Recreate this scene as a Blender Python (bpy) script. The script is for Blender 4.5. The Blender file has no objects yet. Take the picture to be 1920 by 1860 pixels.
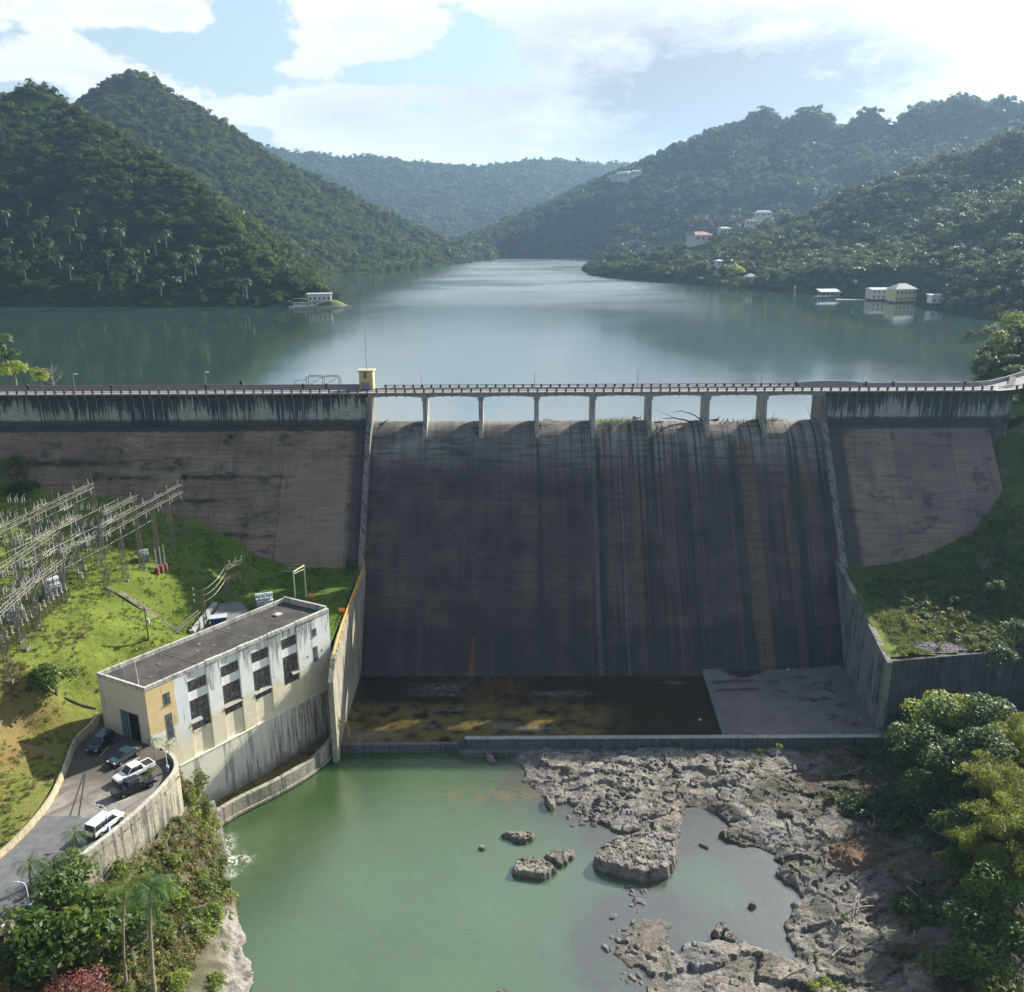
import bpy, math, random
import numpy as np
from mathutils import Vector, Matrix
R = math.radians
scene = bpy.context.scene
col = scene.collection
# ---------------------------------------------------------------- camera frame (metres; lake level z = 0, x along the dam, y upstream)
F = 1678.0; P = R(16.6); RHO = R(0.27)
fw = np.array([0, math.cos(P), -math.sin(P)])
rt = np.array([math.cos(RHO), 0, -math.sin(RHO)]); rt -= fw*rt.dot(fw); rt /= np.linalg.norm(rt)
up = np.cross(rt, fw); CAM = np.array([0, 0, 40.0])
def ray(x, y): return fw + rt*((x-960)/F) + up*((930-y)/F)
def g(x, y, z): d = ray(x, y); return CAM + d*((z-40)/d[2])          # survey point on the level z
def gy(x, y, Y): d = ray(x, y); return CAM + d*(Y/d[1])              # survey point at the distance Y
cd = bpy.data.cameras.new('camera'); cam = bpy.data.objects.new('camera', cd); col.objects.link(cam)
cd.sensor_fit = 'HORIZONTAL'; cd.sensor_width = 36; cd.lens = F/1920*36; cd.clip_start = .5; cd.clip_end = 30000
cam.matrix_world = Matrix(((rt[0], up[0], -fw[0], CAM[0]), (rt[1], up[1], -fw[1], CAM[1]), (rt[2], up[2], -fw[2], CAM[2]), (0, 0, 0, 1)))
scene.camera = cam
WATER = -43.5; LOT = -29.0
# ---------------------------------------------------------------- noise
def _h(ix, iy, s):
    n = (ix.astype(np.int64)*374761393 + iy.astype(np.int64)*668265263 + s*974634777) & 0xffffffff
    n = ((n ^ (n >> 13))*1274126177) & 0xffffffff
    n = n ^ (n >> 16)
    return (n & 0xffffff)/float(0xffffff)
def vn(x, y, s=0):
    ix = np.floor(x); iy = np.floor(y); fx = x-ix; fy = y-iy
    fx = fx*fx*(3-2*fx); fy = fy*fy*(3-2*fy)
    a = _h(ix, iy, s); b = _h(ix+1, iy, s); c = _h(ix, iy+1, s); d = _h(ix+1, iy+1, s)
    return (a*(1-fx)+b*fx)*(1-fy) + (c*(1-fx)+d*fx)*fy
def fbm(x, y, o=4, s=0):
    x = np.asarray(x, float); y = np.asarray(y, float)
    t = 0; a = .5
    for i in range(o): t = t + a*vn(x, y, s+i); a *= .5; x = x*2.03+17.1; y = y*2.01+5.7
    return t/(1-.5**o)
def worley(x, y, s=0):
    ix = np.floor(x); iy = np.floor(y); f1 = np.full(x.shape, 9.); f2 = np.full(x.shape, 9.); cid = np.zeros(x.shape)
    for dx in (-1, 0, 1):
        for dy in (-1, 0, 1):
            cx = ix+dx; cy = iy+dy; px = cx+_h(cx, cy, s); py = cy+_h(cx, cy, s+7); d = np.hypot(px-x, py-y)
            m = d < f1; f2 = np.where(m, f1, np.minimum(f2, d)); cid = np.where(m, _h(cx, cy, s+13), cid); f1 = np.where(m, d, f1)
    return f1, f2, cid
def inpoly(X, Y, poly):
    c = np.zeros(X.shape, bool); n = len(poly)
    for i in range(n):
        x1, y1 = poly[i][:2]; x2, y2 = poly[(i+1) % n][:2]
        if y1 == y2: continue
        c ^= ((y1 > Y) != (y2 > Y)) & (X < (x2-x1)*(Y-y1)/(y2-y1)+x1)
    return c
def segdist(X, Y, pts, closed=False):
    d = np.full(X.shape, 1e9); n = len(pts)
    for i in range(n if closed else n-1):
        x1, y1 = pts[i][:2]; x2, y2 = pts[(i+1) % n][:2]
        vx, vy = x2-x1, y2-y1; L = vx*vx+vy*vy+1e-9
        t = np.clip(((X-x1)*vx+(Y-y1)*vy)/L, 0, 1); d = np.minimum(d, np.hypot(X-x1-t*vx, Y-y1-t*vy))
    return d
def sdist(X, Y, poly): d = segdist(X, Y, poly, True); return np.where(inpoly(X, Y, poly), d, -d)   # + inside
class RBF:
    def __init__(s, pts):
        s.p = np.array(pts, float)[:, :2]; z = np.array(pts, float)[:, 2]; s.m = z.mean()
        d = np.linalg.norm(s.p[:, None]-s.p[None], axis=2); n = len(z)
        A = np.zeros((n+3, n+3)); A[:n, :n] = -d + np.eye(n)*.3; A[:n, n] = 1; A[:n, n+1:] = s.p; A[n:, :n] = A[:n, n:].T
        s.w = np.linalg.solve(A, np.concatenate([z, [0, 0, 0]]))
    def __call__(s, X, Y):
        X = np.asarray(X, float); Y = np.asarray(Y, float); sh = X.shape; X = X.ravel(); Y = Y.ravel()
        z = s.w[-3] + s.w[-2]*X + s.w[-1]*Y
        for (a, b), w in zip(s.p, s.w[:-3]): z = z - w*np.hypot(X-a, Y-b)
        return z.reshape(sh)
def sstep(a, b, x): t = np.clip((x-a)/(b-a), 0, 1); return t*t*(3-2*t)
# ---------------------------------------------------------------- mesh building
class MB:
    def __init__(s): s.v = []; s.f = []; s.n = 0
    def add(s, v, f):
        s.v.append(np.asarray(v, float).reshape(-1, 3))
        s.f += [tuple(i+s.n for i in q) for q in f]; s.n += len(s.v[-1]); return s
    def box(s, x0, x1, y0, y1, z0, z1):
        return s.add([(x0, y0, z0), (x1, y0, z0), (x1, y1, z0), (x0, y1, z0), (x0, y0, z1), (x1, y0, z1), (x1, y1, z1), (x0, y1, z1)],
                     [(0, 3, 2, 1), (4, 5, 6, 7), (0, 1, 5, 4), (1, 2, 6, 5), (2, 3, 7, 6), (3, 0, 4, 7)])
    def obox(s, o, ax, ay, az):      # box from a corner and three edge vectors
        o, ax, ay, az = [np.asarray(q, float) for q in (o, ax, ay, az)]
        v = [o, o+ax, o+ax+ay, o+ay]; v += [q+az for q in v]
        return s.add(v, [(0, 3, 2, 1), (4, 5, 6, 7), (0, 1, 5, 4), (1, 2, 6, 5), (2, 3, 7, 6), (3, 0, 4, 7)])
    def prism(s, poly, z0, z1):
        n = len(poly); z0 = [z0]*n if np.isscalar(z0) else z0; z1 = [z1]*n if np.isscalar(z1) else z1
        v = [(p[0], p[1], z) for p, z in zip(poly, z0)] + [(p[0], p[1], z) for p, z in zip(poly, z1)]
        return s.add(v, [tuple(range(n))[::-1], tuple(range(n, 2*n))] + [(i, (i+1) % n, n+(i+1) % n, n+i) for i in range(n)])
    def extr(s, prof, axis, a0, a1):  # profile (u,w) extruded along x ('x': u=y,w=z) or y ('y': u=x,w=z)
        n = len(prof); mk = (lambda u, w, a: (a, u, w)) if axis == 'x' else (lambda u, w, a: (u, a, w))
        v = [mk(u, w, a0) for u, w in prof]+[mk(u, w, a1) for u, w in prof]
        return s.add(v, [tuple(range(n)), tuple(range(n, 2*n))[::-1]] + [(i, n+i, n+(i+1) % n, (i+1) % n) for i in range(n)])
    def tube(s, pts, r, k=6, cap=True):
        pts = [np.asarray(p, float) for p in pts]; n = len(pts); rs = [r]*n if np.isscalar(r) else r; V = []; pa = None
        for i, p in enumerate(pts):
            t = pts[min(i+1, n-1)]-pts[max(i-1, 0)]; t = t/(np.linalg.norm(t)+1e-9)
            a = np.cross(t, (0, 0, 1) if abs(t[2]) < .9 else (1, 0, 0)) if pa is None else pa - t*pa.dot(t)
            a = a/(np.linalg.norm(a)+1e-9); pa = a; b = np.cross(t, a)
            for j in range(k): q = 2*math.pi*j/k; V.append(p+(a*math.cos(q)+b*math.sin(q))*rs[i])
        Fc = [(i*k+j, i*k+(j+1) % k, (i+1)*k+(j+1) % k, (i+1)*k+j) for i in range(n-1) for j in range(k)]
        if cap: Fc += [tuple(range(k))[::-1], tuple(range((n-1)*k, n*k))]
        return s.add(V, Fc)
    def bar(s, p, q, w=.08): return s.tube([p, q], w*.707, 4)
    def grid(s, X, Y, Z, keep=None):
        ny, nx = X.shape; idx = np.arange(ny*nx).reshape(ny, nx)
        q = np.stack([idx[:-1, :-1], idx[:-1, 1:], idx[1:, 1:], idx[1:, :-1]], -1).reshape(-1, 4)
        if keep is not None: k = keep; kk = (k[:-1, :-1] & k[:-1, 1:] & k[1:, 1:] & k[1:, :-1]).reshape(-1); q = q[kk]
        s.v.append(np.stack([X, Y, Z], -1).reshape(-1, 3)); s.f += (q+s.n).tolist(); s.n += nx*ny; return s
    def wall(s, pts, ztop, zbot, th, side=1):   # thick wall along a plan polyline, thickness to the left of travel when side=1
        pts = [np.array(p[:2], float) for p in pts]; n = len(pts); ztop = [ztop]*n if np.isscalar(ztop) else ztop; zbot = [zbot]*n if np.isscalar(zbot) else zbot
        V = []
        for i, p in enumerate(pts):
            t = pts[min(i+1, n-1)]-pts[max(i-1, 0)]; t /= np.linalg.norm(t); nn = np.array([-t[1], t[0]])*side*th; q = p+nn
            V += [(p[0], p[1], zbot[i]), (p[0], p[1], ztop[i]), (q[0], q[1], ztop[i]), (q[0], q[1], zbot[i])]
        Fc = [(i*4+j, i*4+(j+1) % 4, (i+1)*4+(j+1) % 4, (i+1)*4+j) for i in range(n-1) for j in range(4)]
        return s.add(V, Fc+[(3, 2, 1, 0), tuple((n-1)*4+j for j in range(4))])
def mesh_from(name, V, Fc, mats, smooth=False):
    me = bpy.data.meshes.new(name)
    if isinstance(Fc, np.ndarray) and Fc.ndim == 2:
        nf, k = Fc.shape; me.vertices.add(len(V)); me.vertices.foreach_set('co', np.asarray(V, np.float32).ravel())
        me.loops.add(nf*k); me.loops.foreach_set('vertex_index', Fc.astype(np.int32).ravel())
        me.polygons.add(nf); me.polygons.foreach_set('loop_start', np.arange(0, nf*k, k, dtype=np.int32)); me.update(calc_edges=True); me.validate()
    else: me.from_pydata(np.asarray(V).tolist(), [], Fc)
    for m in (mats if isinstance(mats, (list, tuple)) else [mats]): me.materials.append(m)
    if smooth: me.polygons.foreach_set('use_smooth', np.ones(len(me.polygons), bool))
    return me
def tag(o, label=None, cat=None, group=None, kind=None):
    if label: o['label'] = label
    if cat: o['category'] = cat
    if group: o['group'] = group
    if kind: o['kind'] = kind
    return o
def thing(name, loc, label, cat, group=None, rz=0):
    o = bpy.data.objects.new(name, None); o.location = [float(q) for q in loc]; o.rotation_euler.z = rz; o.empty_display_size = .5; col.objects.link(o)
    return tag(o, label, cat, group)
def obj(name, mb, m, parent=None, smooth=False, local=False, bevel=0):
    """one mesh object; coordinates in the MB are world coordinates unless local"""
    V = np.concatenate(mb.v) if isinstance(mb, MB) else mb[0]; Fc = mb.f if isinstance(mb, MB) else mb[1]
    off = np.zeros(3)
    if not local:
        if parent is None: off = np.array([(V[:, 0].min()+V[:, 0].max())/2, (V[:, 1].min()+V[:, 1].max())/2, V[:, 2].min()])
        else:
            p = parent; 
            while p is not None: off = off+np.array(p.location); p = p.parent
    me = mesh_from(name, V-off, Fc, m, smooth)
    if not isinstance(Fc, np.ndarray) and len(Fc) < 3000:
        import bmesh
        bm = bmesh.new(); bm.from_mesh(me); bmesh.ops.recalc_face_normals(bm, faces=bm.faces); bm.to_mesh(me); bm.free()
    o = bpy.data.objects.new(name, me); col.objects.link(o)
    if parent is not None: o.parent = parent
    elif not local: o.location = off
    if bevel:
        b = o.modifiers.new('bevel', 'BEVEL'); b.width = bevel; b.segments = 2; b.limit_method = 'ANGLE'; b.angle_limit = R(40)
    return o
def kids(o): return [c for c in bpy.data.objects if c.parent == o]
def dup(o, loc=None, rz=None, label=None, sc=None, parent=None, ch=None):
    c = o.copy(); col.objects.link(c); c.parent = parent
    if loc is not None: c.location = [float(q) for q in loc]
    if rz is not None: c.rotation_euler.z = rz
    if sc is not None: c.scale = (sc, sc, sc)
    if label: c['label'] = label
    for k in (kids(o) if ch is None else ch): dup(k, parent=c)
    return c
def flat(poly, z, res=None): m = MB(); z = [z]*len(poly) if np.isscalar(z) else z; m.add([(p[0], p[1], q) for p, q in zip(poly, z)], [tuple(range(len(poly)))]); return m
# ---------------------------------------------------------------- materials
class G:
    def __init__(s, nt): s.nt = nt; s.N = nt.nodes; s.L = nt.links
    def n(s, t, **k):
        nd = s.N.new(t)
        for a, v in k.items(): setattr(nd, a, v)
        return nd
    def put(s, sock, v):
        if v is None: return
        if hasattr(v, 'is_output'): s.L.new(v, sock)
        else:
            if sock.type == 'RGBA' and len(v) == 3: v = (*v, 1)
            sock.default_value = v
    def m(s, op, a, b=None, c=None, clamp=False):
        nd = s.n('ShaderNodeMath', operation=op, use_clamp=clamp)
        for i, v in enumerate((a, b, c)):
            if v is not None: s.put(nd.inputs[i], v)
        return nd.outputs[0]
    def vm(s, op, a, b=None):
        nd = s.n('ShaderNodeVectorMath', operation=op); s.put(nd.inputs[0], a)
        if b is not None: s.put(nd.inputs[1], b)
        return nd.outputs['Value'] if op in ('DOT_PRODUCT', 'LENGTH', 'DISTANCE') else nd.outputs[0]
    def pos(s): return s.n('ShaderNodeNewGeometry').outputs['Position']
    def oc(s): return s.n('ShaderNodeTexCoord').outputs['Object']
    def sep(s, v): nd = s.n('ShaderNodeSeparateXYZ'); s.put(nd.inputs[0], v); return nd.outputs
    def comb(s, x, y, z): nd = s.n('ShaderNodeCombineXYZ'); [s.put(nd.inputs[i], v) for i, v in enumerate((x, y, z))]; return nd.outputs[0]
    def scl(s, v, k): return s.vm('MULTIPLY', v, k)
    def noise(s, v, sc=1, det=4, ro=.55, dist=0):
        nd = s.n('ShaderNodeTexNoise'); s.put(nd.inputs['Vector'], v); nd.inputs['Scale'].default_value = sc; nd.inputs['Detail'].default_value = det
        nd.inputs['Roughness'].default_value = ro; nd.inputs['Distortion'].default_value = dist; return nd.outputs['Fac']
    def vor(s, v, sc=1, feat='F1'): nd = s.n('ShaderNodeTexVoronoi', feature=feat); s.put(nd.inputs['Vector'], v); nd.inputs['Scale'].default_value = sc; return nd.outputs
    def ramp(s, f, st, interp='LINEAR'):
        nd = s.n('ShaderNodeValToRGB'); s.put(nd.inputs[0], f); r = nd.color_ramp; r.interpolation = interp
        while len(r.elements) < len(st): r.elements.new(.5)
        for e, (p, c) in zip(r.elements, st): e.position = p; e.color = (*c, 1) if not np.isscalar(c) else (c, c, c, 1)
        return nd.outputs[0]
    def mr(s, f, a, b, c=0, d=1):
        nd = s.n('ShaderNodeMapRange'); nd.interpolation_type = 'SMOOTHSTEP'; s.put(nd.inputs[0], f)
        for i, v in enumerate((a, b, c, d)): nd.inputs[i+1].default_value = v
        return nd.outputs[0]
    def mix(s, f, a, b, mode='MIX'):
        nd = s.n('ShaderNodeMix', data_type='RGBA', blend_type=mode); s.put(nd.inputs[0], f); s.put(nd.inputs[6], a); s.put(nd.inputs[7], b); return nd.outputs[2]
    def att(s, name): nd = s.n('ShaderNodeAttribute'); nd.attribute_name = name; return nd.outputs['Fac']
    def bump(s, h, st=.5, d=.1): nd = s.n('ShaderNodeBump'); nd.inputs['Strength'].default_value = st; nd.inputs['Distance'].default_value = d; s.put(nd.inputs['Height'], h); return nd.outputs[0]
    def blob(s, x, y, cx, cy, rx, ry, soft=1):   # 1 inside an ellipse, falling to 0
        a = s.m('DIVIDE', s.m('SUBTRACT', x, cx), rx); b = s.m('DIVIDE', s.m('SUBTRACT', y, cy), ry)
        d = s.m('ADD', s.m('MULTIPLY', a, a), s.m('MULTIPLY', b, b)); return s.m('EXPONENT', s.m('MULTIPLY', d, -soft))
    def rect(s, x, y, x0, x1, y0, y1, e=.15):
        a = s.m('MULTIPLY', s.mr(x, x0-e, x0+e), s.mr(x, x1-e, x1+e, 1, 0)); b = s.m('MULTIPLY', s.mr(y, y0-e, y0+e), s.mr(y, y1-e, y1+e, 1, 0)); return s.m('MULTIPLY', a, b)
def mat(name, fn=None, c=(.5, .5, .5), rough=.8, metal=0, spec=.3):
    m = bpy.data.materials.new(name); m.use_nodes = True; gg = G(m.node_tree); b = m.node_tree.nodes['Principled BSDF']
    b.inputs['Roughness'].default_value = rough; b.inputs['Metallic'].default_value = metal; b.inputs['Specular IOR Level'].default_value = spec
    if fn is None:     # plain paint or metal still gets weathering
        n = gg.noise(gg.oc(), 3, 5, .6); gg.put(b.inputs['Base Color'], gg.mix(gg.mr(n, .35, .75), c, tuple(q*.72 for q in c)))
        gg.put(b.inputs['Roughness'], gg.mr(n, .2, .8, max(rough-.12, .05), min(rough+.12, 1)))
    else:
        r = fn(gg, b)
        if r is not None: gg.put(b.inputs['Base Color'], r)
    return m
def leafmat(name, cols, tr=.35, sc=.35, sheen=.35, RV=.34):
    def f(q, b):
        v = q.pos(); n = q.noise(v, sc, 3, .6); n2 = q.noise(v, 3.1, 2, .6)
        rnd = q.n('ShaderNodeObjectInfo').outputs['Random']
        t = q.m('ADD', q.m('MULTIPLY', n, .55), q.m('ADD', q.m('MULTIPLY', n2, .35), q.m('MULTIPLY', q.m('SUBTRACT', rnd, .5), RV)))
        c = q.ramp(t, [(.25, cols[0]), (.47, cols[1]), (.68, cols[2])]); b.inputs['Roughness'].default_value = .5; b.inputs['Specular IOR Level'].default_value = sheen
        q.put(b.inputs['Base Color'], c)
        tn = q.n('ShaderNodeBsdfTranslucent'); q.put(tn.inputs[0], q.mix(.5, c, tuple(min(1, k*2.2) for k in cols[2])))
        mx = q.n('ShaderNodeMixShader'); mx.inputs[0].default_value = tr
        q.L.new(b.outputs[0], mx.inputs[1]); q.L.new(tn.outputs[0], mx.inputs[2]); q.L.new(mx.outputs[0], q.nt.nodes['Material Output'].inputs[0])
    return mat(name, f)
def concrete(name, c0, c1, dark=(.035, .036, .038), streak=.5, lines=.5, rough=.85, top=None, brown=0, moss=0):
    """weathered board-marked concrete: vertical run-off streaks and horizontal lift lines"""
    def f(q, b):
        v = q.pos(); s = q.sep(v)
        h = q.m('ADD', s[0], s[1])
        base = q.mix(q.noise(v, .35, 5, .6), c0, c1)
        base = q.mix(q.mr(q.noise(v, 2.5, 5, .65), .4, .75), base, tuple(k*.6 for k in c0))
        st = q.noise(q.comb(q.m('MULTIPLY', h, 1.3), q.m('MULTIPLY', q.m('SUBTRACT', s[0], s[1]), .4), q.m('MULTIPLY', s[2], .07)), 1, 6, .7)
        st = q.m('ADD', st, q.m('MULTIPLY', q.m('SUBTRACT', q.noise(v, .22, 3, .6), .5), .35)); base = q.mix(q.m('MULTIPLY', q.mr(st, .47, .64), streak), base, dark)
        if brown: base = q.mix(q.m('MULTIPLY', q.mr(q.noise(q.comb(q.m('MULTIPLY', h, .5), 0, q.m('MULTIPLY', s[2], .1)), 1.7, 4, .6), .5, .68), brown), base, (.14, .08, .045))
        if moss: base = q.mix(q.m('MULTIPLY', q.mr(q.noise(v, .6, 6, .7), .52, .62), moss), base, (.06, .08, .02))
        if lines:
            z = q.m('MULTIPLY', s[2], 1.1); fr = q.m('ABSOLUTE', q.m('SUBTRACT', q.m('FRACT', z), .5))
            ln = q.m('MULTIPLY', q.mr(fr, .455, .5), q.mr(q.noise(q.comb(q.m('MULTIPLY', h, .3), 0, q.m('FLOOR', z)), 1, 3), .4, .6)); base = q.mix(q.m('MULTIPLY', ln, lines), base, tuple(k*.35 for k in c0))
        q.put(b.inputs['Normal'], q.bump(q.noise(v, 3, 6, .7), .5, .15)); b.inputs['Roughness'].default_value = rough; return base
    return mat(name, f)
HAZE = 0.00011
# ---------------------------------------------------------------- sun, sky, haze
AZ, EL = R(47), R(30.4)          # azimuth from +y towards +x
SUN = np.array([math.sin(AZ)*math.cos(EL), math.cos(AZ)*math.cos(EL), math.sin(EL)])
ld = bpy.data.lights.new('sun', 'SUN'); ld.energy = 5.0; ld.angle = R(.55); ld.color = (1, .94, .84)
sun = bpy.data.objects.new('sun', ld); col.objects.link(sun); sun.rotation_euler = Vector(SUN).to_track_quat('Z', 'Y').to_euler()
w = bpy.data.worlds.new('World'); scene.world = w; w.use_nodes = True; q = G(w.node_tree); bg = w.node_tree.nodes['Background']
sky = q.n('ShaderNodeTexSky'); sky.sky_type = 'NISHITA'; sky.sun_disc = False; sky.sun_elevation = EL; sky.sun_rotation = AZ; sky.air_density = 1.1; sky.dust_density = 1.2; sky.altitude = 100
SKY = .12
dirv = q.n('ShaderNodeTexCoord').outputs['Generated']; dv = q.vm('NORMALIZE', dirv); sx = q.sep(dv)
az = q.m('ARCTAN2', sx[0], sx[1]); el = q.m('ARCSINE', sx[2])
def azel(x, y): d = ray(x, y); d = d/np.linalg.norm(d); return math.atan2(d[0], d[1]), math.asin(d[2])
def wb(x, y, rx, ry, soft=1): a, e = azel(x, y); return q.blob(az, el, a, e, rx/F, ry/F, soft)
pl = q.comb(q.m('MULTIPLY', az, 1.0), q.m('MULTIPLY', el, 2.1), 0)
n1 = q.noise(q.vm('ADD', pl, (3.3, 1.2, 0)), 5.5, 9, .58, .35)
n2 = q.noise(q.vm('ADD', pl, (1.3, 7.2, 2)), 15, 10, .66, .3)
cov = q.m('ADD', q.m('MULTIPLY', n1, .56), q.m('ADD', q.m('MULTIPLY', n2, .46), q.m('MULTIPLY', q.noise(pl, 42, 6, .6), .08)))
for (x, y, rx, ry, a) in [(120, 25, 190, 50, .16), (110, 130, 200, 34, .16), (690, 45, 170, 55, .17), (600, 215, 240, 55, .16), (1330, 150, 400, 190, .34), (1120, 60, 110, 90, .14), (1800, 60, 260, 200, .26), (575, 128, 80, 14, .14), (340, 30, 60, 40, .12),
                          (400, 110, 120, 45, -.26), (905, 85, 90, 55, -.32), (800, 140, 170, 26, -.26), (460, 40, 45, 60, -.26), (800, 205, 60, 16, -.2), (260, 80, 90, 22, -.16), (30, 165, 60, 14, -.14), (150, -60, 200, 30, -.1)]:
    cov = q.m('ADD', cov, q.m('MULTIPLY', wb(x, y, rx, ry), a))
cov = q.m('ADD', cov, q.mr(el, .5, 1.4, 0, -.10))
mask = q.mr(cov, .53, .605)
sdot = q.vm('DOT_PRODUCT', dv, tuple(SUN)); glow = q.m('ADD', q.m('POWER', q.m('MAXIMUM', sdot, 0), 14), q.m('MULTIPLY', q.m('POWER', q.m('MAXIMUM', sdot, 0), 4), .30))
gray = q.m('ADD', q.m('MULTIPLY', wb(1380, 170, 460, 150), 1.25), q.m('MULTIPLY', wb(640, 215, 120, 40), .25))
gray = q.m('MULTIPLY', gray, q.mr(q.m('ADD', q.m('MULTIPLY', n1, .5), q.m('MULTIPLY', n2, .5)), .34, .58, .55, 1.1), clamp=True)
thick = q.mr(cov, .60, .95)
cc = q.mix(q.m('MAXIMUM', q.m('MULTIPLY', thick, .35), gray), (.475, .48, .485), (.165, .182, .203))
CLOUD = 1.0
bright = q.m('MULTIPLY', q.mr(sdot, -.3, .35, .12, .95), q.mr(el, .8, 1.15, 1, .3))
cc = q.mix(1, cc, q.comb(*[q.m('MULTIPLY', q.m('ADD', bright, q.m('MULTIPLY', glow, 1.9)), CLOUD)]*3), 'MULTIPLY')
skyc = q.mix(1, sky.outputs[0], (SKY*.74, SKY*.75, SKY*.72), 'MULTIPLY')
skyc = q.mix(q.mr(el, .0, .5, .78, .2), skyc, (.215, .265, .295))      # thin high cloud veils the blue
q.put(bg.inputs[0], q.mix(mask, skyc, cc)); bg.inputs[1].default_value = 1.0
scene.view_settings.view_transform = 'Standard'; scene.view_settings.look = 'None'; scene.view_settings.gamma = 1; scene.view_settings.exposure = 1.2
# haze
hb = MB().box(-1800, 2600, -60, 4200, -62, 420)
hz = bpy.data.materials.new('haze_air'); hz.use_nodes = True; hn = hz.node_tree; hn.nodes.remove(hn.nodes['Principled BSDF'])
vo = hn.nodes.new('ShaderNodeVolumePrincipled'); vo.inputs['Density'].default_value = HAZE; vo.inputs['Anisotropy'].default_value = .35; vo.inputs['Color'].default_value = (.45, .70, 1, 1)
hn.links.new(vo.outputs[0], hn.nodes['Material Output'].inputs['Volume'])
if HAZE > 0:
    ho = obj('haze', hb, hz); tag(ho, kind='stuff')
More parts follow.
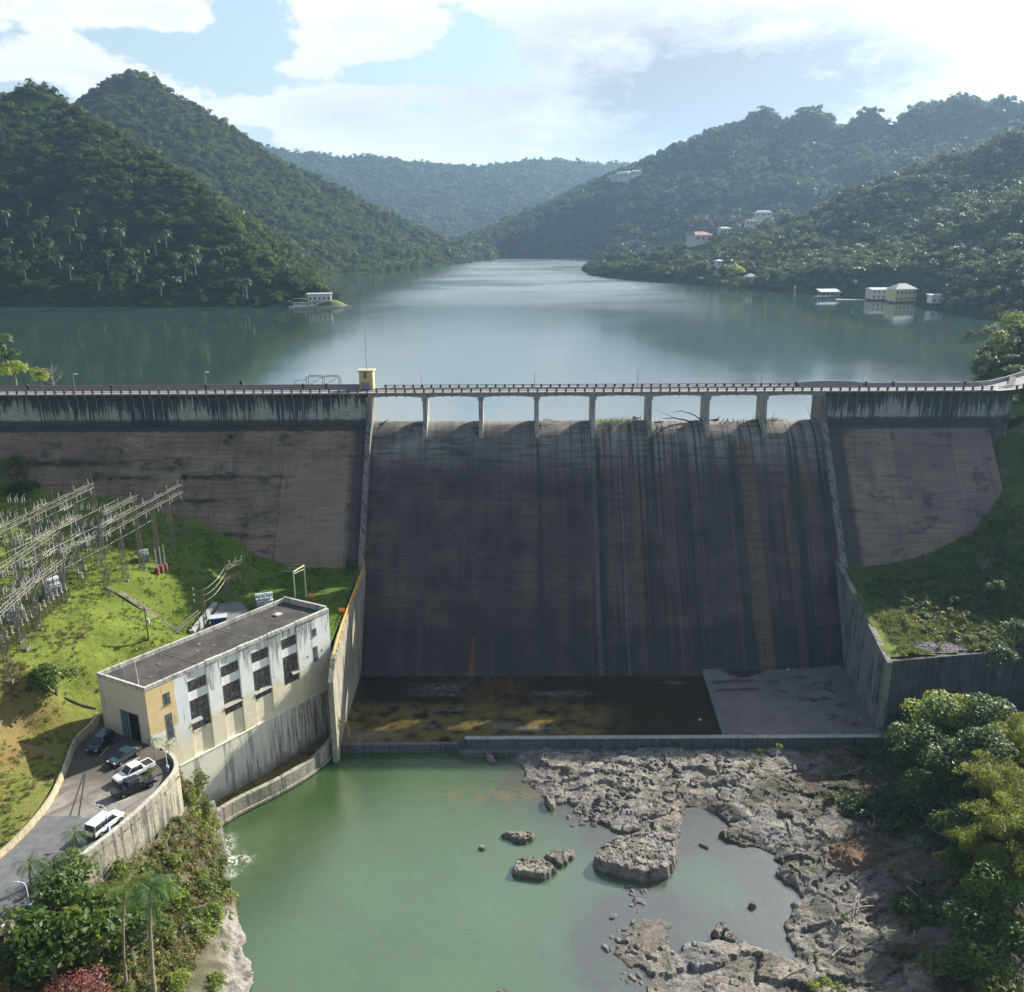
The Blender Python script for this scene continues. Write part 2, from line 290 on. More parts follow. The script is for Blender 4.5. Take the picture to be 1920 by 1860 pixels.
# ---------------------------------------------------------------- dam
PX = [-18.3, -6.5, 5.3, 17.2, 29.1, 41.3, 53.4]; XL, XR = -29.6, 65.3; TOE = -41.8; ROAD = 7.2
def spill_mat():
    def f(q, b):
        v = q.pos(); s = q.sep(v); x, y, z = s
        base = q.mix(q.mr(q.noise(v, .12, 4, .6), .35, .65), (.043, .036, .028), (.105, .083, .062))
        base = q.mix(q.mr(z, -11, -1.2, 0, .92), base, (.27, .25, .21))                                   # paler crest concrete, lightened further to look sunlit
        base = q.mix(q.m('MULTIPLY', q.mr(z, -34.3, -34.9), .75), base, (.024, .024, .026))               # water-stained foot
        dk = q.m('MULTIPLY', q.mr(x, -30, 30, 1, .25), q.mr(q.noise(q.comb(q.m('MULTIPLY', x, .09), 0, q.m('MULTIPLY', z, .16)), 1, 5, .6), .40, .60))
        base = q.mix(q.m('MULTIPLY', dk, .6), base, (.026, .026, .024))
        st = q.noise(q.comb(q.m('MULTIPLY', x, .9), 0, q.m('MULTIPLY', z, .018)), 1, 6, .72)
        wgt = q.mr(x, 5, 22, .35, 1)
        base = q.mix(q.m('MULTIPLY', q.mr(st, .48, .60), q.m('MULTIPLY', wgt, .9)), base, (.014, .014, .015))
        st2 = q.noise(q.comb(q.m('MULTIPLY', x, .42), 3, q.m('MULTIPLY', z, .012)), 1, 5, .7)
        base = q.mix(q.m('MULTIPLY', q.mr(st2, .53, .62), q.m('MULTIPLY', wgt, .65)), base, (.12, .080, .052))
        for cx, wd, c, a in [(5.6, .35, (.016, .018, .02), .85), (18, .55, (.015, .018, .02), .85), (17.0, .5, (.12, .11, .09), .5), (22.5, .22, (.15, .12, .10), .7), (-18.0, .5, (.07, .068, .064), .45), (46.3, 1.1, (.02, .022, .025), .8), (49.2, 1.6, (.15, .095, .065), .75), (33, .3, (.16, .10, .08), .5), (36, .9, (.02, .022, .025), .6), (41.5, 1.2, (.022, .025, .03), .6), (28.5, 1.0, (.022, .022, .024), .5)]:
            wob = q.m('ADD', x, q.m('MULTIPLY', q.m('SUBTRACT', q.noise(q.comb(cx, 0, q.m('MULTIPLY', z, .12)), 1, 4), .5), .8))
            d = q.m('ABSOLUTE', q.m('SUBTRACT', wob, cx))
            base = q.mix(q.m('MULTIPLY', q.mr(d, wd*.5, wd*1.4, a, 0), q.m('MULTIPLY', q.mr(z, -4, -1.2, 1, 0), q.mr(q.noise(q.comb(q.m('MULTIPLY', x, 3), cx, q.m('MULTIPLY', z, .2)), 1, 4), .3, .55, .4, 1))), base, c)
        zz = q.m('MULTIPLY', z, .8); fr = q.m('ABSOLUTE', q.m('SUBTRACT', q.m('FRACT', zz), .5))
        seg = q.noise(q.comb(q.m('MULTIPLY', x, .16), 0, q.m('MULTIPLY', q.m('FLOOR', zz), 1.7)), 1, 4)
        base = q.mix(q.m('MULTIPLY', q.m('MULTIPLY', q.mr(fr, .44, .5), q.mr(seg, .42, .6)), q.mr(z, -3, -8, 0, .55)), base, (.12, .105, .085))
        bandn = q.noise(q.comb(q.m('MULTIPLY', x, .12), 0, q.m('MULTIPLY', z, 1.3)), 1, 5, .65)
        base = q.mix(q.mr(bandn, .48, .62, 0, .62), base, (.030, .031, .030)); base = q.mix(q.mr(q.noise(q.comb(q.m('MULTIPLY', x, .3), 9, q.m('MULTIPLY', z, 2.2)), 1, 6, .7), .54, .68, 0, .3), base, (.075, .066, .056))
        pv = q.comb(q.m('MULTIPLY', q.m('FLOOR', q.m('DIVIDE', q.m('ADD', x, 30), 6)), 3.7), 0, q.m('MULTIPLY', q.m('FLOOR', q.m('DIVIDE', z, 3.75)), 5.1))
        base = q.mix(q.m('MULTIPLY', q.mr(q.noise(pv, 1, 0), .5, .7), .2), base, (.08, .07, .058))
        # vertical construction joints
        jx = q.m('ABSOLUTE', q.m('SUBTRACT', q.m('FRACT', q.m('DIVIDE', q.m('ADD', x, 18.3), 11.9)), .5))
        base = q.mix(q.m('MULTIPLY', q.mr(jx, .494, .4995), .5), base, (.065, .062, .06))
        # rust trail under the drain outlet
        rz_ = q.m('SUBTRACT', -36.0, z); rw = q.m('ADD', .16, q.m('MULTIPLY', rz_, .13))
        rr = q.m('MULTIPLY', q.mr(q.m('DIVIDE', q.m('ABSOLUTE', q.m('SUBTRACT', q.m('ADD', x, q.m('MULTIPLY', rz_, .04)), -7.7)), rw), .3, 1.1, 1, 0), q.mr(rz_, -.1, .3))
        base = q.mix(q.m('MULTIPLY', q.m('MULTIPLY', rr, .85), q.mr(q.noise(q.comb(q.m('MULTIPLY', x, 5), 0, q.m('MULTIPLY', z, .8)), 1, 5, .7), .3, .6, .35, 1)), base, (.17, .062, .034))
        dr = q.blob(x, z, -7.6, -35.7, .30, .5, 2); base = q.mix(q.m('MULTIPLY', dr, 1.6, clamp=True), base, (.004, .004, .004))
        q.put(b.inputs['Normal'], q.bump(q.noise(v, 2, 7, .7), .6, .2)); b.inputs['Roughness'].default_value = .7; return base
    return mat('spillway_concrete', f)
def wing_mat():
    def f(q, b):
        v = q.pos(); s = q.sep(v); x, y, z = s
        low = q.mix(q.mr(q.noise(v, .15, 5, .6), .3, .7), (.205, .142, .094), (.285, .205, .145))
        low = q.mix(q.mr(q.noise(q.comb(q.m('MULTIPLY', x, .12), 0, q.m('MULTIPLY', z, 2.0)), 1, 6, .7), .43, .66, 0, .75), low, (.085, .062, .045))
        low = q.mix(q.m('MULTIPLY', q.mr(q.noise(q.comb(q.m('MULTIPLY', x, .8), 0, q.m('MULTIPLY', z, .06)), 1, 5), .52, .66), .4), low, (.06, .056, .05))
        pv = q.comb(q.m('MULTIPLY', q.m('FLOOR', q.m('DIVIDE', q.m('ADD', x, 131), 12.4)), 2.7), 0, q.m('MULTIPLY', q.m('FLOOR', q.m('DIVIDE', z, 4.4)), 4.3))
        low = q.mix(q.mr(q.noise(pv, 1, 0), .35, .7, 0, .5), low, (.13, .095, .07))
        low = q.mix(q.mr(x, 66, 72, 0, .25), low, (.17, .165, .17))
        patch = q.mr(q.noise(q.comb(q.m('MULTIPLY', x, .16), 0, q.m('MULTIPLY', z, .35)), 1, 9, .76), .535, .61)
        low = q.mix(q.m('MULTIPLY', patch, .75), low, (.035, .042, .032))
        for za, xa, xb, wd in [(-6.3, -130, -67, .8), (-9.2, -88, -74, .7), (-9.0, -67, -45, .45), (-13.2, -70, -56, .3), (-19.0, -62, -48, .45), (-9.5, 73, 83, .2)]:
            wob = q.m('ADD', z, q.m('MULTIPLY', q.m('SUBTRACT', q.noise(q.comb(q.m('MULTIPLY', x, .25), za, q.m('MULTIPLY', z, .8)), 1, 8, .75), .5), 2.6))
            brk = q.mr(q.noise(q.comb(q.m('MULTIPLY', x, .22), za, q.m('MULTIPLY', z, .5)), 1, 6, .7), .42, .56, .15, 1); low = q.mix(q.m('MULTIPLY', q.m('MULTIPLY', q.m('MULTIPLY', brk, q.mr(q.m('ABSOLUTE', q.m('SUBTRACT', wob, za)), wd*.1, wd*1.4, .95, 0)), q.mr(x, xa-1, xa+1)), q.mr(x, xb-1, xb+1, 1, 0)), low, (.022, .030, .018))
        # broad smooth panel beside the left divider and the dark damp strips next to both dividers
        wx = q.m('ADD', x, q.m('MULTIPLY', q.m('SUBTRACT', q.noise(q.comb(0, 0, z), .5, 4), .5), 2))
        low = q.mix(q.m('MULTIPLY', q.rect(x, z, -47.5, -34, -40, -6, .1), .45), low, (.25, .18, .125))
        low = q.mix(q.m('MULTIPLY', q.m('MAXIMUM', q.m('MULTIPLY', q.mr(wx, -34.2, -32.6), q.mr(wx, -29, -28.5, 1, 0)), q.m('MULTIPLY', q.mr(wx, 66, 66.5), q.mr(wx, 69.2, 70.6, 1, 0))), .8), low, (.03, .032, .03))
        jx = q.m('ABSOLUTE', q.m('SUBTRACT', q.m('FRACT', q.m('DIVIDE', q.m('ADD', x, 33.8), 14.0)), .5))
        low = q.mix(q.m('MULTIPLY', q.mr(jx, .494, .499), .7), low, (.04, .036, .033))
        # pale upper wall with black run-off under every rail post
        upc = q.mix(q.noise(v, .5, 6, .65), (.24, .235, .215), (.50, .48, .43))
        h = q.noise(q.comb(q.m('MULTIPLY', x, 2.2), 0, q.m('MULTIPLY', z, .10)), 1, 6, .72)
        cover = q.noise(q.comb(q.m('MULTIPLY', x, .07), 0, 0), 1, 3)
        h2 = q.m('ADD', h, q.m('ADD', q.m('MULTIPLY', q.m('SUBTRACT', cover, .5), -.95), q.mr(z, 2, 6.5, -.03, .16)))
        upc = q.mix(q.mr(h2, .46, .56, 0, .93), upc, (.022, .026, .028))
        upc = q.mix(q.m('MULTIPLY', q.mr(q.noise(q.comb(q.m('MULTIPLY', x, .5), 0, q.m('MULTIPLY', z, 3)), 1, 5, .7), .5, .6), .45), upc, (.04, .05, .045))
        ps = q.m('ABSOLUTE', q.m('SUBTRACT', q.m('FRACT', q.m('DIVIDE', q.m('ADD', x, .4), 1.98)), .5))
        upc = q.mix(q.m('MULTIPLY', q.m('MULTIPLY', q.mr(ps, .455, .48), .7), q.mr(z, 6.2, 5.4)), upc, (.40, .40, .385))
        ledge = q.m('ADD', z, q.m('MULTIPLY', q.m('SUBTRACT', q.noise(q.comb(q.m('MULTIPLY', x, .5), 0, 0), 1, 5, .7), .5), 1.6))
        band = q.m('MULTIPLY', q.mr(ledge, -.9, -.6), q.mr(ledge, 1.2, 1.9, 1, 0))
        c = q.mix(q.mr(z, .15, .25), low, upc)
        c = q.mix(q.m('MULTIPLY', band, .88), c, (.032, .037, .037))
        q.put(b.inputs['Normal'], q.bump(q.noise(v, 1.6, 8, .7), .7, .25)); return c
    return mat('wing_concrete', f)
M = {}
M['spill'] = spill_mat(); M['wing'] = wing_mat()
M['conc'] = concrete('weathered_concrete', (.20, .195, .18), (.30, .29, .26), streak=.75, lines=.3)
M['light'] = concrete('bridge_concrete', (.36, .36, .34), (.48, .47, .44), streak=.35, lines=0)
M['pierm'] = concrete('pier_concrete', (.30, .30, .29), (.42, .41, .38), streak=.55, lines=.2, brown=.35)
M['divider'] = concrete('divider_concrete', (.14, .13, .115), (.30, .27, .23), streak=.8, lines=.6, brown=.3)
M['train'] = concrete('training_wall_concrete', (.30, .27, .21), (.42, .385, .30), dark=(.045, .05, .045), streak=.85, lines=.2, moss=.15)
M['trainR'] = concrete('damp_wall_concrete', (.20, .195, .17), (.34, .32, .26), dark=(.03, .036, .042), streak=1.0, lines=.15)
M['black'] = concrete('black_stained_concrete', (.06, .063, .066), (.14, .14, .14), dark=(.015, .017, .02), streak=.8, lines=.4)
M['rail'] = mat('dark_rail', c=(.055, .05, .052), rough=.7); M['redrail'] = mat('dull_red_paint', c=(.10, .05, .045), rough=.7)
M['asph'] = mat('asphalt', lambda q, b: q.mix(q.mr(q.noise(q.pos(), .8, 6, .7), .35, .7), (.105, .107, .11), (.155, .155, .155)))
M['deck'] = mat('deck_paving', lambda q, b: q.mix(q.mr(q.noise(q.pos(), .5, 6, .7), .35, .7), (.15, .147, .15), (.21, .205, .20)))
dam = thing('dam', (18, 186, TOE), 'concrete gravity dam with a wide dark spillway between brown wing walls', 'dam')
# spillway: ogee crest, straight chute, bucket at the foot
prof = [(195, -12), (193.2, -2.5), (192, -.9), (191, .05), (190.3, .28), (190, .3), (189.5, .28), (189, .21), (188.5, .10), (188, -.05), (187.5, -.24), (187, -.48), (186.5, -.77), (186, -1.09), (185.5, -1.46), (185, -1.88), (184.4, -2.45), (183.8, -3.1), (183.2, -3.8), (182.4, -4.8), (181.2, -6.45)]
prof += [(181.2-.733*t, -6.45-t) for t in np.linspace(2, 31.5, 16)] + [(156.9, -39.6), (155.9, -40.9), (154.6, -41.9), (153, -43)]
xs = np.linspace(XL, XR, 150); Xg, K = np.meshgrid(xs, np.arange(len(prof))); Yg = np.array(prof)[K, 0]; Zg = np.array(prof)[K, 1]
Yg = Yg - .05*fbm(Xg*.3, Zg*.3, 3, 5) 
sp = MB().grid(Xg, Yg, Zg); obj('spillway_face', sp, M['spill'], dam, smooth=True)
def slopeY(z): return 186.5 - .78*max(0, -z)
def wing(x0, x1, name):
    m = MB()
    zs = [7.0, 6.8, 5.0, 3.0, 1.0, .25, .2, 0.0] + [-t for t in np.linspace(.8, 45, 40)]
    ys = [186.5]*5 + [186.5, 186.0, 186.0] + [186.0-.78*t for t in np.linspace(.8, 45, 40)]
    xs = np.linspace(x0, x1, max(2, int((x1-x0)/1.0))); Xg, K = np.meshgrid(xs, np.arange(len(zs)))
    Y = np.array(ys)[K]; Z = np.array(zs)[K]; low = Z < -.5
    Y = Y - np.where(low, (fbm(Xg*.2, Z*.5, 4, 9)-.5)*.25 + np.where(fbm(Xg*.06+3, Z*.22, 3, 11) > .55, .12, 0), 0)
    m.grid(Xg, Y, Z); m.box(x0, x1, 188, 192, -20, 6.9); return obj(name, m, M['wing'], dam)
wing(-150, XL-.2, 'wing_wall'); wing(XR+1.0, 101, 'wing_wall')
# turned end of the right wing, running back into the hill
m = MB(); m.wall([(101, 186.4), (104.5, 187.5), (108, 191), (111, 196)], [7.0, 7.1, 7.6, 8.4], [-14, -12, -8, -4], 1.2); m.wall([(101.2, 185.8), (103.2, 184.6), (104, 183)], [2.5, 0, -4], [-14]*3, .8, 1)
obj('return_wall', m, M['wing'], dam)
# dividers beside the spillway and the big end piers carrying the bridge
for x0, x1, xe in ((XL-1.1, XL, 1), (XR, XR+1.3, 1)):
    m = MB(); m.extr([(192.5, 6.4), (186.0, 6.4), (185.4, .5), (183.6, -1.2), (181.4, -4.0), (179.4, -6.8), (162.4, -29.5), (159.8, -33), (192, -33)], 'x', x0, x1)
    obj('divider_wall', m, M['divider'], dam, bevel=.08)
for i, x in enumerate(PX):
    m = MB(); m.extr([(191.4, 6.2), (186.1, 6.2), (185.7, 2.0), (184.8, -.5), (184.6, -2.3), (188, -1.5), (191.4, -.8)], 'x', x-.42, x+.42)
    m.box(x-.62, x+.62, 185.7, 191.7, 5.5, 6.15); obj('pier', m, M['pierm'], dam, bevel=.06)
# bridge girders with a shallow arch per bay, deck slab and kerb lip
m = MB(); edges = [XL-.5]+PX+[XR+.5]
for a, b_ in zip(edges[:-1], edges[1:]):
    for y0 in (186.05, 190.9):
        n = 9; t = np.linspace(0, 1, n); lowz = 6.05 + .42*np.sin(np.pi*t)**.6
        P_ = [(a+(b_-a)*u, z) for u, z in zip(t, lowz)] + [(b_, 6.98), (a, 6.98)]
        m.extr(P_, 'y', y0, y0+.55)
    for k in range(1, 6): xx = a+(b_-a)*k/6; m.box(xx-.12, xx+.12, 185.75, 186.05, 6.3, 6.98)
obj('bridge_girder', m, M['light'], dam)
m = MB(); m.box(-150, 101, 185.55, 192.4, 6.98, 7.12); obj('road_deck', m, M['deck'], dam)
m = MB(); m.box(-150, 101, 185.5, 185.95, 7.124, 7.36); m.box(-150, 101, 192.0, 192.35, 7.124, 7.3); obj('kerb', m, M['light'], dam)
# curved road end beyond the right wing
cv = [(101, 189), (105, 190), (111, 193.5), (118, 198.5), (127, 204), (138, 210), (155, 216)]
def offs(pts, d, rz):
    out = []
    for i, p in enumerate(pts):
        t = np.array(pts[min(i+1, len(pts)-1)])-np.array(pts[max(i-1, 0)]); t = t/np.linalg.norm(t); out.append((p[0]-t[1]*d, p[1]+t[0]*d, rz[i]))
    return out
rzv = [7.12, 7.2, 7.6, 8.1, 8.8, 9.6, 10.5]
lo, ro = offs(cv, 3.2, rzv), offs(cv, -3.4, rzv)
m = MB(); n = len(cv); m.add(lo+ro, [(i, i+1, n+i+1, n+i) for i in range(n-1)]); tag(obj('hill_road', m, M['deck']), kind='structure')
m = MB(); m.wall(lo, [z+.9 for z in rzv], [z-1.5 for z in rzv], .25); obj('parapet', m, M['light'], dam)
# downstream rail: dark posts and two rails
rail = MB(); rail.box(-150, 101, 185.66, 185.76, 7.95, 8.05); rail.box(-150, 101, 185.67, 185.75, 7.62, 7.70)
for i in range(n-1): 
    for dz in (.55, .9): rail.bar(np.array(ro[i])+(0, 0, dz), np.array(ro[i+1])+(0, 0, dz), .1)
rl = obj('railing', rail, M['rail'], dam)
rl['label'] = 'dark two-bar railing along the downstream edge of the road'
pm = MB().box(-.16, .16, -.16, .16, 0, .78).box(-.2, .2, -.2, .2, .78, .86)
pw = obj('rail_post', pm, M['redrail'], rl, local=True); first = True
posts = [(XL-.6+1.98*k, 185.71, 7.36) for k in range(-38, 67)]
for i in range(1, n-1):
    for t in (0, .33, .66): p = np.array(ro[i])*(1-t)+np.array(ro[i+1])*t; posts.append(tuple(p))
posts = [p for p in posts if p[0] < 130]
for k, p in enumerate(posts[:115]):
    c = pw if k == 0 else dup(pw, parent=rl, ch=[])
    c.location = tuple(np.array(p)-np.array(dam.location)-np.array(rl.location) if False else np.array(p)-np.array(dam.location))
# upstream: posts and rails over the bridge, solid parapet on both wings
m = MB(); m.box(XL+2, 62, 192.15, 192.25, 7.78, 7.88); m.box(XL+2, 62, 192.16, 192.24, 7.5, 7.57); rl2 = obj('railing', m, M['rail'], dam); rl2['label'] = 'dark two-bar railing along the lake side of the bridge'
pm2 = MB().box(-.2, .2, -.16, .16, 0, .8)
p2 = obj('rail_post', pm2, M['redrail'], rl2, local=True)
for k in range(46):
    c = p2 if k == 0 else dup(p2, parent=rl2, ch=[]); c.location = tuple(np.array((XL+2.4+1.98*k, 192.2, 7.12))-np.array(dam.location))
m = MB(); m.box(-150, XL-2.6, 192.05, 192.35, 7.3, 7.95); m.box(62, 101, 192.05, 192.35, 7.3, 7.95)
t = np.linspace(0, 1, 12); m.extr([(61.5+15*u, 7.9+.45*math.sin(math.pi*u)**.5) for u in t]+[(76.5, 7.3), (61.5, 7.3)], 'y', 192.36, 192.7)
obj('parapet', m, mat('grey_parapet', c=(.27, .265, .28)), dam)
m = MB(); m.box(-150, XL-2.6, 192.0, 192.4, 7.95, 8.05); obj('parapet_rail', m, M['redrail'], dam)
m = MB()
for x in (-104.5, -86.5, -66, -45, -40, 61.5, 76.6, 82.5, 98): m.box(x-.22, x+.22, 191.95, 192.45, 7.13, 8.25)
obj('parapet_pier', m, mat('red_block', c=(.13, .055, .05)), dam)
# brackets under the downstream edge of the wings
m = MB(); m.extr([(.9, 0), (0, 0), (.9, -1.07)], 'x', -.12, .12); br = None
for k in list(range(-38, 0))+list(range(49, 66)):
    c = obj('bracket', m, M['conc'], dam, local=True) if br is None else dup(br, parent=dam, ch=[]); br = br or c
    c.location = (XL-.6+1.98*k-dam.location.x, 185.6-dam.location.y, 6.97-dam.location.z)
# gatehouse kiosk
kh = thing('gatehouse', (-31.0, 191, 7.12), 'small cream gatehouse kiosk with grey door on the dam road', 'gatehouse')
m = MB(); m.box(-32.5, -29.6, 190.2, 192.9, 7.12, 11.1); obj('wall', m, mat('cream_yellow', c=(.60, .43, .20)), kh)
m = MB(); m.box(-32.8, -29.3, 189.9, 193.2, 11.1, 11.35); obj('roof', m, mat('roof_slab', c=(.40, .40, .30)), kh)
m = MB(); m.box(-32.55, -29.55, 190.12, 190.2, 9.0, 9.25); obj('ledge', m, mat('cream_pale', c=(.55, .45, .25)), kh)
m = MB(); m.box(-32.1, -30.3, 190.12, 190.19, 7.14, 8.75); obj('door', m, mat('blue_grey_door', c=(.20, .22, .27), rough=.5), kh)
m = MB(); m.box(-31.5, -30.9, 190.13, 190.19, 9.6, 10.9); obj('window', m, mat('dark_glass', c=(.12, .12, .13), rough=.2), kh)
m = MB(); m.tube([(-31, 191.5, 11.35), (-31, 191.5, 19.5)], [.09, .05]); obj('mast', m, mat('grey_pole', c=(.38, .39, .40)), kh)
# lamp posts on the dam
def lampposts():
    first = None; data = [(-91.5, 186.3, 1, 4.2), (-66, 192.1, 1, 3.6), (-19.5, 192.4, 0, 3.4), (5.0, 192.4, 0, 3.4), (27.2, 192.4, 0, 3.9), (54.0, 192.4, 0, 3.2), (76.0, 192.4, 0, 3.9)]
    names = ['lamp post with a white head left of the red block on the left wing', 'lamp post with a small white head on the lake parapet left of the cage frame', 'thin bare mast over the second bridge pier from the gatehouse side', 'thin bare mast over the middle of the bridge near the third pier', 'thin bare mast between the fifth and sixth bridge piers', 'thin bare mast by the last bridge pier on the right', 'thin bare mast on the red block of the right wing parapet']
    gm = mat('galvanised', c=(.30, .31, .32), rough=.5, metal=.4); wm = mat('lamp_white', c=(.75, .76, .74), rough=.4)
    for (x, y, head, h), lb in zip(data, names):
        t = thing('lamp_post' if head else 'mast', (x, y, 7.12), lb, 'lamp post' if head else 'mast')
        m = MB().tube([(0, 0, 0), (0, 0, h)], [.07, .045]).box(-.12, .12, -.12, .12, 0, .3); obj('pole', m, gm, t, local=True)
        if head: m = MB().tube([(0, 0, h), (.25, 0, h+.18), (.6, 0, h+.15)], .04).tube([(.3, 0, h+.12), (.95, 0, h+.12)], [.14, .09]); obj('lamp_head', m, wm, t, local=True)
lampposts()
# scaffold cage behind the parapet
t = thing('cage_frame', (-42, 194, 7.1), 'open grey steel cage frame behind the lake parapet', 'steel frame'); m = MB()
for x in (-44.5, -41.0, -37.4):
    for y in (193.2, 195.2): m.bar((x, y, 5), (x, y, 9.6), .13)
for y in (193.2, 195.2):
    m.bar((-44.5, y, 9.55), (-37.4, y, 9.55), .12); m.bar((-44.5, y, 9.5), (-41, y, 7.4), .05); m.bar((-41, y, 7.4), (-37.4, y, 9.5), .05); m.bar((-44.5, y, 7.4), (-41, y, 9.5), .05); m.bar((-41, y, 9.5), (-37.4, y, 7.4), .05)
for x in (-44.5, -41.0, -37.4): m.bar((x, 193.2, 9.55), (x, 195.2, 9.55), .1)
m.bar((-47, 193.2, 8.7), (-44.5, 193.2, 8.9), .12); m.bar((-47, 193.2, 5), (-47, 193.2, 8.7), .1); obj('frame', m, mat('frame_grey', c=(.30, .31, .33)), t)
t = thing('pump_box', (-58.6, 193.5, 7), 'small dark pump box with green cap on the lake side', 'box'); m = MB().box(-59.3, -57.9, 192.7, 194, 6, 7.9); obj('body', m, mat('olive', c=(.10, .11, .05)), t); m = MB().box(-59.0, -58.3, 193, 193.7, 7.9, 8.8); obj('cap', m, mat('dark_green', c=(.02, .05, .02)), t)
# ---------------------------------------------------------------- stilling basin, sill, training walls
def apron_mat():
    def f(q, b):
        v = q.pos(); s = q.sep(v); x, y, z = s
        c = q.mix(q.mr(q.noise(v, .25, 6, .6), .3, .7), (.115, .102, .088), (.175, .150, .130))
        c = q.mix(q.m('MULTIPLY', q.mr(q.noise(v, .18, 5, .6), .48, .62), .5), c, (.15, .11, .105))
        c = q.mix(q.m('MULTIPLY', q.mr(q.noise(q.comb(q.m('MULTIPLY', x, .3), q.m('MULTIPLY', y, 1.4), 0), 1, 5), .55, .65), .35), c, (.055, .05, .055))
        c = q.mix(q.m('MULTIPLY', q.mr(q.noise(q.vm('ADD', v, (40, 0, 0)), .16, 6, .7), .50, .57), q.m('MULTIPLY', q.mr(y, 146, 151), q.mr(x, 38, 42))), c, (.022, .018, .016))
        for yy, w_ in ((150.5, .6), (147.5, .55)):
            c = q.mix(q.m('MULTIPLY', q.m('MULTIPLY', q.mr(q.m('ABSOLUTE', q.m('SUBTRACT', q.m('SUBTRACT', y, q.m('MULTIPLY', x, .06)), yy-2)), w_*.6, w_*1.2, .75, 0), q.mr(x, 44, 47, 1, 0)), 1), c, (.028, .03, .03))
        q.put(b.inputs['Normal'], q.bump(q.noise(v, 3, 6), .3, .05)); b.inputs['Roughness'].default_value = .55; return c
    return mat('apron_concrete', f)
e0, e1 = g(1318, 1262, -41.7), g(1353, 1377, -41.7)
ap = [(e0[0], e0[1]), (XR, e0[1]+2), (XR, 131.5), (e1[0], 131.5)]
xs = np.linspace(0, 1, 60); U, V_ = np.meshgrid(xs, xs)
ap_b = np.array([e1[0], 131.0]); ap_t = np.array([e0[0], 156.5])
Xg = (ap_b[0]*(1-V_)+ap_t[0]*V_)*(1-U)+XR*U; Yg = 131+25.5*V_
Zg = -41.62 + .9*sstep(.1, 1, V_)*U**2 + (fbm(Xg*.3, Yg*.3, 3)-.5)*.06 + .45*np.exp(-((U-.12)/.2)**2)*sstep(.7, 1, V_)
m = MB().grid(Xg, Yg, Zg); M['apron'] = apron_mat(); obj('apron', m, M['apron'], dam)
m = MB().wall([(ap_b[0], 131.2), (ap_t[0], 156)], -41.50, -43, 1.1, -1); obj('apron_joint', m, concrete('joint_concrete', (.13, .13, .135), (.17, .17, .17), streak=.2, lines=0), dam)
def basin_mat():
    def f(q, b):
        v = q.pos(); s = q.sep(v); x, y, z = s
        c = q.mix(q.mr(q.noise(v, .2, 5, .6), .35, .7), (.012, .011, .006), (.036, .027, .010))
        c = q.mix(q.m('MULTIPLY', q.mr(x, 12, 24), .8), c, (.028, .022, .008))
        cut = q.mr(q.noise(v, .55, 5, .65), .34, .62)
        rust = q.m('ADD', q.blob(x, y, -5, 153.4, 8, 1.3), q.m('ADD', q.blob(x, y, 0.5, 150.5, 2.6, 3), q.blob(x, y, -4.5, 146, 4.5, 4.5)))
        c = q.mix(q.m('MULTIPLY', q.m('MULTIPLY', rust, cut), .95, clamp=True), c, (.10, .048, .018))
        c = q.mix(q.m('MULTIPLY', q.m('MULTIPLY', q.mr(y, 147, 141), q.mr(q.noise(v, .4, 5), .3, .6)), q.mr(x, 22, 12)), c, (.13, .095, .03))  # yellow-brown band, its colour brightened where sun patches reach the basin
        for cx, cy, a, bb in ((9, 147.5, 5.5, 1.1), (-13, 150, 5.5, 2.0), (-13, 147.3, 4.5, .7), (-1.5, 136.6, 3.5, 1.3), (30.5, 151.5, 2.4, .6), (-10, 142, 3, .6), (-14, 136.5, 3, .7), (-25, 134, 7, 1.2), (6, 135.5, 6, .7)):
            c = q.mix(q.m('MULTIPLY', q.m('MULTIPLY', q.blob(x, y, cx, cy, a, bb, 1.2), q.mr(q.noise(q.vm('MULTIPLY', v, (.6, 2.2, 1)), 1, 5, .6), .42, .56)), .85), c, (.14, .15, .155))
        b.inputs['Roughness'].default_value = .12; b.inputs['Specular IOR Level'].default_value = .35
        q.put(b.inputs['Normal'], q.bump(q.noise(v, 1.5, 4), .06, .1)); return c
    return mat('basin_water', f)
xs = np.linspace(0, 1, 2)
bw = MB().add([(-29.2, 131.3, -42.02), (ap_b[0]+.5, 131.3, -42.02), (ap_t[0]+.5, 156.2, -42.02), (-29.6, 156.2, -42.02)], [(0, 1, 2, 3)])
tag(obj('basin_water', bw, basin_mat()), kind='structure')
m = MB(); yS = 131.6
m.box(-8.0, 62.6, yS-.9, yS, -46, -41.05); m.add([(-9.2, yS-.9, -46), (-8, yS-.9, -46), (-8, yS, -46), (-9.2, yS, -46), (-9.2, yS-.9, -42.1), (-8, yS-.9, -41.05), (-8, yS, -41.05), (-9.2, yS, -42.1)], [(0, 3, 2, 1), (4, 5, 6, 7), (0, 1, 5, 4), (1, 2, 6, 5), (2, 3, 7, 6), (3, 0, 4, 7)])
m.box(-29.6, -9.2, yS-.9, yS, -46, -42.0); m.box(-9, 11, yS-2.4, yS-.9, -46, -42.6)
sill = obj('end_sill', m, concrete('sill_concrete', (.10, .105, .11), (.16, .16, .16), streak=.6, lines=.2), dam)
m = MB().box(-8.05, 62.6, yS-.95, yS+.05, -41.05, -40.98); obj('sill_cap', m, concrete('sill_cap_concrete', (.30, .30, .29), (.42, .41, .38), streak=.2, lines=0), dam)
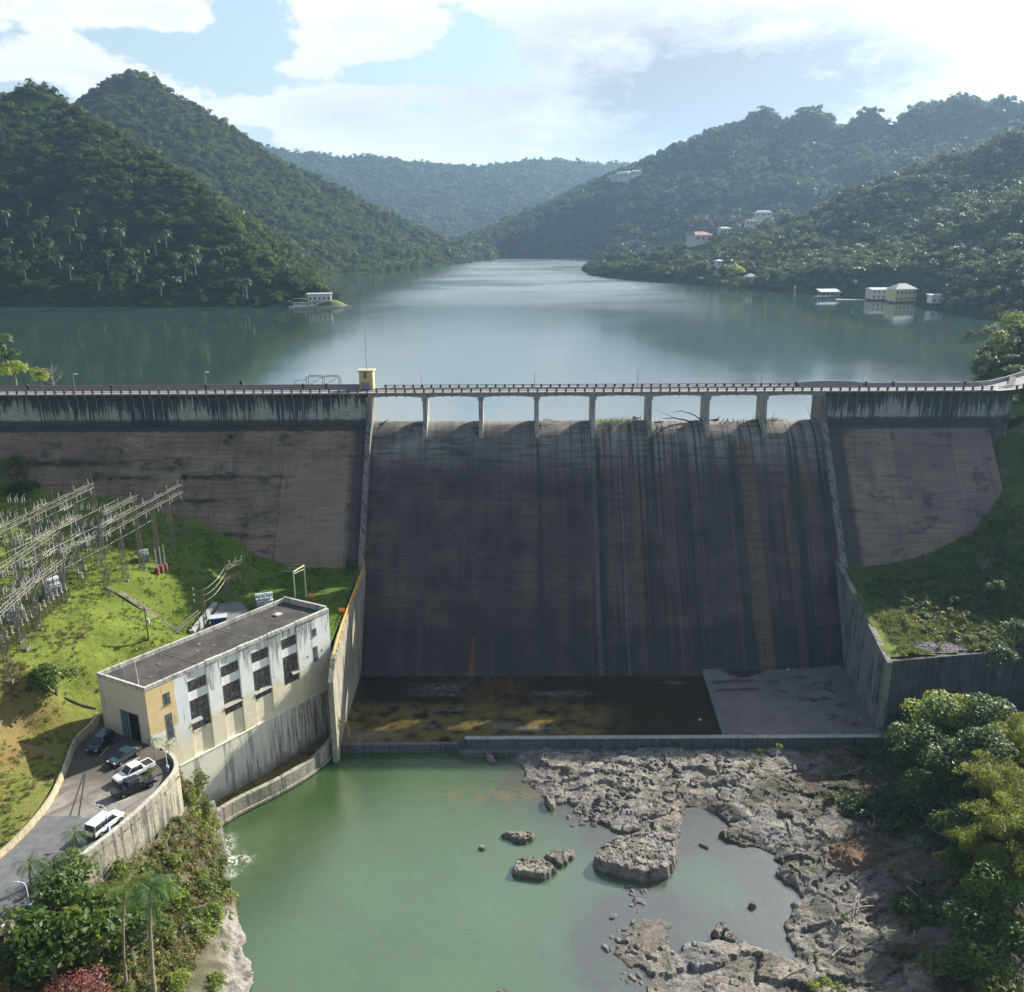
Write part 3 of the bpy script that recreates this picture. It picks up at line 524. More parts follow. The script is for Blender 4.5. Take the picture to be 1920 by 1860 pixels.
# right training wall and the cross wall
RT = [(61.9, 133.9), (62.2, 138.5), (63.3, 150), (64.9, 169)]
m = MB().wall(RT, [-28.95, -28.2, -26.4, -23.9], -47, .95, -1)
tw = thing('training_wall', (64, 134, -43), 'tall streaky concrete training wall right of the spillway basin', 'wall'); obj('wall', m, M['trainR'], tw, bevel=.08)
c1 = g(1852, 1224, -28.8)
m = MB().wall([(62.9, 134.2), (c1[0], c1[1]), (c1[0]+14, c1[1]+2)], [-28.9, -28.8, -28.7], -47, 1.0, 1)
cw = thing('cross_wall', (72, 134.4, -43), 'black stained retaining wall holding the grassy terrace on the right', 'wall'); obj('wall', m, M['black'], cw)
m = MB()
for z in (-30.5, -32.0): m.wall([(62.95, 134.05), (c1[0], c1[1]-.15)], z, z-.35, .15, 1)
obj('ledge', m, M['black'], cw)
# left training wall with its yellow rail
LT = [(-29.3, 168.5), (-29.2, 150), (-29.0, 138), (-28.7, 131.6), (-28.6, 128)]; LZ = [-25.0, -25.5, -26.1, -26.6, -29.0]
m = MB().wall(LT, LZ, -47, .9, -1)
lw = thing('training_wall', (-29, 140, -43), 'tall pale streaky training wall left of the spillway basin', 'wall'); obj('wall', m, M['train'], lw, bevel=.05)
def curve(pts, n=8):     # Catmull-Rom in plan and height
    P_ = [np.array(p, float) for p in pts]; P_ = [2*P_[0]-P_[1]]+P_+[2*P_[-1]-P_[-2]]; o = []
    for i in range(1, len(P_)-2):
        for t in np.linspace(0, 1, n, endpoint=False):
            a, b, c, d = P_[i-1:i+3]; o.append(.5*((2*b)+(-a+c)*t+(2*a-5*b+4*c-d)*t*t+(-a+3*b-3*c+d)*t**3))
    return o+[P_[-2]]
sr = thing('safety_railing', (-29, 150, -25.5), 'yellow safety railing along the left training wall top', 'railing'); m = MB()
Lp = [(x-.3, y, z) for (x, y), z in zip(LT[:4], LZ[:4])]
for a, b_ in zip(Lp[:-1], Lp[1:]):
    for dz in (.55, 1.05): m.bar(np.array(a)+(0, 0, dz), np.array(b_)+(0, 0, dz), .11)
M['yellow'] = mat('yellow_paint', c=(.72, .36, .04), rough=.5); obj('rail', m, M['yellow'], sr)
pmb = MB().box(-.07, .07, -.07, .07, 0, 1.1).box(-.1, .25, -.05, .05, .3, .38); pp_ = obj('post', pmb, M['yellow'], sr, local=True); k = 0
for y in np.arange(133, 168, 1.9):
    c = pp_ if k == 0 else dup(pp_, parent=sr, ch=[]); k += 1
    z = np.interp(y, [131.6, 138, 150, 168.5], [-26.6, -26.1, -25.5, -25]); x = np.interp(y, [131.6, 138, 150, 168.5], [-29, -29.3, -29.5, -29.6]); c.location = tuple(np.array((x, y, z))-np.array(sr.location))
# low curved tailrace wall in front of the powerhouse
tp = [g(408, 1522, -40.8), g(450, 1497, -40.8), g(520, 1463, -40.8), g(580, 1428, -40.8), g(612, 1400, -40.6), g(630, 1372, -39.8), g(637, 1345, -38.0)]
cvp = curve(tp, 6); m = MB().wall(cvp, [p[2] for p in cvp], -47, .8, 1)
tl = thing('tailrace_wall', (-36, 122, -43.5), 'low curved concrete wall between powerhouse and green pool', 'wall'); obj('wall', m, M['train'], tl, smooth=False)
m = MB().wall([p-np.array((0, 0, 0)) for p in cvp[:-6]], -42.9, -43.3, -.25, 1); obj('ledge', m, M['train'], tl)
# narrow bank wall further down
bp = [g(402, 1500, -40.0), g(415, 1545, -40.6), g(424, 1590, -41), g(430, 1640, -41.5), g(433, 1668, -42)]
cb = curve(bp, 5); m = MB().wall(cb, [p[2] for p in cb], -47, .8, -1); bkw = thing('bank_wall', (-44, 100, -43.5), 'narrow curved concrete wall edging the shrubby bank above the pool', 'wall'); obj('wall', m, M['conc'], bkw)
# curved retaining wall of the parking area
rp = [g(316, 1407, -28.2), g(328, 1417, -28.2), g(334, 1430, -28.2), g(330, 1448, -28.2), g(305, 1478, -28.2), g(262, 1520, -28.2), g(215, 1560, -28.2), g(176, 1590, -28.2), g(120, 1635, -28.3), g(60, 1690, -28.4), g(0, 1750, -28.5), g(-80, 1840, -28.6)]
rc = curve(rp, 5); RW = [(p[0], p[1]) for p in rc]
rw = thing('retaining_wall', (-52, 95, -34), 'curved stained retaining wall holding up the parking area', 'wall')
m = MB().wall(rc, [p[2]+.05 for p in rc], -36, .45, -1); obj('wall', m, M['train'], rw)
m = MB().wall([p+np.array((.04, -.03, 0)) for p in rc], [p[2]+.17 for p in rc], [p[2]+.055 for p in rc], .55, -1); obj('coping', m, concrete('coping_concrete', (.42, .40, .33), (.55, .52, .42), streak=.15, lines=0), rw)
# ---------------------------------------------------------------- left bank
LBP = [(350, 975, -16), (440, 1060, -22.5), (520, 1078, -25), (600, 1079, -25), (680, 1079, -25), (0, 900, -9), (200, 935, -12.5), (80, 880, -9), (-200, 860, -5), (600, 1125, -25), (480, 1105, -25.2), (430, 1150, -26), (650, 1180, -26.2), (560, 1100, -25.2),
       (380, 1150, -26), (320, 1185, -26.4), (125, 1132, -17.4), (0, 1227, -17.6), (60, 1182, -17.5), (-150, 1300, -17), (250, 1075, -17.6), (330, 1000, -16.8), (195, 1095, -17.8), (120, 1060, -17), (0, 1150, -17.2), (0, 1050, -16), (150, 1000, -15), (250, 980, -15.5),
       (275, 1192, -22.2), (200, 1180, -20), (150, 1180, -19), (300, 1110, -21.2), (350, 1090, -21.7), (400, 1110, -24.2), (380, 1040, -20), (300, 1160, -23), (60, 1260, -19.5), (103, 1292, -23.3), (30, 1325, -23.6), (0, 1400, -25.6), (150, 1250, -22), (240, 1240, -24.5), (160, 1330, -26.8), (183, 1345, -28.1),
       (140, 1385, -28.2), (110, 1470, -28.3), (60, 1540, -28.5), (0, 1598, -28.6), (-120, 1700, -28.8), (60, 1450, -28.1), (0, 1500, -27.6), (-100, 1560, -27.3), (55, 1375, -26.6), (-150, 1400, -23.5), (-200, 1150, -14), (-150, 1000, -11), (-300, 1000, -4), (-60, 1560, -28.2), (95, 1420, -28)]
lbp = [tuple(g(x, y, z)) for x, y, z in LBP] + [(-30, 134, -26.5), (-31, 130, -26.5), (-58, 123, -27), (-45, 138, -26), (-150, 178, 2), (-120, 182, 1), (-115, 178, -5), (-135, 160, -5), (-150, 140, -8), (-150, 110, -14), (-130, 100, -16)]
hL = RBF(lbp)
KW = curve([g(186, 1338, -27.6), g(170, 1360, -27.8), (g(142, 1388, -27.9)), g(122, 1440, -28.1), g(98, 1492, -28.2), g(55, 1548, -28.3), g(0, 1602, -28.4), g(-100, 1690, -28.6), g(-260, 1830, -28.8)], 5)
ROADP = [tuple(p[:2]) for p in KW] + [(-75, 60), (-60, 60)] + [p for p in RW[::-1]] + [(-50.5, 110.0), (-58.8, 115.0)]
UL = [(-170, 186), (-170, 55)] + [(-60, 55)] + [(p[0]-.25, p[1]) for p in RW[::-1]] + [(-49.6, 111), (-29.9, 137), (-29.9, 186)]
x = np.arange(-160, -28, .6); y = np.arange(58, 187, .6); Xg, Yg = np.meshgrid(x, y); Zg = hL(Xg, Yg)
dr = sdist(Xg, Yg, ROADP); Zg = np.where(dr > -.3, np.minimum(Zg, LOT-.25), Zg)
bp4 = [(-50.5, 110.0), (-30.5, 136.6), (-38.8, 139.8), (-58.8, 115.0)]
db = sdist(Xg, Yg, bp4); Zg = np.where(db > 0, Zg-1.0, Zg)
Zg = Zg + (fbm(Xg*.25, Yg*.25, 4, 3)-.5)*.7*sstep(0, 3, -dr)*sstep(0, 3, -db) + (fbm(Xg*1.1, Yg*1.1, 3, 33)-.5)*.25*sstep(.5, 2, -dr)
def grassmat(name, worn=True):
    def f(q, b):
        v = q.pos(); s = q.sep(v); x, y, z = s
        a = q.noise(v, .22, 6, .65); bb = q.noise(v, 2.2, 6, .7)
        c = q.ramp(q.m('ADD', q.m('MULTIPLY', a, .55), q.m('MULTIPLY', bb, .45)), [(.30, (.045, .065, .012)), (.44, (.115, .155, .025)), (.58, (.20, .24, .042)), (.74, (.30, .29, .09))])
        c = q.mix(q.m('MULTIPLY', q.mr(q.noise(v, 5, 4, .7), .56, .68), .7), c, (.04, .065, .012))
        if worn:
            lush = q.m('MULTIPLY', q.mr(x, -52, -44), q.mr(y, 132, 142)); c = q.mix(q.m('MULTIPLY', lush, .75), c, (.055, .14, .014))
            lush2 = q.m('MULTIPLY', q.mr(x, -72, -66), q.mr(y, 128, 140)); c = q.mix(q.m('MULTIPLY', lush2, .5), c, (.10, .155, .022))
            d = q.m('MULTIPLY', q.mr(q.m('ADD', x, q.m('MULTIPLY', q.m('SUBTRACT', q.noise(v, .15, 4), .5), 12)), -61, -66, 0, 1), q.mr(y, 117, 110)); c = q.mix(q.m('MULTIPLY', d, q.mr(q.noise(v, .35, 6, .7), .36, .62, .25, 1)), c, (.27, .165, .075))
            dry = q.mr(y, 126, 112); c = q.mix(q.m('MULTIPLY', q.m('MULTIPLY', dry, q.mr(q.noise(v, .3, 6, .7), .42, .66)), .55), c, (.23, .20, .075))
        q.put(b.inputs['Normal'], q.bump(q.m('ADD', q.m('MULTIPLY', q.noise(v, 5, 6, .75), 1), q.noise(v, .9, 3)), .9, .35)); b.inputs['Roughness'].default_value = .9; b.inputs['Specular IOR Level'].default_value = .1; return c
    return mat(name, f)
M['grass'] = grassmat('lawn_grass')
GZ = Zg
keep = inpoly(Xg, Yg, UL); mb = MB().grid(Xg, Yg, Zg, keep); tag(obj('ground', mb, M['grass'], smooth=True), kind='structure')
gL = lambda X, Y: float(hL(np.array([X]), np.array([Y]))[0])
# parking lot and road
def lotmat():
    def f(q, b):
        v = q.pos(); s = q.sep(v)
        c = q.mix(q.mr(q.noise(v, .5, 7, .7), .35, .68), (.17, .155, .135), (.27, .245, .21))
        u = q.m('ADD', q.m('MULTIPLY', s[0], .60), q.m('MULTIPLY', s[1], .80)); w_ = q.m('SUBTRACT', q.m('MULTIPLY', s[0], .80), q.m('MULTIPLY', s[1], .60))
        c = q.mix(q.m('MULTIPLY', q.mr(q.noise(q.comb(q.m('MULTIPLY', w_, .9), q.m('MULTIPLY', u, .08), 0), 1, 5, .7), .5, .62), .6), c, (.07, .062, .055))
        c = q.mix(q.m('MULTIPLY', q.mr(q.m('ADD', s[1], q.m('MULTIPLY', q.noise(v, .4, 4), 3)), 99, 106), .8), c, (.065, .052, .042))  # muddy upper lot, colour darkened further to deepen the building's shadow
        fr = q.m('ABSOLUTE', q.m('SUBTRACT', q.m('FRACT', q.m('MULTIPLY', u, .22)), .5)); c = q.mix(q.m('MULTIPLY', q.mr(fr, .485, .497), .6), c, (.06, .055, .05)); return c
    return mat('lot_concrete', f)
split = g(80, 1527, LOT)[1], g(235, 1527, LOT)[1]
ys = 91.4
from_poly = [p for p in ROADP]
x = np.arange(-110, -38, .4); y = np.arange(58, 128, .4); Xr, Yr = np.meshgrid(x, y); ins = sdist(Xr, Yr, ROADP) > -.35
sp1 = g(70, 1527, LOT); sp2 = g(240, 1533, LOT); ybd = sp1[1]+(Xr-sp1[0])*(sp2[1]-sp1[1])/(sp2[0]-sp1[0])
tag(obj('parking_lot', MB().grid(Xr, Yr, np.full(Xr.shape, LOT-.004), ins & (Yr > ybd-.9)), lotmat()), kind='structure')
tag(obj('road', MB().grid(Xr, Yr, np.full(Xr.shape, LOT+.03), ins & (Yr < ybd)), M['asph']), kind='structure')
m = MB()     # painted bay lines
for a, b_ in (((187, 1418), (203, 1400)), ((220, 1441), (262, 1420)), ((206, 1508), (248, 1495)), ((60, 1478+0), (0, 0))):
    if b_ == (0, 0): continue
    p, r_ = g(*a, LOT+.012), g(*b_, LOT+.012); d = (r_-p); d /= np.linalg.norm(d); nn = np.array((-d[1], d[0], 0))*.08
    m.add([p-nn, r_-nn, r_+nn, p+nn], [(0, 1, 2, 3)])
tag(obj('bay_marking', m, mat('worn_line_paint', c=(.52, .48, .34))), kind='structure')
m = MB()     # grooves (rails) let into the slab
for a, b_ in (((131, 1530), (157, 1452)), ((147, 1533), (160, 1450))):
    p, r_ = g(*a, LOT+.015), g(*b_, LOT+.015); d = (r_-p); d /= np.linalg.norm(d); nn = np.array((-d[1], d[0], 0))*.09
    m.add([p-nn, r_-nn, r_+nn, p+nn], [(0, 1, 2, 3)])
tag(obj('slab_groove', m, mat('groove_dark', c=(.05, .045, .04))), kind='structure')
m = MB().wall(KW, [p[2]-.05+.25 for p in KW], -30, .3, -1); kw = thing('roadside_wall', (-66, 96, -29), 'low pale yellowish wall between the road and the grass slope', 'wall'); obj('wall', m, concrete('cream_wall', (.42, .35, .22), (.55, .46, .30), streak=.3, lines=0), kw)
m = MB().box(-.3, .3, -.12, .12, 0, 1.2); yb = obj('yellow_post', m, M['yellow'], local=True); yb.location = tuple(g(188, 1338, -28.6)); tag(yb, 'short yellow gate post at the left corner of the powerhouse', 'post')
# tailrace strip between powerhouse and curved wall
ch = [tuple(p[:2]) for p in cvp] + [(-29.0, 134), (-30.8, 136.0), (-50.3, 109.5)]
x = np.arange(-52, -28, .4); y = np.arange(106, 138, .4); Xc, Yc = np.meshgrid(x, y); Zc = -42.9+(fbm(Xc*.5, Yc*.5, 4, 8)-.5)*.7
def mossmat(q, b):
    v = q.pos(); n = q.noise(v, .45, 6, .7); return q.ramp(n, [(.34, (.02, .022, .012)), (.45, (.11, .10, .02)), (.55, (.20, .15, .05)), (.64, (.09, .13, .02)), (.75, (.24, .19, .09))])
tag(obj('tailrace_bed', MB().grid(Xc, Yc, Zc, inpoly(Xc, Yc, ch)), mat('mossy_silt', mossmat), smooth=True), kind='structure')
# ---------------------------------------------------------------- shrubby bank below the parking wall
LL = [(-120, 40)]+[(p[0]+.35, p[1]) for p in RW[::-1]]+[(-50, 110)]
bank = [(tuple(g(*p))) for p in [(345, 1510, -33), (300, 1545, -32.5), (250, 1590, -32.3), (200, 1640, -32.3), (120, 1720, -32), (0, 1850, -31), (-150, 1950, -31), (380, 1520, -36), (400, 1560, -38.5), (410, 1600, -40), (420, 1660, -41.5), (350, 1600, -36.5), (300, 1660, -36.2), (240, 1720, -36), (180, 1800, -35.8), (100, 1860, -35.5),
      (390, 1700, -39.5), (340, 1740, -38), (300, 1860, -38.2), (400, 1800, -40.5), (430, 1860, -42), (250, 1900, -37.5), (428, 1750, -42.2), (380, 1475, -34.5), (60, 1950, -35), (425, 1700, -42.3), (360, 1900, -40)]]
bank += [(-47, 111, -33.5), (-46.5, 108, -35), (-44, 107, -37.5)]
hB = RBF(bank)
EDGE = [g(403, 1500, -43), g(418, 1545, -43), g(426, 1590, -43), g(432, 1640, -43), g(436, 1668, -43), g(446, 1705, -43.4), g(455, 1745, -43.4), g(482, 1775, -43.4), g(484, 1800, -43.4), g(480, 1830, -43.4), g(482, 1862, -43.4), g(470, 1920, -43.4), g(440, 2000, -43.4)]
BK = [(p[0], p[1]) for p in EDGE] + [(-60, 60), (-120, 55)]+[(p[0]+.2, p[1]-.1) for p in RW[::-1]] + [(-50.3, 110.2), (-47, 113)]
x = np.arange(-110, -30, .35); y = np.arange(58, 114, .35); Xb, Yb = np.meshgrid(x, y); ed = [(p[0], p[1]) for p in EDGE]
dE = segdist(Xb, Yb, ed); insb = inpoly(Xb, Yb, BK); sd = np.where(insb, dE, -dE)
Zb = hB(Xb, Yb); Zb = np.minimum(Zb, -43.8+sd*1.6+1.2*sstep(0, .6, sd))
f1, f2, ci = worley(Xb*.5+fbm(Xb*.6, Yb*.6, 3)*1.2, Yb*.5+fbm(Xb*.6+9, Yb*.6, 3)*1.2, 4)
rockn = (ci-.5)*1.3+(fbm(Xb*.8, Yb*.8, 4, 5)-.5)*1.0
rk = sstep(5.5, 3.0, sd)*sstep(96, 92, Yb); Zb = Zb + rockn*(.25+.6*rk) + (fbm(Xb*.3, Yb*.3, 4, 6)-.5)*1.0*sstep(1, 4, sd)
def bankmat(q, b):
    v = q.pos(); s = q.sep(v); n = q.noise(v, .5, 7, .7)
    soil = q.ramp(n, [(.3, (.035, .04, .018)), (.5, (.10, .09, .05)), (.7, (.17, .14, .09))])
    rock = q.ramp(q.noise(v, 1.1, 9, .75), [(.38, (.05, .048, .042)), (.47, (.20, .185, .16)), (.6, (.31, .285, .245)), (.7, (.38, .35, .31))])
    q.put(b.inputs['Normal'], q.bump(q.noise(v, 1.8, 8, .75), .9, .4)); return q.mix(q.att('rock'), soil, rock)
def setatt(o, name, arr): a = o.data.attributes.new(name, 'FLOAT', 'POINT'); a.data.foreach_set('value', np.asarray(arr, np.float32).ravel())
ob = obj('bank', MB().grid(Xb, Yb, Zb, sd > -.8), mat('bank_soil', bankmat), smooth=True); setatt(ob, 'rock', rk*sstep(.42, .5, fbm(Xb*.35, Yb*.35, 4, 12)+.25*sstep(3, 1, sd))); tag(ob, kind='structure')
# ---------------------------------------------------------------- right terrace and hillside
RTP = [tuple(g(*p)) for p in [(1575, 1078, -25.0), (1600, 1130, -25.8), (1640, 1190, -27.5), (1674, 1238, -28.8), (1750, 1232, -28.7), (1850, 1222, -28.4), (1660, 1050, -24.2), (1750, 1010, -21.2), (1800, 965, -17.8), (1885, 870, -10), (1900, 760, -4), (1930, 730, 0), (1930, 900, -11), (1925, 1000, -17), (1920, 1100, -23.5), (1920, 1190, -27.5), (1850, 1160, -27), (1780, 1180, -28),
      (1720, 1150, -27.2), (1800, 1080, -24), (1700, 1090, -24.9), (1870, 950, -14.5), (1840, 1040, -20.5), (1920, 1150, -26)]]
hR = RBF(RTP+[(125, 186, 7), (115, 190, 7), (108, 183, 3), (104, 185, -1), (105, 160, -13), (110, 148, -14), (98, 138, -25), (125, 150, -4), (150, 150, 8), (125, 178, 3), (150, 178, 10)])
x = np.arange(62.5, 165, .7); y = np.arange(129, 190, .7); Xt, Yt = np.meshgrid(x, y); Zt = hR(Xt, Yt)+(fbm(Xt*.3, Yt*.3, 4, 3)-.5)*.8
CWp = [(62.8, 134.5), (c1[0], c1[1]+.3), (c1[0]+14, c1[1]+2.2), (165, 140)]
cwy = np.interp(Xt, [p[0] for p in CWp], [p[1] for p in CWp]); tq = (Yt > cwy+.2) | (Xt > c1[0]+9); lim = np.interp(Yt, [134, 150, 169, 190], [61.9, 63.2, 65.0, 66.4])
def terrmat(q, b):
    v = q.pos(); n = q.m('ADD', q.m('MULTIPLY', q.noise(v, .25, 5, .6), .5), q.m('MULTIPLY', q.noise(v, 2, 5, .7), .5)); s = q.sep(v)
    c = q.ramp(n, [(.34, (.03, .055, .018)), (.5, (.07, .12, .03)), (.66, (.16, .20, .04))])
    q.put(b.inputs['Normal'], q.bump(q.noise(v, 3.5, 6, .75), 1, .4)); b.inputs['Roughness'].default_value = .9; b.inputs['Specular IOR Level'].default_value = .1
    return q.mix(q.m('MULTIPLY', q.blob(s[0], s[1], 70, 139, 11, 7), .8), c, (.32, .33, .08))  # sunlit patch of the terrace painted into the grass colour
M['terr'] = mat('terrace_grass', terrmat)
tag(obj('hillside', MB().grid(Xt, Yt, Zt, tq & (Xt > lim)), M['terr'], smooth=True), kind='structure')
# ---------------------------------------------------------------- riverbed and right bank (one sheet)
land = [g(*p, WATER)[:2] for p in [(945, 1392), (955, 1425), (975, 1436), (984, 1452), (988, 1472), (1012, 1484), (1024, 1500), (1045, 1508), (1062, 1502), (1085, 1512), (1080, 1528), (1100, 1540), (1135, 1545), (1160, 1560), (1200, 1566), (1268, 1566), (1276, 1545), (1278, 1525), (1285, 1512), (1318, 1516), (1352, 1533), (1380, 1545), (1352, 1566), (1362, 1580), (1395, 1584), (1432, 1592), (1452, 1606), (1462, 1625), (1456, 1645), (1478, 1660), (1500, 1666), (1504, 1690), (1486, 1706), (1478, 1732), (1480, 1760), (1485, 1782), (1500, 1806),
        (1490, 1810), (1450, 1796), (1400, 1770), (1370, 1764), (1330, 1776), (1285, 1770), (1272, 1800), (1250, 1790), (1246, 1760), (1256, 1735), (1248, 1720), (1222, 1722), (1190, 1728), (1182, 1750), (1160, 1770), (1150, 1785), (1168, 1804), (1205, 1818), (1235, 1832), (1225, 1850), (1210, 1862), (1195, 1900), (1300, 2050), (2300, 2050), (2300, 1392)]]
land += [np.array((130, 131)), np.array((20, 131))]
rbp = [tuple(g(*p)) for p in [(960, 1400, -43.2), (1100, 1400, -42.8), (1300, 1400, -42.6), (1500, 1395, -42.3), (1650, 1385, -41.8), (1100, 1450, -42.4), (1250, 1480, -42.3), (1400, 1480, -42.2), (1550, 1500, -41.6), (1500, 1620, -42.6), (1600, 1600, -41.5), (1700, 1450, -40.5), (1680, 1600, -40.5), (1600, 1720, -42.2), (1560, 1800, -42.6), (1700, 1750, -40.8), (1350, 1820, -42.6), (1250, 1850, -42.9), (1500, 1850, -42.4),
       (1650, 1860, -41.2), (1800, 1850, -38.5), (1800, 1700, -38.3), (1780, 1560, -38), (1790, 1450, -36.5), (1760, 1380, -38.5), (1700, 1380, -41), (1860, 1480, -34), (1920, 1400, -31), (1900, 1600, -34), (1920, 1750, -35), (1950, 1860, -34), (2100, 1500, -26), (2100, 1800, -29), (2250, 1600, -20)]] + [(c1[0], c1[1]-1, -33), (c1[0]+15, c1[1], -29), (68, 134, -41), (96, 133, -29), (108, 132, -22), (130, 132, -10), (112, 112, -20), (125, 110, -12), (148, 110, 0), (100, 85, -24), (120, 85, -14), (148, 75, -4)]
hV = RBF(rbp)
x = np.arange(-6, 150, .28); y = np.arange(62, 134.3, .28); Xv, Yv = np.meshgrid(x, y)
lp = [(p[0], p[1]) for p in land]; jx = (fbm(Xv*.8, Yv*.8, 3, 21)-.5)*1.6; jy = (fbm(Xv*.8+7, Yv*.8+3, 3, 22)-.5)*1.6
sdv = sdist(Xv+jx, Yv+jy, lp); base = hV(Xv, Yv)
soilm = np.clip(sstep(36, 60, Xv+fbm(Xv*.12, Yv*.12, 4, 30)*34-17 + (Yv-100)*.0), 0, 1)
wx = Xv+(fbm(Xv*.35, Yv*.35, 3, 41)-.5)*5; wy = Yv+(fbm(Xv*.35+5, Yv*.35, 3, 42)-.5)*5
def plates(k, s, ax=1.0): f1, f2, c = worley(wx*k*ax, wy*k*1.25, s); return c, f2-f1
c1_, e1_ = plates(.22, 51, .6); c2_, e2_ = plates(.6, 52, .7); c3_, e3_ = plates(1.5, 53)
st_ = (wy*.9+wx*.25)*.8+fbm(wx*.15, wy*.15, 3, 47)*5; rn = (c1_-.5)*1.2 + (c2_-.5)*.30 + (c3_-.5)*.03 + (fbm(wx*.22, wy*.42, 3, 44)-.5)*1.1 + .28*(np.abs((st_ % 1)-.35))*(fbm(wx*.3, wy*.3, 2, 48) > .45)
rn -= .6*(1-sstep(0, .09, e1_)) + .30*(1-sstep(0, .10, e2_))*(fbm(wx*.2, wy*.2, 2, 46) > .5) + .06*(1-sstep(0, .12, e3_))
tilt = .18*np.sin((wx*.7-wy*.9)*.55)
amp = np.where(soilm > .5, .65, 1.0)*sstep(0, 5, 26-Xv+60)
Zv = np.minimum(base, WATER + .35 + sdv*.42) + rn*.62*amp*sstep(-1.5, 2.2, sdv) + tilt
Zv = Zv + sstep(50, 90, Xv)*(fbm(Xv*.15, Yv*.15, 4, 77)-.5)*3
Zv = np.where(sdv < -.2, np.minimum(Zv, WATER - .12 + (sdv+.2)*.35), np.maximum(Zv, WATER-.05+.25*sstep(-.2, .6, sdv)))
Zv = np.where(sdv > 2.5, np.maximum(Zv, WATER+.30), Zv)
bw_ = sstep(118, 131, Yv)*sstep(93, 104, Xv); Zv = Zv*(1-bw_)+(hR(Xv, Yv)-.4)*bw_
Zv = np.where((Xv > 63) & (Xv < 80) & (Yv > 127.5), np.minimum(Zv, -40+ (Xv-63)*.35), Zv)
def rockmat():
    def f(q, b):
        v = q.pos(); s = q.sep(v)
        a = q.noise(v, .45, 8, .68, .3); fine = q.noise(v, 4, 6, .7)
        c = q.ramp(q.m('ADD', q.m('MULTIPLY', a, .7), q.m('MULTIPLY', fine, .3)), [(.34, (.045, .040, .035)), (.45, (.135, .12, .102)), (.55, (.27, .24, .195)), (.68, (.39, .345, .275))])
        c = q.mix(q.mr(q.noise(v, .13, 5, .6), .46, .62, 0, .5), c, (.20, .195, .20))
        vv = q.vor(q.vm('ADD', q.vm('MULTIPLY', v, (.8, 1.3, 1)), q.comb(q.m('MULTIPLY', a, 3), q.m('MULTIPLY', fine, .6), 0)), .9, 'DISTANCE_TO_EDGE')
        c = q.mix(q.m('MULTIPLY', q.mr(vv['Distance'], .0, .06, 1, 0), .7), c, (.045, .042, .04))
        c = q.mix(q.m('MULTIPLY', q.mr(q.noise(v, 1.1, 7, .75), .55, .63), .6), c, (.05, .048, .05))
        wet = q.mr(s[2], WATER+.45, WATER+.05); c = q.mix(q.m('MULTIPLY', wet, .6), c, (.07, .062, .045))
        soil = q.ramp(q.noise(v, 1.3, 8, .75), [(.36, (.016, .013, .010)), (.5, (.06, .045, .03)), (.62, (.13, .092, .062)), (.75, (.19, .145, .10))])
        soil = q.mix(q.mr(q.noise(v, .2, 5, .6), .42, .56, 0, .85), soil, (.022, .034, .010))
        q.put(b.inputs['Normal'], q.bump(q.m('ADD', fine, q.m('MULTIPLY', a, 2)), .8, .25)); b.inputs['Roughness'].default_value = .85
        return q.mix(q.att('soil'), c, soil)
    return mat('river_rock', f)
M['rock'] = rockmat()
ob = obj('riverbed', MB().grid(Xv, Yv, Zv), M['rock'], smooth=False); setatt(ob, 'soil', np.clip(soilm+.55*sstep(.52, .62, fbm(Xv*.25, Yv*.25, 4, 31))*sstep(15, 35, Xv), 0, 1)); tag(ob, kind='structure')
gV = lambda X, Y: float(np.maximum(hV(np.array([X]), np.array([Y]))[0], WATER))
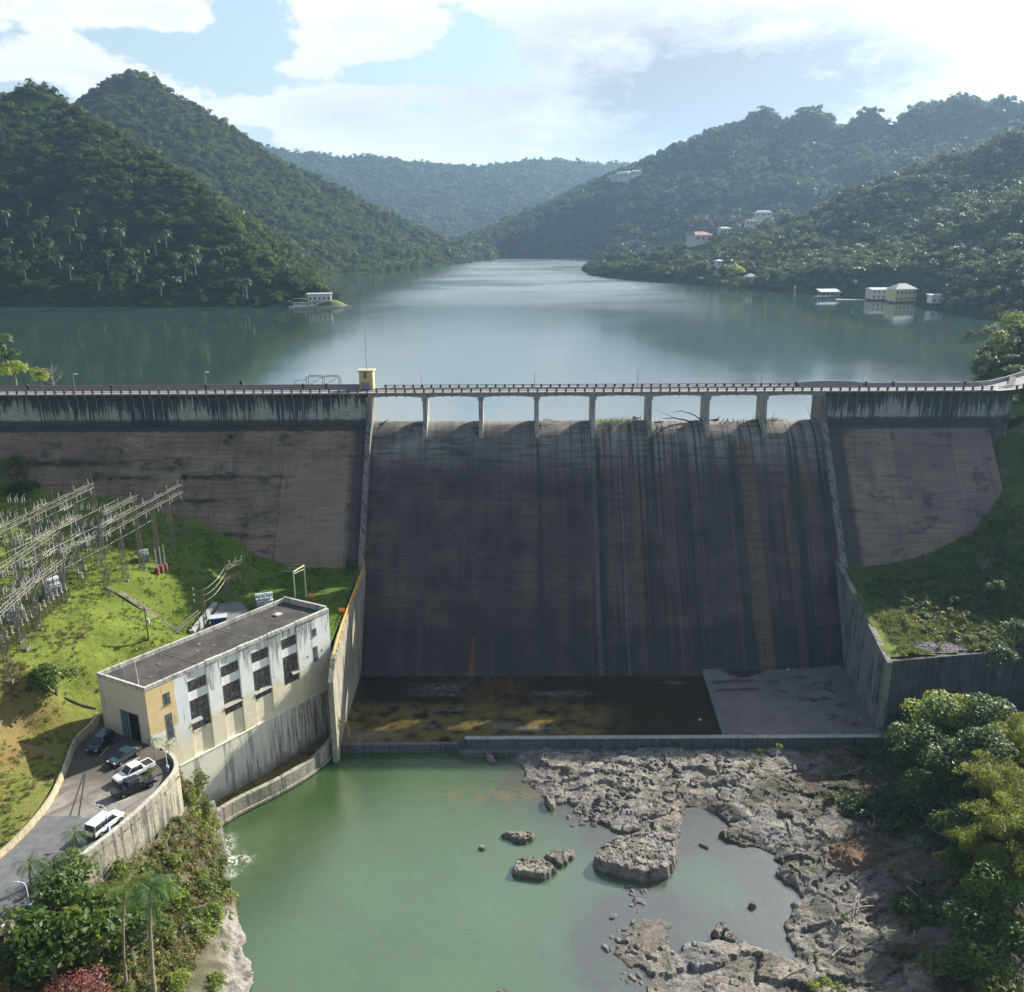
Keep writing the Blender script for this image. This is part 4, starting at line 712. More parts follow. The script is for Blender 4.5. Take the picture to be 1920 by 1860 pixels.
# ---------------------------------------------------------------- green pool
x = np.arange(-52, 70, .5); y = np.arange(56, 131.4, .5); Xp, Yp = np.meshgrid(x, y); sp_ = sdist(Xp, Yp, lp)
def poolmat(q, b):
    v = q.pos(); s = q.sep(v); x, y, z = s
    n = q.noise(v, .07, 4, .6)
    c = q.mix(n, (.045, .082, .022), (.080, .132, .055))
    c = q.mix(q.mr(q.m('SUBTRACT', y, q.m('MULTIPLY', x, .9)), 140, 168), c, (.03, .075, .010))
    c = q.mix(q.m('MULTIPLY', q.mr(q.m('SUBTRACT', q.m('MULTIPLY', x, 1.0), q.m('MULTIPLY', q.m('SUBTRACT', y, 100), .35)), -22, -34), .75), c, (.022, .055, .010))  # dark reflection of the powerhouse painted into the water colour
    sh = q.att('shallow'); c = q.mix(q.m('MULTIPLY', sh, q.mr(q.noise(v, .3, 5, .65), .3, .62, .55, 1)), c, (.062, .066, .050))
    c = q.mix(q.m('MULTIPLY', q.mr(sh, .72, .98), q.mr(q.noise(v, 1.2, 5, .7), .35, .6, .2, .7)), c, (.055, .045, .03))
    c = q.mix(q.m('MULTIPLY', q.blob(x, y, -3, 119, 9, 2.2), q.mr(q.noise(v, .5, 5, .7), .4, .6)), c, (.13, .10, .03))
    for cx, cy, a, bb in ((-41.0, 106.2, 1.0, 2.2), (-38.4, 104.4, 1.5, .9), (-39.6, 101.6, 1.6, .6)):
        fm = q.m('MULTIPLY', q.blob(x, y, cx, cy, a, bb, .8), q.mr(q.noise(q.vm('ADD', v, (5, 2, 0)), 1.5, 8, .72, .8), .47, .56)); c = q.mix(q.m('MULTIPLY', fm, 1.5, clamp=True), c, (.72, .75, .70))
    fl = q.m('MULTIPLY', q.mr(q.vor(v, 1.1)['Distance'], .045, .03), q.blob(x, y, -33, 96, 5, 14, 1)); c = q.mix(q.m('MULTIPLY', fl, .8), c, (.6, .65, .6))
    w_ = q.noise(q.vm('MULTIPLY', v, (1.0, 2.0, 1)), 1.6, 6, .7)
    q.put(b.inputs['Normal'], q.bump(q.m('ADD', w_, q.m('MULTIPLY', q.noise(v, .35, 2), 1.2)), .22, .14)); b.inputs['Roughness'].default_value = .07; b.inputs['IOR'].default_value = 2.35; b.inputs['Specular IOR Level'].default_value = .5; return c
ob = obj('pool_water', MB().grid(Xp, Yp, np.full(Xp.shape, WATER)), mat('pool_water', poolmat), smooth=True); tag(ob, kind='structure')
lagoon = inpoly(Xp, Yp, [tuple(g(*p, WATER)[:2]) for p in [(1120, 1500), (1560, 1500), (1560, 1830), (1080, 1860), (1060, 1650)]])
setatt(ob, 'shallow', np.clip(sstep(-13, -.5, sp_)*.9+fbm(Xp*.15, Yp*.15, 4)*.3-.15+np.where(lagoon, .25, 0), 0, 1))
# ---------------------------------------------------------------- lake and hills
far = [(-700, 191.5), (XL-100, 191.5)]
def L0(x, y): p = g(x, y, 0); return (p[0], p[1])
LAKE = [(-900, 189), (131, 189)] + [(104, 196), (106, 203)] + [L0(1830, 700), L0(1828, 668), L0(1860, 640), (155, 320), L0(1880, 604), L0(1790, 588), L0(1720, 566), L0(1600, 560), L0(1540, 549), L0(1480, 548), L0(1420, 544), L0(1350, 541), L0(1290, 531), L0(1200, 527), L0(1110, 517), L0(1090, 505), L0(1105, 497), L0(1140, 491), L0(1100, 486), L0(1090, 484), L0(940, 485), L0(925, 488), L0(830, 497), L0(740, 507), L0(650, 515), L0(612, 522), L0(600, 530), L0(615, 548), L0(640, 566), L0(636, 577), L0(590, 577), L0(500, 577), L0(380, 576), L0(200, 575), L0(0, 574), L0(-150, 574), (-900, 470)]
tip = g(640, 572, 0)
def ridge(pts): return [gy(*p) for p in pts]
RID = [
 (ridge([(628, 556, 508), (600, 538, 512), (540, 492, 525), (440, 402, 560), (330, 302, 610), (200, 217, 660), (135, 183, 685), (112, 172, 692), (70, 146, 700), (30, 165, 705), (22, 190, 712), (-120, 260, 740), (-400, 300, 800)]), .72, 1.0),
 (ridge([(930, 474, 1330), (880, 455, 1300), (800, 422, 1260), (700, 374, 1220), (600, 324, 1200), (490, 269, 1180), (420, 227, 1160), (370, 197, 1150), (310, 162, 1140), (260, 132, 1130), (215, 144, 1130), (172, 178, 1140), (60, 230, 1180), (-200, 280, 1250)]), .62, 1.0),
 (ridge([(300, 250, 2700), (490, 271, 2750), (560, 279, 2760), (640, 291, 2780), (700, 286, 2800), (780, 299, 2800), (860, 306, 2800), (930, 304, 2800), (1010, 293, 2800), (1100, 299, 2800), (1215, 306, 2850), (1400, 320, 2900)]), .30, 1.0),
 (ridge([(870, 446, 1900), (980, 421, 1850), (1100, 381, 1780), (1215, 307, 1650), (1280, 271, 1600), (1330, 247, 1560), (1390, 226, 1520), (1435, 222, 1500), (1480, 224, 1490), (1520, 220, 1470), (1580, 226, 1450), (1625, 226, 1430), (1690, 236, 1410), (1740, 210, 1390), (1800, 196, 1370), (1880, 192, 1350), (1930, 180, 1330), (2100, 150, 1250)]), .42, 1.0),
 (ridge([(1120, 480, 905), (1250, 458, 880), (1400, 424, 850), (1550, 374, 830), (1700, 305, 800), (1800, 268, 780), (1920, 225, 760), (2100, 180, 720), (2400, 120, 600)]), .45, 1.0),
 (ridge([(1105, 500, 860), (1200, 497, 760), (1330, 500, 700), (1450, 498, 680), (1560, 488, 640)]), .5, 1.0),
 (ridge([(1860, 560, 250), (1925, 560, 240), (2100, 480, 240), (2500, 350, 300)]), .8, 1.0)]
KNOB = [(1435, 194, 1500, 26), (1520, 197, 1470, 36), (1625, 201, 1430, 26), (1740, 182, 1390, 30), (1800, 171, 1370, 34), (1880, 177, 1350, 36), (68, 141, 700, 13), (40, 150, 703, 9), (258, 130, 1130, 34), (222, 140, 1130, 20), (305, 160, 1138, 24)]
def hills(X, Y):
    Z = np.full(X.shape, -50.)
    wxx = X+(fbm(X*.006, Y*.006, 4, 61)-.5)*90; wyy = Y+(fbm(X*.006+3, Y*.006, 4, 62)-.5)*90
    for pts, sl, _ in RID:
        P_ = np.array(pts); best = np.full(X.shape, -99.)
        for a, b in zip(P_[:-1], P_[1:]):
            vx, vy = b[0]-a[0], b[1]-a[1]; L2 = vx*vx+vy*vy
            near = np.clip(((X-a[0])*vx+(Y-a[1])*vy)/L2, 0, 1); d0 = np.hypot(X-a[0]-near*vx, Y-a[1]-near*vy)
            wgt = sstep(0, 60, d0); xx = X+(wxx-X)*wgt; yy = Y+(wyy-Y)*wgt
            t = np.clip(((xx-a[0])*vx+(yy-a[1])*vy)/L2, 0, 1); d = np.hypot(xx-a[0]-t*vx, yy-a[1]-t*vy)
            best = np.maximum(best, a[2]+(b[2]-a[2])*t - d*sl)
        Z = np.maximum(Z, best)
    for a_, b_, Yk, rk_ in KNOB: p = gy(a_, b_, Yk); d2 = ((X-p[0])**2+((Y-p[1])*.7)**2)/rk_**2; Z = np.maximum(Z, p[2]-rk_*.62*d2)
    return Z
x = np.concatenate([np.arange(-1500, 1000, 9), np.arange(1000, 2400, 25)]); y = np.concatenate([np.arange(192, 1500, 8), np.arange(1500, 4000, 25)]); Xh, Yh = np.meshgrid(x, y)
sl_ = -sdist(Xh, Yh, LAKE)      # + on land
Zh = hills(Xh, Yh); Zh = np.maximum(Zh, 1.2+0*Zh)
TREE_H = 7.0
Zh = np.where(Zh > 2, np.maximum(Zh-TREE_H*sstep(0, 40, Zh), 1.2), Zh)
cap = np.where(sl_ > 0, 1.0+sl_*1.1, -2+sl_*.4); Zh = np.minimum(Zh, cap)
Zh = Zh + np.where(sl_ > 12, (fbm(Xh*.02, Yh*.02, 4, 70)-.5)*14*sstep(12, 60, sl_)*sstep(4, 30, Zh), 0)
def hillmat(q, b):
    v = q.pos(); return q.ramp(q.noise(v, .02, 6, .7), [(.35, (.012, .024, .008)), (.55, (.024, .042, .011)), (.7, (.035, .055, .018))])
kp = (sl_ > -30)
tag(obj('hills', MB().grid(Xh, Yh, Zh, kp), mat('hill_ground', hillmat, spec=0), smooth=True), kind='structure')
def lookup(X, Y, A=Zh):
    i = np.clip(np.searchsorted(x, X)-1, 0, len(x)-2); j = np.clip(np.searchsorted(y, Y)-1, 0, len(y)-2)
    tx = (X-x[i])/(x[i+1]-x[i]); ty = (Y-y[j])/(y[j+1]-y[j])
    return A[j, i]*(1-tx)*(1-ty)+A[j, i+1]*tx*(1-ty)+A[j+1, i]*(1-tx)*ty+A[j+1, i+1]*tx*ty
hx, hy = x, y
def lakemat(q, b):
    v = q.pos(); s = q.sep(v)
    c = q.mix(q.noise(v, .01, 4), (.018, .040, .030), (.028, .055, .040))
    rip = q.noise(q.vm('MULTIPLY', v, (.5, 1.0, 1)), 1.3, 5, .7); big = q.noise(v, .02, 4, .6)
    calm = q.mr(big, .42, .6, .25, 1)
    q.put(b.inputs['Normal'], q.bump(q.m('MULTIPLY', rip, calm), .14, .10)); q.put(b.inputs['Roughness'], q.m('ADD', .05, q.m('MULTIPLY', q.mr(s[1], 330, 650, .05, .24), q.m('MULTIPLY', q.mr(q.m('ABSOLUTE', q.m('SUBTRACT', s[0], q.m('ADD', 8, q.m('MULTIPLY', s[1], .025)))), 60, 135, 1, 0), q.mr(q.noise(q.vm('MULTIPLY', v, (.6, 1, 1)), .012, 5, .6), .3, .6, .5, 1))))); b.inputs['IOR'].default_value = 5.0; b.inputs['Specular IOR Level'].default_value = .55; return c
lk = MB().add([(-1500, 190.9, 0), (1000, 190.9, 0), (1000, 3000, 0), (-1500, 3000, 0)], [(0, 1, 2, 3)])
tag(obj('lake', lk, mat('lake_water', lakemat)), kind='structure')
gb = MB().add([(-1750, -50, -55), (2550, -50, -55), (2550, 4150, -55), (-1750, 4150, -55)], [(0, 1, 2, 3)]); tag(obj('terrain', gb, mat('far_ground', hillmat)), kind='structure')
# pale marsh at the head of the lake
mp = [g(*p, .35) for p in [(938, 486), (980, 484), (1060, 483.5), (1092, 485), (1095, 481), (940, 481)]]
tag(obj('marsh', flat(mp, .35), mat('marsh_green', c=(.12, .16, .06))), kind='structure')
# ---------------------------------------------------------------- vegetation
rng = np.random.default_rng(7)
M['leafA'] = leafmat('forest_leaves', [(.008, .021, .008), (.024, .048, .013), (.10, .125, .026)], .3, .012, .08, .62)
M['leafP'] = leafmat('palm_leaves', [(.022, .045, .014), (.05, .09, .024), (.09, .14, .04)], .3, .03)
M['leafB'] = leafmat('bright_leaves', [(.035, .065, .010), (.095, .145, .020), (.23, .28, .04)], .42, .04)
M['leafD'] = leafmat('deep_leaves', [(.014, .034, .009), (.042, .085, .015), (.12, .17, .028)], .38, .03)
M['leafY'] = leafmat('bamboo_leaves', [(.022, .042, .008), (.075, .11, .014), (.26, .29, .03)], .5, .12)
M['leafR'] = leafmat('red_leaves', [(.10, .055, .04), (.26, .07, .06), (.50, .16, .14)], .25, .9)
M['dry'] = leafmat('dry_grass', [(.09, .075, .03), (.19, .155, .06), (.28, .24, .10)], .3, .3)
M['mixed'] = leafmat('mixed_leaves', [(.04, .06, .015), (.11, .14, .028), (.22, .23, .055)], .38, .05)
M['bark'] = mat('bark', lambda q, b: q.mix(q.mr(q.noise(q.vm('MULTIPLY', q.pos(), (4, 4, 1)), 1.5, 6, .7), .35, .65), (.10, .08, .06), (.26, .22, .18)))
M['palmtrunk'] = mat('palm_bark', lambda q, b: q.mix(q.mr(q.noise(q.vm('MULTIPLY', q.pos(), (1, 1, 6)), 1.5, 5, .7), .35, .65), (.16, .12, .085), (.36, .29, .22)))
M['dead'] = mat('driftwood', lambda q, b: q.mix(q.mr(q.noise(q.vm('MULTIPLY', q.pos(), (4, 4, 2)), 1.5, 6, .7), .35, .65), (.16, .13, .10), (.38, .34, .29)))
def nrmz(v): return v/(np.linalg.norm(v, axis=-1, keepdims=True)+1e-9)
def leaves(Pn, size, nr, r, aspect=.55):
    n = len(Pn); size = np.broadcast_to(size, n)[:, None]
    nr = nrmz(nr+r.normal(0, .55, (n, 3))); a = nrmz(np.cross(nr, r.normal(0, 1, (n, 3)))); b = np.cross(nr, a)
    V = np.stack([Pn-a*size, Pn-b*size*aspect, Pn+a*size+nr*size*.15, Pn+b*size*aspect], 1).reshape(-1, 3)
    return V, np.arange(4*n).reshape(n, 4)
def cloud(lobes, dens, leaf, r, flat_=.8, fill=.35):
    Ps, Ns = [], []
    for c, rad in lobes:
        n = max(12, int(dens*rad*rad)); d = nrmz(r.normal(0, 1, (n, 3))); d[:, 2] = np.where(d[:, 2] < -.45, -d[:, 2], d[:, 2])
        rr = rad*(1-fill*r.random(n)**1.6)*(.86+.28*fbm(d[:, 0]*2+c[0], d[:, 1]*2+d[:, 2]*2+c[1], 2, 3))
        Ps.append(np.array(c)+d*rr[:, None]*np.array((1, 1, flat_))); Ns.append(d*.7+np.array((0, 0, .55)))
    Pn = np.concatenate(Ps); return leaves(Pn, leaf*(.7+.6*r.random(len(Pn))), np.concatenate(Ns), r)
def lobeset(n, R_, H, r, rr=(.34, .55)):
    L = []
    for i in range(n):
        a = r.random()*6.283; q_ = r.random()**.5; z = H*(.35+.65*(1-q_*q_)*r.random()+.1*r.normal())
        L.append(((math.cos(a)*R_*q_*.75, math.sin(a)*R_*q_*.75, z), R_*(rr[0]+(rr[1]-rr[0])*r.random())))
    return L
def crownmesh(name, R_, H, n, dens, leaf, m, seed, **k):
    r = np.random.default_rng(seed); V, Fc = cloud(lobeset(n, R_, H, r), dens, leaf, r, **k); return mesh_from(name, V, Fc, m)
def place(a, b, h, zf):
    d = ray(a, b); d = d/np.linalg.norm(d)
    for t in np.arange(60, 320, .25):
        p = CAM+d*t; zg = float(zf(np.array([p[0]]), np.array([p[1]]))[0])
        if p[2]-zg <= h: return np.array((p[0], p[1], zg))
    return p
def palmcrown(r, nf=14, L=2.6, nl=12, wide=.16, droop=1.0, up0=.9):
    Vs, Fs, k = [], [], 0
    for f in range(nf):
        a = 6.283*f/nf+r.normal(0, .15); ele = up0*(1-1.25*(f % 3)/3.)+r.normal(0, .12); ln = L*(.85+.3*r.random()); h = np.array((math.cos(a), math.sin(a), 0)); side = np.array((-h[1], h[0], 0)); p = np.zeros(3); e = ele; pts = [p]
        for i in range(nl): e -= droop*(1.9/nl); p = p+(h*math.cos(e)+np.array((0, 0, math.sin(e))))*ln/nl; pts.append(p)
        for i in range(1, nl+1):
            t = pts[i]-pts[i-1]; t /= np.linalg.norm(t); u = i/nl; wl = ln*.30*math.sin(math.pi*min(1, .12+u*.9))**.7+.04
            for sg in (-1, 1):
                d = nrmz(side*sg*1.0+t*.55+np.array((0, 0, -.42-.3*r.random()))); q_ = pts[i]; wv = t*wide*L/2.6*.5
                Vs += [q_-wv, q_+wv, q_+d*wl+wv*.25, q_+d*wl-wv*.25]; Fs.append((k, k+1, k+2, k+3)); k += 4
        for i in range(nl): wv = side*.03*L/2.6; Vs += [pts[i]-wv, pts[i]+wv, pts[i+1]+wv, pts[i+1]-wv]; Fs.append((k, k+1, k+2, k+3)); k += 4
    return np.array(Vs), np.array(Fs)
# --- scattering through geometry nodes (only for what nobody could count)
def scatter(name, pts, scl, protos, label=None, up=None, base=None):
    cl = bpy.data.collections.new(name+'_kinds')
    for i, me in enumerate(protos): o = bpy.data.objects.new('%s_kind' % name, me); cl.objects.link(o)
    n = len(pts); me = bpy.data.meshes.new(name); me.vertices.add(n); me.vertices.foreach_set('co', np.asarray(pts, np.float32).ravel())
    r = np.random.default_rng(n); rot = np.zeros((n, 3)); rot[:, 2] = r.random(n)*6.283; rot[:, :2] = r.normal(0, .12, (n, 2))
    a = me.attributes.new('rot', 'FLOAT_VECTOR', 'POINT'); a.data.foreach_set('vector', rot.astype(np.float32).ravel())
    sc = np.stack([scl, scl, scl*(.8+.4*r.random(n))], 1) if np.ndim(scl) == 1 else scl
    a = me.attributes.new('scl', 'FLOAT_VECTOR', 'POINT'); a.data.foreach_set('vector', sc.astype(np.float32).ravel())
    o = bpy.data.objects.new(name, me); col.objects.link(o); o['kind'] = 'stuff'
    ng = bpy.data.node_groups.new(name, 'GeometryNodeTree'); ng.interface.new_socket('Geometry', in_out='INPUT', socket_type='NodeSocketGeometry'); ng.interface.new_socket('Geometry', in_out='OUTPUT', socket_type='NodeSocketGeometry')
    N = ng.nodes; gi = N.new('NodeGroupInput'); go = N.new('NodeGroupOutput'); io = N.new('GeometryNodeInstanceOnPoints'); ci = N.new('GeometryNodeCollectionInfo')
    ci.inputs['Collection'].default_value = cl; ci.inputs['Separate Children'].default_value = True; ci.inputs['Reset Children'].default_value = True
    io.inputs['Pick Instance'].default_value = True
    for nm, sk in (('rot', 'Rotation'), ('scl', 'Scale')):
        at = N.new('GeometryNodeInputNamedAttribute'); at.data_type = 'FLOAT_VECTOR'; at.inputs['Name'].default_value = nm; ng.links.new(at.outputs[0], io.inputs[sk])
    rv = N.new('FunctionNodeRandomValue'); rv.data_type = 'INT'; rv.inputs['Min'].default_value = 0 if False else 0
    for s_ in rv.inputs:
        if s_.name == 'Min' and s_.type == 'INT': s_.default_value = 0
        if s_.name == 'Max' and s_.type == 'INT': s_.default_value = len(protos)-1
    out = [s_ for s_ in rv.outputs if s_.type == 'INT'][0]; ng.links.new(out, io.inputs['Instance Index'])
    ng.links.new(gi.outputs[0], io.inputs['Points']); ng.links.new(ci.outputs[0], io.inputs['Instance']); ng.links.new(io.outputs[0], go.inputs[0])
    md = o.modifiers.new('scatter', 'NODES'); md.node_group = ng; return o
# forest
FT = [crownmesh('forest_tree', 3.6+.5*(i % 3), 4.5+.6*(i % 2), 6+i % 3, 15, .52, M['leafA'], 100+i) for i in range(6)]
_v, _f = palmcrown(np.random.default_rng(5), 10, 3.6, 5, wide=.9); _pm = mesh_from('forest_palm', _v+np.array((0, 0, 7.5)), _f, M['leafP'])
FT = FT*3+[_pm, crownmesh('forest_tree', 3.2, 5.5, 5, 14, .5, M['leafP'], 150)]
FS = [crownmesh('forest_tree', 3.6, 4.2, 5, 7, .85, M['leafA'], 200+i) for i in range(4)]
def ptest(Pn, mx=80, my=80):
    v = Pn-CAM; d = v@fw; px = 960+F*(v@rt)/d; py = 930-F*(v@up)/d; return (px > -mx) & (px < 1920+mx) & (py > -my) & (py < 1860+my) & (d > 1)
def forest(name, x0, x1, y0, y1, sp_, protos, smul, sel=None):
    n = int((x1-x0)*(y1-y0)/sp_**2); X = x0+(x1-x0)*rng.random(n); Y = y0+(y1-y0)*rng.random(n); s_ = -sdist(X, Y, LAKE); Z = lookup(X, Y)
    k = (s_ > .8) & (Z > .1); 
    if sel is not None: k &= sel(X, Y, Z)
    Pn = np.stack([X, Y, Z-.6], 1)[k]; s_ = s_[k]; v = Pn-CAM; k2 = ptest(Pn, 60, 60); Pn = Pn[k2]; s_ = s_[k2]
    sc = smul*(.50+.85*rng.random(len(Pn))**1.8+.3*(rng.random(len(Pn)) < .07))*np.where(s_ < 6, .75, 1); print(name, len(Pn)); return scatter(name, Pn, sc, protos)
CLEAR = []      # spots kept open for the lake houses
def clear(X, Y, Z):
    k = np.ones(X.shape, bool)
    for cx, cy, rr in CLEAR: k &= np.hypot(X-cx, Y-cy) > rr
    return k
for a_, b_, Y_, w_ in [(1168, 405, 1450, 26), (1431, 402, 1050, 18), (1408, 418, 1000, 12), (1425, 440, 900, 20), (1356, 458, 860, 10), (1310, 464, 850, 22)]: p_ = gy(a_, b_, Y_); CLEAR += [(p_[0], p_[1]-10, w_*.55+3), (p_[0], p_[1]-22, w_*.5+2)]
for px_, py_, zz, rr in [(1687, 560, .5, 10), (1640, 560, .5, 10), (1600, 558, .5, 7), (1552, 553, .3, 9), (1758, 567, 2, 9), (1405, 534, 1.5, 6), (622, 574, .5, 12), (1628, 546, 4, 9)]: p = g(px_, py_, zz); CLEAR.append((p[0], p[1], rr))
fo = forest('forest', -560, -55, 470, 900, 4.0, FT, .85, lambda X, Y, Z: clear(X, Y, Z) & (Y < 900)); 
forest('forest', -720, 40, 900, 1500, 5.3, FT, 1.05)
forest('forest', 40, 900, 400, 1100, 5.0, FT, .95, clear)
forest('forest', -120, 1300, 1100, 2100, 8.5, FS, 1.55, clear)
forest('forest', -900, 1300, 2000, 3300, 14, FS, 2.0)
forest('forest', 100, 200, 195, 420, 3.6, FT, .62, lambda X, Y, Z: (X > 126) | (Y > 225))
forest('forest', 96, 135, 193.5, 240, 1.6, FT, .28, lambda X, Y, Z: (segdist(X, Y, cv) > 5))
# --- generic plants near the camera
BUSH = [crownmesh('bush', 1.0, 1.1, 5, 110, .17, M['leafB'], 300+i) for i in range(3)]
BUSHM = [crownmesh('bush', 1.0, .9, 5, 110, .16, M['mixed'], 310+i) for i in range(3)]
BUSHD = [crownmesh('bush', 1.0, 1.0, 5, 110, .17, M['leafD'], 320+i) for i in range(3)]
def tuft(seed, m, n=26, h=.5, w=.05, sp_=.3):
    r = np.random.default_rng(seed); V = []; Fc = []
    for i in range(n):
        a = r.random()*6.283; p = np.array((r.normal(0, sp_), r.normal(0, sp_), 0)); d = np.array((math.cos(a), math.sin(a), 0)); s_ = np.array((-d[1], d[0], 0))*w; hh = h*(.5+.8*r.random()); k = len(V)
        m1 = p+d*hh*.25+np.array((0, 0, hh*.7)); m2 = p+d*hh*.7+np.array((0, 0, hh*.9)); V += [p-s_, p+s_, m1+s_, m1-s_, m2+s_*.3, m2-s_*.3]; Fc += [(k, k+1, k+2, k+3), (k+3, k+2, k+4, k+5)]
    return mesh_from('tuft', np.array(V), np.array(Fc), m)
M['blade'] = leafmat('grass_blades', [(.05, .085, .012), (.12, .175, .022), (.22, .25, .05)], .35, .15)
TG = [tuft(400+i, M['blade']) for i in range(4)]; TD = [tuft(420+i, M['dry'], 30, .7) for i in range(3)]
def onsheet(n, x0, x1, y0, y1, zf, sel, jz=0):
    X = x0+(x1-x0)*rng.random(n); Y = y0+(y1-y0)*rng.random(n); k = sel(X, Y); X, Y = X[k], Y[k]; Pn = np.stack([X, Y, zf(X, Y)+jz], 1); return Pn[ptest(Pn)]
def gridlook(Xg, Yg, Zg):
    xx = Xg[0]; yy = Yg[:, 0]
    def f(X, Y):
        i = np.clip(np.searchsorted(xx, X)-1, 0, len(xx)-2); j = np.clip(np.searchsorted(yy, Y)-1, 0, len(yy)-2); tx = (X-xx[i])/(xx[i+1]-xx[i]); ty = (Y-yy[j])/(yy[j+1]-yy[j])
        return Zg[j, i]*(1-tx)*(1-ty)+Zg[j, i+1]*tx*(1-ty)+Zg[j+1, i]*(1-tx)*ty+Zg[j+1, i+1]*tx*ty
    return f
GX, GY = np.meshgrid(np.arange(-160, -28, .6), np.arange(58, 187, .6))
zG, zB, zT, zV = gridlook(GX, GY, GZ), gridlook(Xb, Yb, Zb), gridlook(Xt, Yt, Zt), gridlook(Xv, Yv, Zv)
# lawn tufts
selL = lambda X, Y: (sdist(X, Y, ROADP) < -1) & inpoly(X, Y, UL) & (sdist(X, Y, bp4) < -1) & (fbm(X*.3, Y*.3, 3, 90) > .42) & (Y < 186-.78*9)
p = onsheet(15000, -115, -30, 75, 170, zG, selL, -.03); scatter('grass', p, .25+.45*rng.random(len(p)), TG)
p = onsheet(4200, -115, -50, 75, 128, zG, lambda X, Y: selL(X, Y) & (fbm(X*.2, Y*.2, 3, 91) > .5), -.03); scatter('dry_grass', p, .25+.4*rng.random(len(p)), TD)
# shrubs of the bank
inB = lambda X, Y, d=0.: inpoly(X, Y, BK) & (segdist(X, Y, ed) > .9+d) & (segdist(X, Y, [(a[0], a[1]) for a in rc]) > .8)
nb = lambda X, Y, s_: fbm(X*.16, Y*.16, 3, s_)
rockfree = lambda X, Y: ~((segdist(X, Y, ed) < 2.4) & (Y < 94.5))
p = onsheet(1700, -85, -36, 70, 112, zB, lambda X, Y: inB(X, Y) & (nb(X, Y, 95) < .52) & rockfree(X, Y), -.2); scatter('undergrowth', p, .5+.8*rng.random(len(p)), BUSHM)
p = onsheet(1500, -85, -36, 70, 112, zB, lambda X, Y: inB(X, Y) & (nb(X, Y, 95) > .50) & rockfree(X, Y), -.2); scatter('undergrowth', p, .55+.9*rng.random(len(p)), BUSH)
p = onsheet(700, -85, -36, 70, 114, zB, lambda X, Y: inB(X, Y) & (nb(X, Y, 96) > .56) & rockfree(X, Y), -.2); scatter('undergrowth', p, .5+.9*rng.random(len(p)), BUSHD)
p = onsheet(4000, -85, -36, 70, 112, zB, lambda X, Y: inB(X, Y, -.4), -.05); scatter('dry_grass', p, .5+.7*rng.random(len(p)), TD)
# right hillside: vines and grass on the terrace, scrub on the slope
tsel = lambda X, Y: (X > np.interp(Y, [134, 150, 169, 190], [63.4, 64.9, 66.8, 67.2])) & (Y > np.interp(X, [a[0] for a in CWp], [a[1] for a in CWp])+.8) & (Y < 185.5-.78*np.maximum(0, -zT(X, Y)))
rub = lambda X, Y: np.exp(-((X-72.5)/5.5)**2-((Y-138.3)/2.2)**2)
p = onsheet(4200, 65, 125, 132, 186, zT, lambda X, Y: tsel(X, Y) & (rub(X, Y) < .3) & (X > 70+14*(fbm(X*.2, Y*.2, 3, 5)-.5)), -.1); dq = (185.5-.78*np.maximum(0, -p[:, 2]))-p[:, 1]; scatter('undergrowth', p, (.3+.9*rng.random(len(p))**2)*np.clip(dq/6, .4, 1), BUSHD+BUSHM)
p = onsheet(1500, 95, 150, 66, 190, lambda X, Y: np.where(Y > 134, zT(X, Y), zV(X, Y)), lambda X, Y: (X > 99+8*(fbm(X*.2, Y*.2, 2, 5)-.5)) & ~((Y > 181) & (X < 120)), -.4)
X_ = 113+37*rng.random(300); Y_ = 70+112*rng.random(300); kq = ~((Y_ > 165) & (X_ < 135)); X_, Y_ = X_[kq], Y_[kq]; p = np.stack([X_, Y_, np.where(Y_ > 134, zT(X_, Y_), zV(X_, Y_))-.4], 1); scatter('forest', p, .5+.5*rng.random(len(p)), FT)
p = onsheet(2600, 65, 125, 132, 186, zT, lambda X, Y: tsel(X, Y) & (X > 80) & (fbm(X*.15, Y*.15, 3, 6) > .5), -.1); scatter('undergrowth', p, .5+.7*rng.random(len(p))**2, BUSHM)
p = onsheet(9000, 65, 100, 134, 170, zT, lambda X, Y: tsel(X, Y) & (rub(X, Y) < .55), -.03); scatter('grass', p, .35+.6*rng.random(len(p)), TG)
# right bank below: scrub and leaf litter
soilf = gridlook(Xv, Yv, np.clip(soilm, 0, 1))
p = onsheet(9000, 45, 120, 66, 133.5, zV, lambda X, Y: (soilf(X, Y) > .75) & (fbm(X*.14, Y*.14, 3, 7)+.012*np.clip(X-62, 0, 30)+.006*np.clip(85-Y, 0, 30) > .55) & (zV(X, Y) > WATER+1.2), -.15); scatter('undergrowth', p, .35+1.3*rng.random(len(p))**3, BUSHD)
p = onsheet(700, 30, 140, 66, 130, zV, lambda X, Y: (soilf(X, Y) > .5) & (fbm(X*.2, Y*.2, 3, 8) > .58) & (zV(X, Y) > WATER+1), -.15); scatter('undergrowth', p, .3+.55*rng.random(len(p))**2, BUSHM)
p = onsheet(3000, 30, 140, 66, 130, zV, lambda X, Y: (soilf(X, Y) > .6) & (fbm(X*.2, Y*.2, 3, 9) > .45) & (zV(X, Y) > WATER+.8), -.05); scatter('dry_grass', p, .3+.6*rng.random(len(p)), TD)
STK = []
for i in range(4):
    r = np.random.default_rng(500+i); m = MB(); a = np.array((-1.2, 0, .1)); pts = [a+np.array((t*2.4, .25*math.sin(3*t+i), .12+.1*math.sin(5*t))) for t in np.linspace(0, 1, 5)]; m.tube(pts, [.07, .06, .05, .04, .02], 5); m.tube([pts[2], pts[2]+np.array((.5, .5, .3))], [.04, .015], 4)
    STK.append(mesh_from('stick', np.concatenate(m.v), m.f, M['dead']))
